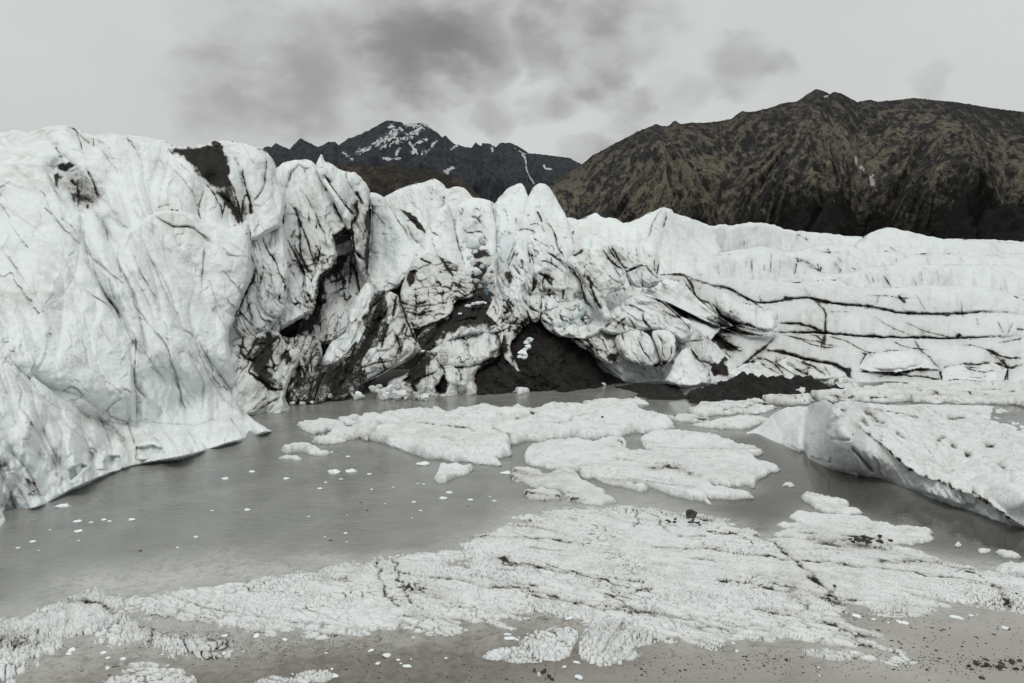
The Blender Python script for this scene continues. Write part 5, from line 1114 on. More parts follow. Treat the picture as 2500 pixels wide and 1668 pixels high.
def floe(name, label, pts, H=.45, tilt=None, lump=(.24, .07), edge=.5, jit=3.0, step=2.4, cat='ice floe', group='ice floes on the water', under=.5, dirtadd=0.0, seed=0, mat=None, smooth=0):
    """a floating slab: lumpy top, rounded and undercut rim, flat bottom below the water"""
    out = jitter(jitter(densify(smooth_poly(np.array(pts, float), smooth), step), jit * 1.8, 34, seed + 60), jit * .3, 9, seed + 61)
    vx, vy, rim, quads = gridfill(out, step)
    zt = 0.0
    g = GR(vx, vy, zt); x, y = g[:, 0], g[:, 1]
    e = seg_dist(x, y, GR(out[::3, 0], out[::3, 1], zt)[:, :2]); e[rim] = 0
    wob = .6 + 1.1 * np.abs(noise3(x / .9, y / .9, x * 0 + seed, 51))
    H = H * .86; Hv = H * np.clip(.78 + .75 * fbm(x / 2.6, y / 2.6, x * 0 + seed, 2, 53), .3, 1.35)
    prof = 1 - (1 - np.clip(e / (max(.14, .55 * H) * wob), 0, 1)) ** 2.0
    l1, rid, gap = lumps(x, y, lump[0] * .6, seed + 3); l2, r2, g2 = lumps(x, y, lump[0] * .27, seed + 7, 1.5)
    n = fbm(x / 1.8, y / 1.8, x * 0 + seed, 3, seed + 9)
    cs_, sn_ = math.cos(FLOW), math.sin(FLOW)
    lay = np.abs(noise3((-x * sn_ + y * cs_) / .55 + .5 * n, (x * cs_ + y * sn_) / 5.0, x * 0 + seed, seed + 21))
    n = n - .55 * np.exp(-(lay / .07) ** 2)
    top = .22 * Hv + .78 * Hv * prof + prof * ((l1 * (.5 + rid) * gap) * lump[1] * .20 + l2 * lump[1] * .22 + n * H * .22)
    if tilt is not None: top = top + tps([(a, b, c) for a, b, c in tilt])(vx, vy) * prof
    dirt, cut = ice_dirt(x, y)
    dirt = dirt + dirtadd * np.abs(n) + (1 - gap) * .22 * sst(-.1, .5, fbm(x / 3, y / 3, x * 0 + 3, 2, 15)) * prof
    dirt = dirt + .45 * np.exp(-(lay / .05) ** 2) * sst(-.1, .4, fbm(x / 2, y / 2, x * 0 + 77, 3, 23)) * prof
    dirt = dirt + .25 * sst(.35, .0, e / edge) * sst(.15, .55, np.abs(fbm(x / .8, y / .8, x * 0 + 31, 3, 19)))
    top = top - cut
    top[rim] = (.22 * Hv)[rim]
    vb = np.stack([x, y, np.where(rim, .22 * Hv, .22 * Hv - (under + .22 * Hv) * np.clip(e / (edge * .6), 0, 1) ** .7)], -1)
    cen = vb[:, :2].mean(0); vb[:, :2] += (cen - vb[:, :2]) * .0
    nv = len(vx); nb_ = ~rim
    bi = np.full(nv, -1); bi[nb_] = nv + np.arange(nb_.sum()); bi[rim] = np.nonzero(rim)[0]
    keep = ~rim[quads].all(1)
    o = mesh_obj(name, np.r_[np.stack([x, y, top], -1), vb[nb_]], np.r_[quads, bi[quads][:, ::-1][keep]], mat or MAT_FLOE,
                 dict(dirt=np.r_[dirt, dirt[nb_] * 0 + .05], blue=np.zeros(nv + nb_.sum())))
    return tag(o, label, cat, group)


def ice_field(name, label, pts, solid, seed, size=.30, step=2.2, rise=.14, hl=.17, soft=1.6, ang=FLOW, aspect=2.0, holes=(), group='ice fields of the foreground', base=-.02):
    """grounded, half melted ice: solid in places, breaking up towards its fringe into separate lumps standing in the water"""
    pa = np.array(pts, float); out = densify(smooth_poly(pa, 1), step)
    vx, vy, rim, quads = gridfill(out, step)
    g = GR(vx, vy); x, y = g[:, 0], g[:, 1]
    jx = x + .5 * fbm(x / 1.2, y / 1.2, x * 0 + seed, 4, seed + 20); jy = y + .5 * fbm(x / 1.2, y / 1.2, x * 0 + seed + 9, 4, seed + 21)
    gp = ground_poly(smooth_poly(pa, 1))
    e = seg_dist(jx, jy, gp) * np.where(in_poly(jx, jy, gp), 1, -1)
    cov = sst(-.1, soft * .7, e) * .68
    for poly, amt, sf in solid: cov = np.maximum(cov, amt * soft_in(jx, jy, poly, sf))
    for poly, amt, sf in holes: cov = cov - amt * soft_in(jx, jy, poly, sf)
    cov = cov + .22 * fbm(x / 2.5, y / 2.5, x * 0 + seed, 3, seed + 30) * (1 - sst(.8, 1, cov))
    size = size * .85; l1, rid, gap = lumps(x, y, size, seed + 3, aspect, ang); l2, r2, g2 = lumps(x, y, size * .42, seed + 7, 1.7, ang)
    n = fbm(x / .5, y / .5, x * 0 + seed, 3, seed + 9)
    md_ = sst(-.25, .35, fbm(x / 2.0, y / 2.0, x * 0 + seed, 3, seed + 40))
    l1 = l1 * (1 - .75 * md_) + l2 * .75 * md_; gap = gap * (1 - md_) + g2 * md_
    body = cov * 1.0 - .42
    h = body * rise / .6 + ((l1 ** .6 * gap * (.5 + .8 * rid) - .45) * hl * (.60 - .46 * sst(.6, 1, cov)) + (l2 - .3) * hl * .16) + n * .014
    dirt, cut = ice_dirt(x, y)
    cs_, sn_ = math.cos(ang), math.sin(ang)
    sb, sa = -x * sn_ + y * cs_, x * cs_ + y * sn_
    for wl_, ln_, am_ in ((.9, 11.0, 1.0), (.38, 5.0, .6)):
        sk_ = np.abs(noise3(sb / wl_ + .9 * fbm(sa / 6, sb / 2, sa * 0 + seed, 2, seed + 50), sa / ln_, sa * 0 + seed, seed + 51))
        ck_ = np.exp(-(sk_ / .055) ** 2) * sst(-.15, .35, fbm(x / 2.4, y / 2.4, x * 0 + seed, 3, seed + 52)) * am_
        h = h - .06 * ck_; dirt = dirt + .40 * ck_
    h = h - cut * .8 + base
    gapd = (1 - gap) * (.20 + .5 * sst(.0, .5, fbm(x / 2.2, y / 2.2, x * 0 + seed, 3, seed + 15)))
    dirt = dirt + gapd + .3 * sst(.05, -.02, h)
    h[rim] = np.minimum(h[rim], -.08)
    keepv = h > -.07
    quads = quads[keepv[quads].any(1)]
    o = mesh_obj(name, np.stack([x, y, h], -1), quads, MAT_FLOE, dict(dirt=dirt, blue=np.zeros(len(x))))
    return tag(o, label, 'ice', group)


S1 = [(1100, 1330), (1180, 1290), (1290, 1244), (1420, 1226), (1560, 1230), (1660, 1246), (1760, 1260), (1805, 1275), (1846, 1300), (1866, 1312), (1884, 1302), (1960, 1288), (2100, 1305), (2200, 1332), (2300, 1360), (2400, 1384), (2640, 1396)]
ice_field('ice_sheet', 'wide flat sheet of rough white ice spread over the right foreground, crossed by cracks',
          S1 + [(2640, 1520), (2500, 1512), (2454, 1496), (2350, 1490), (2270, 1506), (2174, 1511), (2098, 1499), (2060, 1502), (2130, 1530), (2200, 1568), (2275, 1612), (2220, 1626), (2100, 1604), (1990, 1594), (1900, 1582), (1810, 1578), (1700, 1585), (1640, 1592), (1590, 1565), (1500, 1545), (1400, 1545), (1330, 1525), (1220, 1552), (1150, 1530), (1090, 1440), (1000, 1400), (950, 1360)],
          [([(1130, 1325), (1200, 1300), (1320, 1260), (1440, 1245), (1560, 1250), (1660, 1262), (1760, 1275), (1830, 1300), (1870, 1320), (1960, 1305), (2100, 1325), (2300, 1375), (2400, 1398), (2640, 1410), (2640, 1490), (2440, 1480), (2330, 1474), (2270, 1492), (2150, 1494), (2060, 1478), (1960, 1486), (1850, 1475), (1700, 1450), (1560, 1430), (1400, 1400), (1250, 1378), (1120, 1350)], 1.0, 1.0),
           ([(1150, 1400), (1300, 1420), (1480, 1450), (1680, 1480), (1900, 1510), (1900, 1540), (1780, 1545), (1640, 1520), (1480, 1495), (1330, 1475), (1220, 1450)], .66, .6),
           ([(1620, 1530), (1700, 1530), (1800, 1555), (1740, 1575), (1660, 1575)], .72, .4),
           ([(1940, 1530), (2050, 1540), (2160, 1580), (2230, 1608), (2080, 1592), (1960, 1560)], .9, .4)], 2, soft=1.2, aspect=3.0,
          holes=[([(1200, 1510), (1330, 1500), (1420, 1520), (1300, 1530)], .5, .3), ([(1500, 1490), (1640, 1515), (1760, 1525), (1640, 1500)], .3, .3), ([(1840, 1555), (1950, 1560), (2050, 1585), (1900, 1570)], .5, .3)])
ice_field('ice_patch', 'broken lumpy ice covering the middle of the left foreground, standing in grey water',
          [(270, 1490), (320, 1455), (421, 1432), (536, 1422), (650, 1398), (728, 1385), (785, 1375), (880, 1366), (980, 1345), (1080, 1350), (1130, 1380), (1260, 1420), (1400, 1460), (1480, 1490), (1440, 1510), (1340, 1495), (1250, 1500), (1200, 1530), (1130, 1555), (1030, 1560), (900, 1562), (780, 1575), (700, 1560), (580, 1560), (480, 1560), (380, 1535), (300, 1525)],
          [([(400, 1465), (480, 1445), (600, 1440), (700, 1425), (820, 1405), (960, 1375), (1080, 1380), (1180, 1420), (1240, 1450), (1140, 1490), (1020, 1530), (860, 1535), (720, 1525), (560, 1495), (440, 1485)], .95, .9)], 5, size=.28, hl=.17, soft=1.2, aspect=2.0)
ice_field('ice_patch', 'ragged patch of ice lumps and curved ridges at the lower left corner',
          [(-60, 1520), (30, 1500), (120, 1470), (170, 1442), (240, 1430), (310, 1440), (330, 1480), (360, 1510), (450, 1535), (540, 1560), (620, 1590), (560, 1615), (440, 1612), (330, 1600), (250, 1580), (180, 1570), (140, 1590), (90, 1640), (40, 1690), (-60, 1700)],
          [([(-60, 1560), (60, 1520), (160, 1475), (250, 1455), (300, 1490), (260, 1550), (140, 1560), (60, 1640), (-60, 1690)], .85, .8), ([(330, 1540), (450, 1545), (560, 1580), (480, 1600), (340, 1585)], .8, .5)], 8, size=.24, hl=.2, soft=.8, aspect=2.4, ang=math.radians(-60),
          holes=[([(0, 1550), (90, 1545), (100, 1570), (0, 1590)], .4, .4)])
ice_field('ice_patch', 'small round cluster of ice lumps at the bottom, encircled by loose curved pieces',
          [(1410, 1590), (1420, 1540), (1450, 1515), (1520, 1505), (1580, 1520), (1640, 1550), (1650, 1590), (1600, 1600), (1560, 1600), (1520, 1640), (1460, 1640), (1420, 1615)],
          [([(1430, 1590), (1450, 1545), (1520, 1530), (1560, 1550), (1550, 1590), (1490, 1630)], .8, .5)], 11, size=.2, hl=.2, soft=.6, ang=math.radians(65), aspect=2.0)
ice_field('ice_patch', 'low cluster of small ice lumps at the bottom, left of the round cluster',
          [(1160, 1605), (1220, 1580), (1290, 1555), (1330, 1530), (1400, 1520), (1420, 1545), (1400, 1580), (1390, 1610), (1320, 1622), (1240, 1620)],
          [([(1200, 1600), (1280, 1565), (1360, 1550), (1380, 1590), (1310, 1612)], .72, .5)], 14, size=.17, hl=.17, soft=.6)
ice_field('ice_patch', 'strip of tightly packed ice lumps along the bottom, right of the round cluster',
          [(1630, 1530), (1660, 1515), (1740, 1530), (1810, 1555), (1800, 1580), (1770, 1595), (1700, 1585), (1650, 1560)], [([(1650, 1535), (1720, 1540), (1790, 1565), (1740, 1580), (1670, 1560)], .85, .4)], 17, size=.18, hl=.17, soft=.5)
ice_field('ice_patch', 'scattered flat ice lumps at the very bottom left, in front of the dark water',
          [(230, 1690), (260, 1640), (300, 1615), (390, 1615), (470, 1640), (490, 1690)], [([(290, 1650), (330, 1630), (430, 1640), (440, 1680), (300, 1680)], .68, .5)], 20, size=.2, hl=.18, soft=.5, ang=0)
ice_field('ice_patch', 'small star shaped clump of ice lumps near the bottom edge, left of centre',
          [(610, 1660), (660, 1635), (710, 1628), (770, 1640), (830, 1645), (800, 1665), (760, 1685), (640, 1690)], [([(690, 1640), (750, 1645), (760, 1670), (700, 1665)], .75, .4)], 23, size=.17, hl=.17, soft=.4)
ice_field('ice_patch', 'loose trail of ice lumps running down to the bottom right, ending in gravel',
          [(1940, 1580), (1990, 1572), (2060, 1585), (2150, 1605), (2250, 1630), (2230, 1640), (2140, 1630), (2040, 1615), (1960, 1600)], [], 26, size=.2, hl=.18, soft=.5)

# floes in the middle water (back to front)
floe('ice_floe', 'long thin far floe beyond the gravel mounds, streaked with dark silt', R((1140, 300), (1300, 268), (1500, 255), (1750, 255), (2000, 255), (2300, 262), (2400, 300), (2400, 420), (2200, 400), (1950, 390), (1700, 385), (1400, 380), (1150, 375), (1000, 350), (1050, 320)), H=.45, edge=1.0, lump=(.8, .15), seed=1, dirtadd=.25)
floe('ice_floe', 'low brownish ice hump leaning on the right end of the large gravel mound', R((410, 345), (450, 320), (560, 295), (660, 290), (740, 310), (790, 345), (830, 370), (760, 395), (640, 405), (540, 395), (440, 375)), H=.55, edge=1.2, lump=(.7, .12), seed=2, dirtadd=.5)
floe('ice_floe', 'flat ice wedge between the gravel mound and the tilted iceberg', R((780, 340), (880, 310), (1000, 268), (1070, 285), (1160, 310), (1250, 340), (1300, 365), (1100, 380), (950, 372), (860, 372)), H=.5, edge=1.0, lump=(.7, .12), seed=3, dirtadd=.35)
floe('ice_floe', 'narrow ice sliver with a dark edge behind the right end of the gravel mound', R((870, 238), (930, 246), (1000, 240), (1070, 250), (1110, 270), (1145, 298), (1090, 290), (1030, 268), (930, 255)), H=.5, edge=.8, lump=(.6, .1), seed=4, dirtadd=.5)
floe('ice_floe', 'grey white floe lying just below the large gravel mound', R((-60, 430), (0, 410), (100, 388), (220, 380), (380, 385), (470, 400), (560, 415), (500, 450), (380, 465), (230, 470), (60, 478), (-60, 460)), H=.36, edge=.6, lump=(.6, .1), seed=5, dirtadd=.4)
floe('ice_floe', 'flat low floe pointing left between the channel and the grey white floe', R((-220, 480), (-100, 470), (0, 478), (60, 490), (110, 520), (0, 530), (-120, 510)), H=.26, edge=.4, lump=(.5, .1), seed=6, dirtadd=.3)
floe('ice_floe', 'pale low floe touching the far end of the tilted iceberg', R((-20, 545), (60, 525), (140, 510), (260, 495), (420, 490), (520, 500), (460, 540), (360, 560), (240, 566), (100, 560)), H=.32, edge=.5, lump=(.5, .1), seed=7)
floe('ice_floe', 'thin pointed ice ridge at the back edge of the largest floe, dark hollow below', M((1200, 690), (1230, 672), (1340, 665), (1440, 655), (1530, 645), (1570, 648), (1610, 665), (1680, 680), (1630, 688), (1560, 690), (1460, 688), (1350, 690), (1290, 705), (1220, 710)), H=.55, edge=.6, lump=(.6, .1), seed=8)
floe('ice_floe', 'largest floe in the middle of the pool, its long back part with a blue undercut', M((-400, 820), (-300, 785), (-180, 770), (-60, 760), (0, 745), (100, 735), (220, 730), (360, 735), (480, 730), (620, 728), (760, 722), (860, 715), (960, 702), (1040, 712), (1140, 718), (1200, 715), (1260, 712), (1360, 700), (1460, 690), (1540, 686), (1590, 695), (1600, 730), (1640, 750), (1720, 775), (1820, 820), (1850, 850), (1760, 870), (1620, 885), (1480, 890), (1460, 905), (1380, 915), (1290, 930), (1220, 940), (1140, 915), (1000, 935), (900, 940), (840, 945), (730, 960), (700, 940), (560, 930), (300, 905), (0, 870), (-200, 850)),
     H=.62, edge=.8, lump=(.45, .12), seed=9, under=.6)
floe('ice_floe', 'front slab of the largest floe, its curved ice edge facing left over the water', M((-330, 870), (-250, 850), (-120, 845), (0, 850), (200, 858), (480, 875), (620, 885), (690, 915), (712, 960), (700, 1000), (725, 1030), (680, 1045), (600, 1060), (640, 1100), (600, 1108), (520, 1100), (440, 1085), (340, 1088), (240, 1070), (160, 1062), (60, 1040), (-20, 1010), (-120, 975), (-220, 940), (-300, 930), (-340, 910)),
     H=.62, edge=.8, lump=(.36, .10), seed=10, under=.5)
floe('ice_floe', 'bumpy white tail of the largest floe reaching left', G((780, 1215), (860, 1190), (920, 1160), (960, 1130), (1010, 1110), (1060, 1105), (1100, 1090), (1180, 1060), (1260, 1070), (1290, 1110), (1250, 1160), (1200, 1200), (1140, 1180), (1080, 1190), (1020, 1215), (900, 1220)), H=.5, edge=.7, lump=(.5, .2), seed=11)
floe('ice_floe', 'low rounded floe at the far left tip of the floe group', G((662, 1090), (710, 1075), (780, 1062), (860, 1065), (960, 1060), (1040, 1080), (1010, 1110), (900, 1130), (790, 1140), (720, 1125), (700, 1105)), H=.36, edge=.7, lump=(.5, .14), seed=12)
floe('ice_floe', 'thin strip of ice behind the low rounded floe, dark slush on its back', G((960, 1060), (1040, 1040), (1080, 1025), (1140, 1040), (1220, 1040), (1330, 1050), (1240, 1080), (1120, 1090), (1040, 1080)), H=.35, edge=.5, lump=(.5, .12), seed=13, dirtadd=.4)
floe('ice_floe', 'narrow flat floe behind a dark water slot at the back of the largest floe', G((1290, 1010), (1340, 1000), (1440, 1020), (1560, 1030), (1660, 1035), (1560, 1045), (1420, 1035), (1320, 1025)), H=.3, edge=.4, lump=(.5, .1), seed=14)
floe('ice_floe', 'broad cracked floe in the centre right, its left edge cut into scallops', M((790, 1040), (820, 1000), (840, 970), (880, 955), (950, 950), (1010, 945), (1060, 932), (1120, 928), (1190, 935), (1220, 945), (1320, 935), (1420, 920), (1470, 925), (1500, 960), (1500, 1000), (1560, 1020), (1600, 1010), (1700, 1020), (1900, 1050), (2100, 1090), (2281, 1120), (2400, 1130), (2440, 1190), (2400, 1210), (2340, 1195), (2281, 1250), (2150, 1240), (2060, 1228), (2180, 1270), (2300, 1310), (2420, 1340), (2300, 1350), (2200, 1345), (2060, 1330), (2110, 1370), (2000, 1360), (1880, 1330), (1760, 1290), (1660, 1260), (1610, 1245), (1668, 1290), (1600, 1285), (1500, 1265), (1400, 1235), (1330, 1215), (1290, 1190), (1270, 1195), (1240, 1200), (1190, 1180), (1170, 1140), (1100, 1130), (980, 1130), (900, 1115), (840, 1105), (800, 1085)),
     H=.32, edge=.42, lump=(.32, .10), seed=15)
floe('ice_floe', 'triangular floe tapering right, along the channel beside the tilted iceberg', M((1600, 920), (1640, 890), (1740, 872), (1850, 865), (1990, 875)) + R((20, 600), (120, 620), (220, 650), (310, 680), (400, 690), (475, 718), (440, 740), (360, 745), (400, 765), (480, 800), (560, 825), (590, 850), (500, 875), (430, 915), (410, 975), (300, 965), (150, 950), (40, 935), (-60, 900), (-160, 850)) + M((1620, 970),),
     H=.24, edge=.4, lump=(.34, .10), seed=16)
floe('ice_floe', 'ragged silt speckled floe just in front of the broad cracked floe', M((692, 1190), (700, 1160), (740, 1125), (800, 1110), (860, 1130), (930, 1160), (990, 1150), (1060, 1145), (1110, 1140), (1150, 1150), (1170, 1180), (1200, 1215), (1260, 1230), (1320, 1260), (1370, 1290), (1340, 1310), (1400, 1335), (1440, 1370), (1320, 1380), (1180, 1372), (1080, 1350), (1060, 1290), (980, 1270), (880, 1265), (800, 1235), (730, 1220)), H=.2, edge=.3, lump=(.3, .10), seed=17, dirtadd=.22)
floe('ice_floe', 'small silt edged floe tucked under the ragged speckled floe', M((795, 1310), (840, 1295), (900, 1275), (960, 1285), (1030, 1290), (1075, 1315), (1060, 1345), (960, 1350), (880, 1345), (830, 1330)), H=.28, edge=.35, lump=(.25, .09), seed=18, dirtadd=.25)
floe('ice_floe', 'single small floe alone in the water left of the ragged speckled floe', M((170, 1205), (185, 1160), (200, 1125), (260, 1115), (330, 1112), (380, 1130), (440, 1135), (430, 1155), (350, 1180), (290, 1200), (250, 1230), (180, 1235)), H=.32, edge=.35, lump=(.35, .14), seed=19)
floe('ice_floe', 'longer one of the two thin floes alone in the left water', G((550, 1275), (580, 1255), (640, 1245), (720, 1252), (800, 1260), (850, 1275), (960, 1292), (870, 1300), (780, 1300), (680, 1290), (600, 1285)), H=.38, edge=.4, lump=(.4, .14), seed=20)
floe('ice_floe', 'shorter one of the two thin floes alone in the left water', G((540, 1325), (580, 1315), (660, 1315), (718, 1330), (690, 1342), (600, 1338)), H=.22, edge=.3, lump=(.3, .1), seed=21)
floe('ice_floe', 'two lobed ice slab stepping into the channel above the right hand sheet', R((725, 1050), (760, 1036), (800, 1045), (850, 1062), (960, 1065), (1050, 1078), (1055, 1095), (1000, 1110), (1060, 1120), (1150, 1145), (1110, 1165), (1000, 1165), (900, 1150), (800, 1110), (760, 1080)), H=.2, edge=.3, lump=(.3, .08), seed=22)
floe('ice_floe', 'stacked long ice lobes at the right end of the sheet beside the open channel', R((640, 1175), (700, 1155), (800, 1152), (900, 1165), (1050, 1170), (1180, 1180), (1230, 1210), (1340, 1240), (1480, 1250), (1600, 1268), (1650, 1285), (1620, 1300), (1660, 1330), (1600, 1355), (1480, 1370), (1380, 1375), (1280, 1380), (1000, 1380), (700, 1340), (520, 1310), (640, 1270), (560, 1235), (600, 1220), (680, 1222), (730, 1220), (650, 1190)), H=.18, edge=.3, lump=(.28, .09), seed=23)
floe('ice_floe', 'white ice lump at the right edge of the photo where the sheet meets the channel', R((2080, 1560), (2110, 1535), (2180, 1528), (2300, 1532), (2420, 1560), (2300, 1600), (2140, 1590)), H=.35, edge=.4, lump=(.4, .1), seed=24)
floe('ice_floe', 'oblong ice cake in the channel at the right edge, largest of three in a row', R((2075, 1420), (2120, 1412), (2200, 1425), (2260, 1445), (2265, 1465), (2200, 1474), (2130, 1455)), H=.22, edge=.35, lump=(.3, .06), seed=25)
floe('ice_floe', 'middle one of three small ice cakes in a row in the right channel', R((1955, 1405), (1990, 1398), (2045, 1410), (2040, 1430), (1985, 1428)), H=.2, edge=.3, lump=(.3, .06), seed=26)
floe('ice_floe', 'roundest and smallest of three ice cakes in a row in the right channel', R((1795, 1375), (1815, 1366), (1842, 1378), (1830, 1394), (1800, 1390)), H=.2, edge=.25, lump=(.3, .05), seed=27)
floe('ice_floe', 'thin bright ice cake floating in the channel below the tilted iceberg', R((600, 960), (630, 945), (690, 962), (660, 974), (612, 970)), H=.2, edge=.3, lump=(.3, .06), seed=28)
floe('ice_floe', 'small white floe under the black mud slope, nearest to it', M((715, 600), (760, 580), (800, 572), (840, 595), (820, 608), (760, 612)), H=.45, edge=.5, lump=(.5, .12), seed=29)
floe('ice_floe', 'bright smooth floe in front of the ice rubble left of centre', G((1260, 880), (1290, 850), (1340, 835), (1440, 840), (1485, 865), (1480, 888), (1400, 898), (1300, 895)), H=.6, edge=1.2, lump=(.6, .1), seed=30)


def iceberg():
    """big tilted slab at the right: dimpled top falling away to the right, cliff face to the left"""
    outl = R((330, 600), (420, 560), (480, 510), (540, 450), (620, 415), (700, 405), (770, 410), (830, 380), (880, 362), (930, 362), (960, 380), (1010, 372), (1080, 365), (1200, 385), (1400, 400), (1600, 390), (1800, 398), (2000, 400), (2281, 400), (2450, 410), (2450, 1300), (2281, 1258), (2200, 1240), (2080, 1190), (1900, 1130), (1720, 1065), (1560, 1010), (1400, 950), (1320, 918), (1220, 890), (1100, 868), (980, 855), (880, 830), (780, 780), (745, 740), (640, 690), (520, 640), (400, 612))
    wl_ = W(*R((330, 602), (520, 642), (745, 742), (980, 856), (1320, 920), (1560, 1012), (1900, 1132), (2281, 1258)))
    crest = []
    for (x, y), (bx, by) in zip(R((960, 385), (1100, 510), (1250, 650), (1400, 770), (1600, 900), (1800, 985), (2000, 1060), (2200, 1190)), R((1000, 860), (1150, 880), (1300, 915), (1420, 955), (1620, 1030), (1820, 1105), (2030, 1175), (2210, 1240))):
        crest.append((x, y, WD(bx, by) - .35))
    top = R((1200, 400), (1500, 500), (1800, 600), (2281, 800), (1800, 800), (2281, 1050), (2281, 420), (1700, 410))
    topd = [46.5, 44, 43, 34.5, 36.5, 28.5, 56, 52]
    ctrl = wl_ + crest + [(x, y, d) for (x, y), d in zip(top, topd)] + [(x, y, d) for (x, y), d in zip(R((420, 565), (540, 455), (620, 430), (780, 420)), (46.6, 46.8, 46.2, 44.6))]
    out = jitter(densify(smooth_poly(outl, 1), 2.2), 1.6, 14, 90)
    vx, vy, rim, quads = gridfill(out, 2.2)
    d0 = tps(ctrl)(vx, vy)
    crest_line = smooth_poly(R((930, 362), (1000, 400), (1060, 480), (1130, 540), (1250, 650), (1330, 700), (1400, 770), (1480, 840), (1600, 900), (1720, 940), (1800, 985), (1900, 1010), (2000, 1060), (2100, 1130), (2200, 1190), (2330, 1262)), 1, False)
    crest_line = jitter(densify(crest_line, 6, False), 4, 16, 4)
    dist, side, along, _, _ = seg_dist(vx, vy, crest_line, False, True)
    topm = side < 0            # above / right of the edge
    if in_poly(np.array([R((1800, 700))[0][0]]), np.array([R((1800, 700))[0][1]]), np.array(outl))[0]:
        tx, ty = R((1800, 700))[0]; s0 = seg_dist(np.array([tx]), np.array([ty]), crest_line, False, True)[1][0]; topm = side == s0
    leftw = sst(*[c[0] for c in R((880, 0), (980, 0))], vx)
    topm = topm & (vx > R((880, 0))[0][0])
    p = P(vx, vy, d0); x, y = p[:, 0], p[:, 1]
    mpp = d0 / F
    f1, f2, rid = worley(x / .75 + .4 * fbm(x, y, x * 0, 2, 3), y / 1.3, 77); fs1, fs2, rs = worley(x / .3, y / .5, 78)
    fade = np.clip(dist / 5, .3, 1)
    cups = -(1 - sst(0, .35, f2 - f1)) * .10 + (1 - f1) * .16 + (1 - fs1) * .05 + .12 * fbm(x / 3, y / 3, x * 0, 3, 12)
    mm = .0175; sx = vx * mm; sz = -vy * mm
    al = sx * .45 - sz * .9; ac = sx * .9 + sz * .45
    gA, gB, gI, ga_, gb_ = worley(ac / .8 + .3 * fbm(sx, sz, sx * 0, 3, 8), al / 2.0, 9, True)
    face = (np.cos(gI * 40) * ga_ + np.sin(gI * 61) * gb_) * .35 + .25 * np.abs(noise3(ac / .28, al / 2.2, ac * 0, 15)) + .35 * (np.minimum(np.abs(noise3(ac / .9, al / 3.5, ac * 0, 5)) * 2.2, 1) ** .6) + .14 * fbm(sx / .8, sz / .8, sx * 0, 4, 6) + .35 * fbm(sx / 2.6, sz / 2.6, sx * 0, 2, 7)
    e = seg_dist(vx, vy, densify(outl, 30)); ef = np.clip(e / 8, 0, 1)
    face = face * (.35 + .65 * leftw)
    push = np.where(topm, 0, face * ef)
    # the edge overhangs a little: the face draws in under it
    push = push - np.where(topm, 0, .25 * np.exp(-((dist - 10) / 14) ** 2) * leftw) + .25 * np.exp(-(dist / 6) ** 2) * leftw
    for pts, am, w in ((R((930, 365), (900, 420), (850, 480), (845, 560), (800, 650), (760, 740)), -.35, 9), (R((1090, 700), (1150, 770), (1225, 850)), -.6, 3.5), (R((940, 630), (1000, 640), (1060, 640)), -.3, 3),
                       (R((780, 410), (760, 500), (740, 620), (745, 740)), -.5, 8), (R((930, 560), (960, 510), (1020, 490)), -.4, 8)):
        push = push + am * np.exp(-(seg_dist(vx, vy, smooth_poly(pts, 1, False), False) / w) ** 2)
    q = P(vx, vy, d0 - push)
    q[:, 2] += np.where(topm, cups * np.clip(dist / 8, .25, 1) * ef, 0)
    dirt = np.where(topm, (1 - sst(0, .12, f2 - f1)) * .5 * sst(.0, .6, fbm(x / 2, y / 2, x * 0 + 9, 3, 40)) + (1 - sst(0, .2, f2 - f1)) * .12, .03)
    gap = fbm(vx / 26, vy / 26, vx * 0, 3, 71)
    dirt = dirt + 1.0 * np.exp(-((dist - 1.5) / (1.2 + 3.2 * sst(.2, .6, gap))) ** 2) * sst(-.25, .3, gap + .5 * fbm(vx / 7, vy / 7, vx * 0, 2, 73)) * leftw * sst(.10, .25, along) + np.where(topm, 0, .14 * np.exp(-dist / 14)) * leftw
    for pts, am, w in ((R((1095, 710), (1125, 735), (1150, 770), (1190, 805), (1222, 848)), .6, 1.2), (R((915, 362), (955, 385)), .9, 2), (R((1200, 420), (1350, 455), (1540, 490)), .6, 2.5), (R((1010, 430), (1040, 440)), .7, 3), (R((940, 635), (1060, 640)), .45, 2)):
        dirt = dirt + am * np.exp(-(seg_dist(vx, vy, np.array(pts), False) / w) ** 2)
    for pts in (R((1160, 500), (1190, 540)), R((1180, 440), (1240, 490)), R((1260, 510), (1300, 530)), R((1400, 600), (1440, 620)), R((1680, 650), (1720, 640)), R((1780, 680), (1800, 700)), R((2020, 680), (2060, 690)), R((1880, 740), (1900, 750)), R((2110, 830), (2140, 850)), R((1760, 490), (1860, 490))):
        g = np.exp(-(seg_dist(vx, vy, np.array(pts), False) / 5) ** 2); dirt = dirt + .7 * g; q[:, 2] -= .12 * g
    back = P(vx, vy, np.maximum(d0 - push + .5, d0 + 6)); back[:, 2] = np.minimum(back[:, 2], q[:, 2] - .4) - 1.0
    nv = len(vx); nb_ = ~rim
    bi = np.full(nv, -1); bi[nb_] = nv + np.arange(nb_.sum()); bi[rim] = np.nonzero(rim)[0]
    keep = ~rim[quads].all(1)
    bl = np.where(topm, 0,   .05 * sst(-.2, .4, fbm(sx / 2, sz / 2, sx * 0, 3, 61)))
    o = mesh_obj('iceberg', np.r_[q, back[nb_]], np.r_[quads, bi[quads][:, ::-1][keep]], MAT_FLOE, dict(dirt=np.r_[dirt, dirt[nb_] * 0], blue=np.r_[bl, bl[nb_]]))
    tag(o, 'big tilted iceberg with a dimpled white top and black flecked edge, right side', 'iceberg')


iceberg()


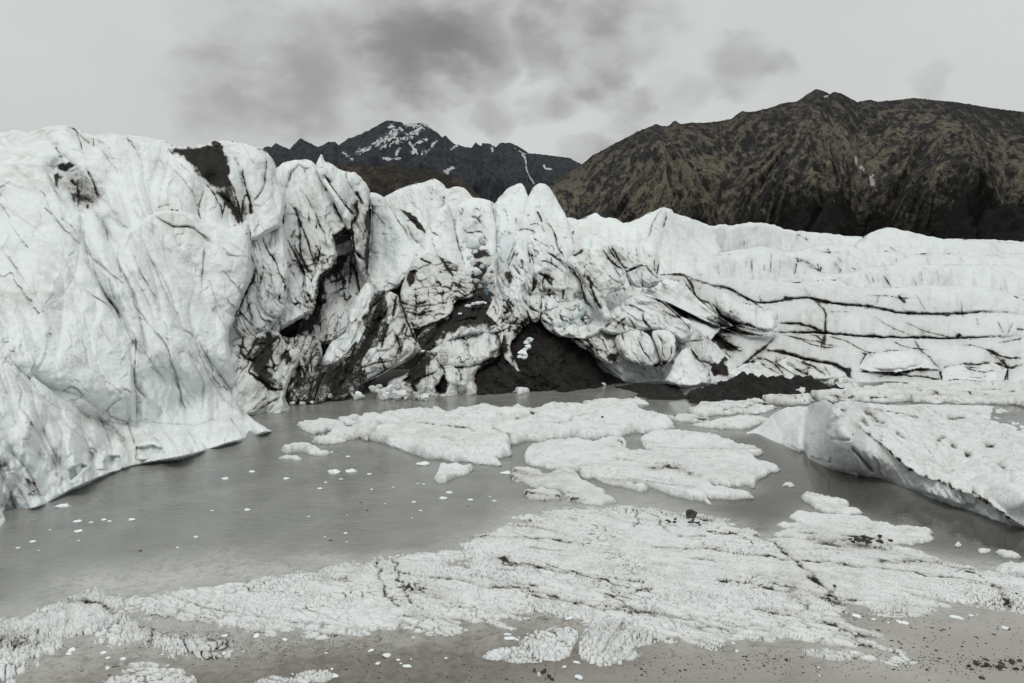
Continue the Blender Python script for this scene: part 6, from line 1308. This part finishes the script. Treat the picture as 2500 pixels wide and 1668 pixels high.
# ------------------------------------------------------------------ gravel mounds
def mound(name, label, pts, H, seed, rough=.25, step=2.0, edge=2.5):
    """a heap of wet gravel on its own footprint in the water"""
    gp = ground_poly(pts); c0 = gp.mean(0)
    sp = jitter(densify(smooth_poly(gp, 2), .12), .5, 2.0, seed)
    vx, vy, rim, quads = gridfill(sp, .11)
    e = seg_dist(vx, vy, sp[::4]); e[rim] = 0
    pr = np.clip(e / edge, 0, 1) ** .75
    x, y = vx, vy
    n = fbm(x / 1.6, y / 1.6, x * 0 + seed, 5, seed, .62); n2 = np.abs(fbm(x / 4, y / 4, x * 0 + seed, 3, seed + 5))
    f1, f2, rid = worley(x / .3, y / .3, seed)
    h = H * pr * (.62 + .5 * n2 + .25 * n) + (rough * n + rough * .5 * (1 - f1) * rid) * np.clip(e / .5, 0, 1)
    h[rim] = -.15
    o = mesh_obj(name, np.stack([x, y, h], -1), quads[:, ::-1] if False else quads, MAT_GRAVEL)
    tag(o, label, 'gravel mound', 'gravel mounds in the pool')


mound('gravel_mound', 'large black gravel mound rising from the water right of centre', [(1668, 984), (1670, 970), (1690, 958), (1740, 948), (1850, 944), (1960, 944), (2040, 950), (2080, 958), (2020, 968), (1950, 976), (1880, 985), (1790, 989), (1710, 988)], 1.9, 3, edge=4.2)
mound('gravel_mound', 'flat smaller black gravel bank left of the large gravel mound', M((1415, 560), (1440, 550), (1540, 546), (1660, 546), (1780, 546), (1860, 546), (1895, 560), (1905, 590), (1925, 640), (1880, 652), (1780, 655), (1660, 645), (1580, 630), (1560, 615), (1600, 600), (1500, 580)), .55, 6, rough=.12, edge=2.4)


# ------------------------------------------------------------------ loose pieces
def icosphere(sub):
    import bmesh
    bm = bmesh.new(); bmesh.ops.create_icosphere(bm, subdivisions=sub, radius=1)
    v = np.array([w.co[:] for w in bm.verts]); f = np.array([[w.index for w in q.verts] for q in bm.faces]); bm.free(); return v, f


ICO3, ICO2 = icosphere(3), icosphere(2)


def lump_shape(seed, cuts, rough, flat=1.0, sub=ICO3):
    """a chipped pebble or ice chunk: a ball cut by random planes and roughened"""
    rs = np.random.RandomState(seed); v, f = sub[0].copy(), sub[1]
    for _ in range(cuts):
        n = rs.normal(size=3); n /= np.linalg.norm(n); d = rs.uniform(.45, .85)
        k = np.maximum(v @ n - d, 0); v = v - k[:, None] * n * .92
    v = v * (1 + rough * fbm(v[:, 0] * 1.7, v[:, 1] * 1.7, v[:, 2] * 1.7 + seed, 3, seed))[:, None]
    v[:, 2] *= flat; return v, f


def bit_mesh(name, seed, cuts, rough, flat, mat, smooth=True, dirt=0.0):
    v, f = lump_shape(seed, cuts, rough, flat)
    o = mesh_obj(name, v, f, mat, dict(dirt=np.full(len(v), dirt), blue=np.zeros(len(v))), smooth)
    COL.objects.unlink(o); return o


def put(src, name, at, scale, rz=0.0, label=None, cat=None, group=None, sink=0.0, tilt=0.0):
    o = src.copy(); o.name = name; COL.objects.link(o)
    o.scale = scale; o.rotation_euler = (tilt, tilt * .6, rz); o.location = (at[0], at[1], at[2] - sink)
    return tag(o, label, cat, group)


rnd = random.Random(7)
BITS = [bit_mesh('ice_bit', 100 + i, 3, .35, .55, MAT_BIT) for i in range(5)]
CHUNKS = [bit_mesh('ice_chunk', 140 + i, 9, .12, .85, MAT_BIT, dirt=.10) for i in range(5)]
DCHUNKS = [bit_mesh('ice_chunk', 160 + i, 9, .14, .85, MAT_GLACIER, dirt=.42) for i in range(4)]
STONES = [bit_mesh('stone', 200 + i, 10, .14, .62, MAT_STONE, False) for i in range(6)]

# white crumbs floating in the left water
for n_, (x, y, w) in enumerate(
        [(149, 1237, 40), (551, 1169, 20), (615, 1152, 17), (603, 1245, 17), (190, 1274, 22), (221, 1276, 15), (254, 1269, 15), (267, 1273, 12), (321, 1269, 19), (192, 1298, 22), (516, 1247, 11), (479, 1311, 13), (433, 1337, 9), (43, 1338, 11), (80, 1323, 17), (94, 1344, 7), (192, 1320, 8), (844, 1302, 11), (793, 1311, 6), (122, 1294, 7),
         (753, 1262, 9), (818, 1153, 36), (857, 1151, 30), (698, 1169, 17), (902, 1158, 13), (831, 1170, 12), (796, 1178, 10), (781, 1193, 13), (849, 1115, 12), (1035, 1134, 34), (1020, 1181, 9), (1035, 1182, 9), (1097, 1203, 18), (1081, 1217, 22), (1149, 1221, 16), (1195, 1213, 8), (1208, 1223, 12), (1027, 1247, 10), (1010, 1226, 12), (1237, 1156, 28), (847, 1257, 5), (1006, 1265, 6), (846, 1323, 6), (907, 1195, 8), (960, 1190, 7), (1060, 1240, 5), (940, 1230, 5)]):
    g = GR(x, y); mpp = g[1] / F
    big = w > 24
    put(BITS[n_ % 5], 'ice_bit', g, (w * mpp * .55, w * mpp * .42, w * mpp * .30), rnd.uniform(-.5, .5), 'small white ice crumb floating alone in the grey water', 'ice bit', 'small ice crumbs floating in the water', .0)

# calved blocks in front of the mud slope and the rubble in the gully
for x, y, w, h, lab in [(1446, 933, 22, 21, 'white cube of ice standing in the water before the black mud slope'), (1473, 939, 11, 8, 'tiny ice lump at the right foot of the white ice cube'), (1462, 939, 10, 8, 'tiny ice lump close beside the white ice cube'), (1433, 940, 7, 5, 'smallest ice lump left of the white ice cube'), (1382, 948, 24, 9, 'flat white ice piece between the white cube and the small floe'),
                        (1044, 964, 12, 5, 'little white ice piece at the foot of the bulging dirty block')]:
    g = GR(x, y + h * .35); m_ = g[1] / F
    put(CHUNKS[int(x) % 5], 'ice_chunk', g + np.array([0, 0, h * m_ * .35]), (w * m_ * .62, w * m_ * .6, h * m_ * .75), .4, lab, 'ice chunk', 'calved ice chunks by the mud slope')
for k_, (x, y, w, h, d) in enumerate(
        [(x_, y_, w_, h_, None) for (x_, y_), (w_, h_) in zip(M((835, 222), (815, 248), (822, 275), (805, 296), (783, 312), (806, 330), (768, 345), (792, 352), (850, 232)), ((16, 10), (15, 12), (14, 13), (12, 9), (17, 11), (14, 12), (13, 9), (15, 9), (10, 8)))]):
    dd = tps([(1300, 775, 71), (1250, 830, 67), (1400, 840, 68), (1330, 880, 65), (1160, 959, WD(1160, 959)), (1350, 949, WD(1350, 949)), (1500, 938, WD(1500, 938))])(np.array([x]), np.array([y]))[0] - 2.0
    p = P(np.array([x]), np.array([y]), np.array([dd]))[0]; m_ = dd / F
    put(CHUNKS[k_ % 5], 'ice_chunk', p, (w * m_ * .62, w * m_ * .7, h * m_ * .62), k_ * 1.3, 'white ice chunk in the column of fallen blocks on the black mud slope', 'ice chunk', 'fallen white chunks stacked on the mud slope', tilt=.3 * (k_ % 3))
for k_, ((x, y), w, h, dk) in enumerate(zip(C((470, 595), (410, 560), (510, 540), (540, 580), (440, 800), (500, 795), (470, 720), (560, 860), (490, 860), (530, 760), (575, 740), (455, 860), (520, 900), (480, 650), (440, 690)), (34, 15, 22, 16, 20, 20, 14, 15, 17, 12, 14, 10, 12, 14, 12), (30, 22, 24, 16, 17, 26, 16, 17, 14, 12, 12, 10, 12, 12, 16), (0, 0, 0, 1, 0, 0, 0, 1, 1, 1, 1, 0, 1, 0, 0))):
    dd = 74.5 - (y - 580) * .02; p = P(np.array([x]), np.array([y]), np.array([dd]))[0]; m_ = dd / F
    put((DCHUNKS if dk else CHUNKS)[k_ % 4], 'ice_chunk', p, (w * m_ * .58, w * m_ * .6, h * m_ * .62), k_ * .9, ('dirt covered' if dk else 'clean white') + ' ice block lodged in the steep gully right of the tall cone', 'ice chunk', 'ice blocks lodged in the gully' if not dk else 'dirty ice blocks lodged in the gully', tilt=.4 * (k_ % 3) - .3)
for k_ in range(46):
    t = rnd.random(); x0, y0 = G((1080 + 560 * t, 0))[0][0], 0
    xg = 1085 + 545 * t; top = 760 + abs(t - .45) * 170; yg = top + (888 - top) * rnd.random() ** .7
    x, y = G((xg, yg))[0]
    w = rnd.choice([7, 9, 11, 14, 18]) * (1.3 if k_ % 9 == 0 else 1)
    dd = WD(x, 978) + (978 - y) * .035; p = P(np.array([x]), np.array([y]), np.array([dd]))[0]; m_ = dd / F
    put((DCHUNKS if k_ % 3 else CHUNKS)[k_ % 4], 'ice_chunk', p, (w * m_ * .7, w * m_ * .6, w * m_ * .55), k_ * 1.7, 'ice block in the rubble heap at the waterline left of the bulging dirty block', 'ice chunk', 'ice blocks of the rubble heap', tilt=.5 * (k_ % 4) - .7)
for k_, ((x, y), w) in enumerate(zip(G((680, 880), (720, 920), (770, 900), (650, 920), (700, 860), (750, 870), (620, 890), (920, 885), (660, 870), (790, 915)), (22, 16, 20, 14, 14, 14, 10, 18, 12, 10))):
    g = GR(x, max(y, 975) + 4); m_ = g[1] / F; g[2] = max(0, (990 - y) * m_ * .7)
    put((DCHUNKS if k_ % 3 else CHUNKS)[k_ % 4], 'ice_chunk', g, (w * m_ * .6, w * m_ * .55, w * m_ * .5), k_ * 1.1, 'grubby ice lump at the waterline in front of the black crevasse', 'ice chunk', 'grubby ice lumps in front of the black crevasse', tilt=.4 * (k_ % 3))
for k_, ((x, y), w) in enumerate(zip(C((430, 1045), (465, 1032), (500, 1025), (535, 1022), (560, 1024), (370, 1105), (100, 1380), (250, 1240)), (16, 14, 15, 13, 9, 11, 11, 6))):
    dd = 66.0 if k_ < 6 else 61.0; p = P(np.array([x]), np.array([y]), np.array([dd]))[0]; m_ = dd / F
    put(CHUNKS[k_ % 4], 'ice_chunk', p, (w * m_ * .6, w * m_ * .5, w * m_ * .32), k_ * 1.1, 'bright ice piece fallen on the dirty ridge above the bulging block', 'ice chunk', 'bright ice pieces on the dirty ridge')


# stones
def ground_h(x, y, default=0.0): return GR(x, y, default)


BLD = bit_mesh('boulder', 301, 12, .10, .8, MAT_BOULDER, False)
g = GR(1687, 1258, .2); m_ = g[1] / F
put(BLD, 'boulder', g + np.array([0, 0, .02]), (19 * m_, 17 * m_, 20 * m_), .3, 'square dark boulder perched on the ice at the edge of the channel', 'boulder')
for x, y, w, h, lab in [(527, 352, 13, 8, 'dark boulder lying on the crest above the black gravel patch'), (508, 358, 6, 4, 'small stone left of the boulder on the crest')]:
    m_ = 70.0 / F; p = P(np.array([float(x)]), np.array([float(y)]), np.array([70.6]))[0]
    put(BLD, 'boulder', p, (w * m_, w * m_ * .8, h * m_ * 1.2), .5, lab, 'boulder')
for k_ in range(16):
    x = 1687 + rnd.gauss(0, 26); y = 1266 + abs(rnd.gauss(0, 6)); g = GR(x, y, .26); m_ = g[1] / F; w = rnd.uniform(3, 7)
    put(STONES[k_ % 6], 'stone', g, (w * m_, w * m_ * .8, w * m_ * .8), k_, 'small dark stone strewn round the foot of the square boulder', 'stone', 'stones round the square boulder')
for k_ in range(26):
    x = 2122 + rnd.gauss(0, 20); y = 1318 + rnd.gauss(0, 4); g = GR(x, y, .34); m_ = g[1] / F; w = rnd.uniform(4, 10)
    put(STONES[k_ % 6], 'stone', g, (w * m_, w * m_ * .8, w * m_ * .8), k_ * 1.3, 'dark stone in the small black heap on the right part of the ice sheet', 'stone', 'stones of the small black heap')
for (x, y), w, lab, z in [((1470, 1018), 9, 'single dark stone lying on top of the largest floe', 1.05), ((2038, 1430), 9, 'lone grey pointed stone lying in the middle of the white ice sheet', .2), ((2060, 1494), 7, 'brown stone at the lower margin of the white ice sheet', .2),
                          ((344, 1345), 9, 'dark stone sticking out of the open left water, alone', 0), ((896, 1246), 7, 'dark stone in the water with a white crumb touching it', 0), ((880, 1227), 6, 'dark speck of stone floating behind the pair of stone and crumb', 0), ((1142, 1236), 5, 'dark stone in the water near the submerged ice edge', 0), ((658, 1380), 4, 'small dark stone on the submerged ice left', 0),
                          ((808, 1320), 8, 'thin dark splinter floating in the left water', 0), ((1920, 1612), 11, 'large dark stone in the bottom shallows, right of the packed strip', .0), ((2395, 1655), 14, 'biggest grey stone at the bottom right corner', .0), ((1566, 1634), 8, 'dark stone half ringed by loose ice at the bottom', .0)]:
    g = GR(x, y, z); m_ = g[1] / F
    put(STONES[int(x) % 6], 'stone', g, (w * m_ * .75, w * m_ * .55, w * m_ * .5), x * .3, lab, 'stone')
# white bases and slabs among the stones at the very bottom
for (x, y), w, h, lab in [((1378, 1630), 10, 9, 'small ice lump with a dark cap at the bottom, left of the round cluster'), ((1317, 1650), 12, 16, 'upright pale ice block among dark stones at the bottom edge'), ((1412, 1654), 22, 6, 'flat white ice slab with a dark stone on it at the bottom edge'), ((943, 1601), 20, 8, 'white ice lump alone on the brown shallows left of centre'), ((812, 1652), 26, 7, 'thin white ice piece at the bottom edge, right of the star shaped clump'),
                          ((2454, 1533), 18, 9, 'round white ice cake alone near the right edge'), ((1998, 1631), 6, 6, 'upper one of two tiny ice crumbs in the bottom right shallows'), ((2000, 1650), 8, 5, 'lower one of two tiny ice crumbs in the bottom right shallows'), ((1800, 1590), 10, 6, 'ice crumb just under the right end of the packed strip')]:
    g = GR(x, y, 0.02); m_ = g[1] / F
    put(CHUNKS[int(x) % 5], 'ice_chunk', g, (w * m_ * .6, w * m_ * .5, h * m_ * .7), x * .7, lab, 'ice chunk', 'separate ice pieces in the bottom shallows')
zones_ = [(1250, 1640, 1700, 1662, 22, 4), (900, 1600, 1250, 1660, 26, 3.5), (1700, 1600, 2100, 1662, 40, 4), (2100, 1530, 2500, 1662, 110, 4.2), (2370, 1610, 2500, 1640, 26, 7), (1600, 1600, 1900, 1640, 18, 4), (140, 1600, 620, 1664, 34, 3.5), (1300, 1480, 1700, 1560, 16, 4), (800, 1560, 1000, 1660, 12, 4)]
nst = 0
for x0, y0, x1, y1, n_, w_ in zones_:
    for k_ in range(n_):
        x = rnd.uniform(x0, x1); y = rnd.uniform(y0, y1); w = w_ * rnd.choice([.5, .6, .8, 1, 1.5]) * .8
        g = GR(x, y, 0.0); m_ = g[1] / F
        o = put(STONES[nst % 6], 'stone', g, (w * m_ * 1.3, w * m_ * .8, w * m_ * .6), rnd.uniform(0, 6), 'little dark stone lying in the muddy shallows along the bottom', 'stone', 'little dark stones in the muddy shallows')
        nst += 1
for k_ in range(64):
    c_ = rnd.choice([(1250, 1540, 70, 16), (1480, 1510, 120, 18), (1700, 1530, 120, 22), (1880, 1555, 90, 16), (1500, 1600, 110, 18), (640, 1560, 120, 14), (840, 1590, 90, 16), (300, 1600, 110, 14), (760, 1650, 60, 8), (1010, 1620, 40, 10), (2120, 1515, 70, 10), (2330, 1505, 60, 8)])
    x = rnd.gauss(c_[0], c_[2]); y = min(rnd.gauss(c_[1], c_[3]), 1662)
    g = GR(x, y, 0.0); m_ = g[1] / F; w = rnd.choice([3, 4, 5, 7, 9, 12]) * rnd.uniform(.8, 1.3)
    put(BITS[k_ % 5], 'ice_lump', g, (w * m_ * rnd.uniform(.8, 1.5), w * m_ * .7, min(w, 8) * m_ * .5), FLOW + rnd.gauss(0, .9), 'small loose ice lump lying between the ice fields in the muddy shallows', 'ice lump', 'loose ice lumps in the muddy shallows')
# fine grit: nobody could count it
gv, gf, off_ = [], [], 0
vv, ff = lump_shape(500, 6, .1, .6, ICO2)
vv1, ff1 = icosphere(1)
for k_ in range(2600):
    c_ = rnd.choice([(2250, 1600, 190, 40), (2100, 1510, 160, 10), (1700, 1620, 300, 25), (1900, 1610, 200, 20), (1050, 1600, 260, 35), (560, 1590, 200, 25), (1300, 1500, 120, 14), (450, 1560, 120, 14), (720, 1570, 120, 16), (2230, 1615, 40, 10), (60, 1580, 60, 14), (2400, 1620, 60, 12)])
    x = rnd.gauss(c_[0], c_[2]); y = min(rnd.gauss(c_[1], c_[3]), 1690)
    g = GR(x, y, 0.0); m_ = g[1] / F; w = rnd.choice([.8, 1, 1.3, 1.8]) * m_
    gv.append(vv1 * np.array([w * 1.4, w, w * .6]) + g); gf.append(ff1 + off_); off_ += len(vv1)
o = mesh_obj('grit', np.concatenate(gv), np.concatenate(gf), MAT_STONE, None, False)
tag(o, 'fine dark grit sprinkled over the muddy shallows along the bottom', 'grit', kind='stuff')
# stacked stones beside the upright ice block
for k_, ((x, y), w) in enumerate(zip(((1326, 1640), (1340, 1650), (1330, 1634), (1348, 1658), (1305, 1634), (2365, 1625), (2385, 1620), (2410, 1622), (2440, 1628), (2470, 1615), (2480, 1632)), (9, 10, 7, 8, 6, 9, 10, 12, 12, 14, 10))):
    g = GR(x, y, 0.03); m_ = g[1] / F
    put(STONES[k_ % 6], 'stone', g, (w * m_ * .9, w * m_ * .6, w * m_ * .5), k_ * 1.9, 'dark stone huddled against the upright ice block at the bottom' if k_ < 5 else 'flat black stone in the dense patch at the bottom right edge', 'stone', 'stones by the upright ice block' if k_ < 5 else 'stones of the dense bottom right patch')
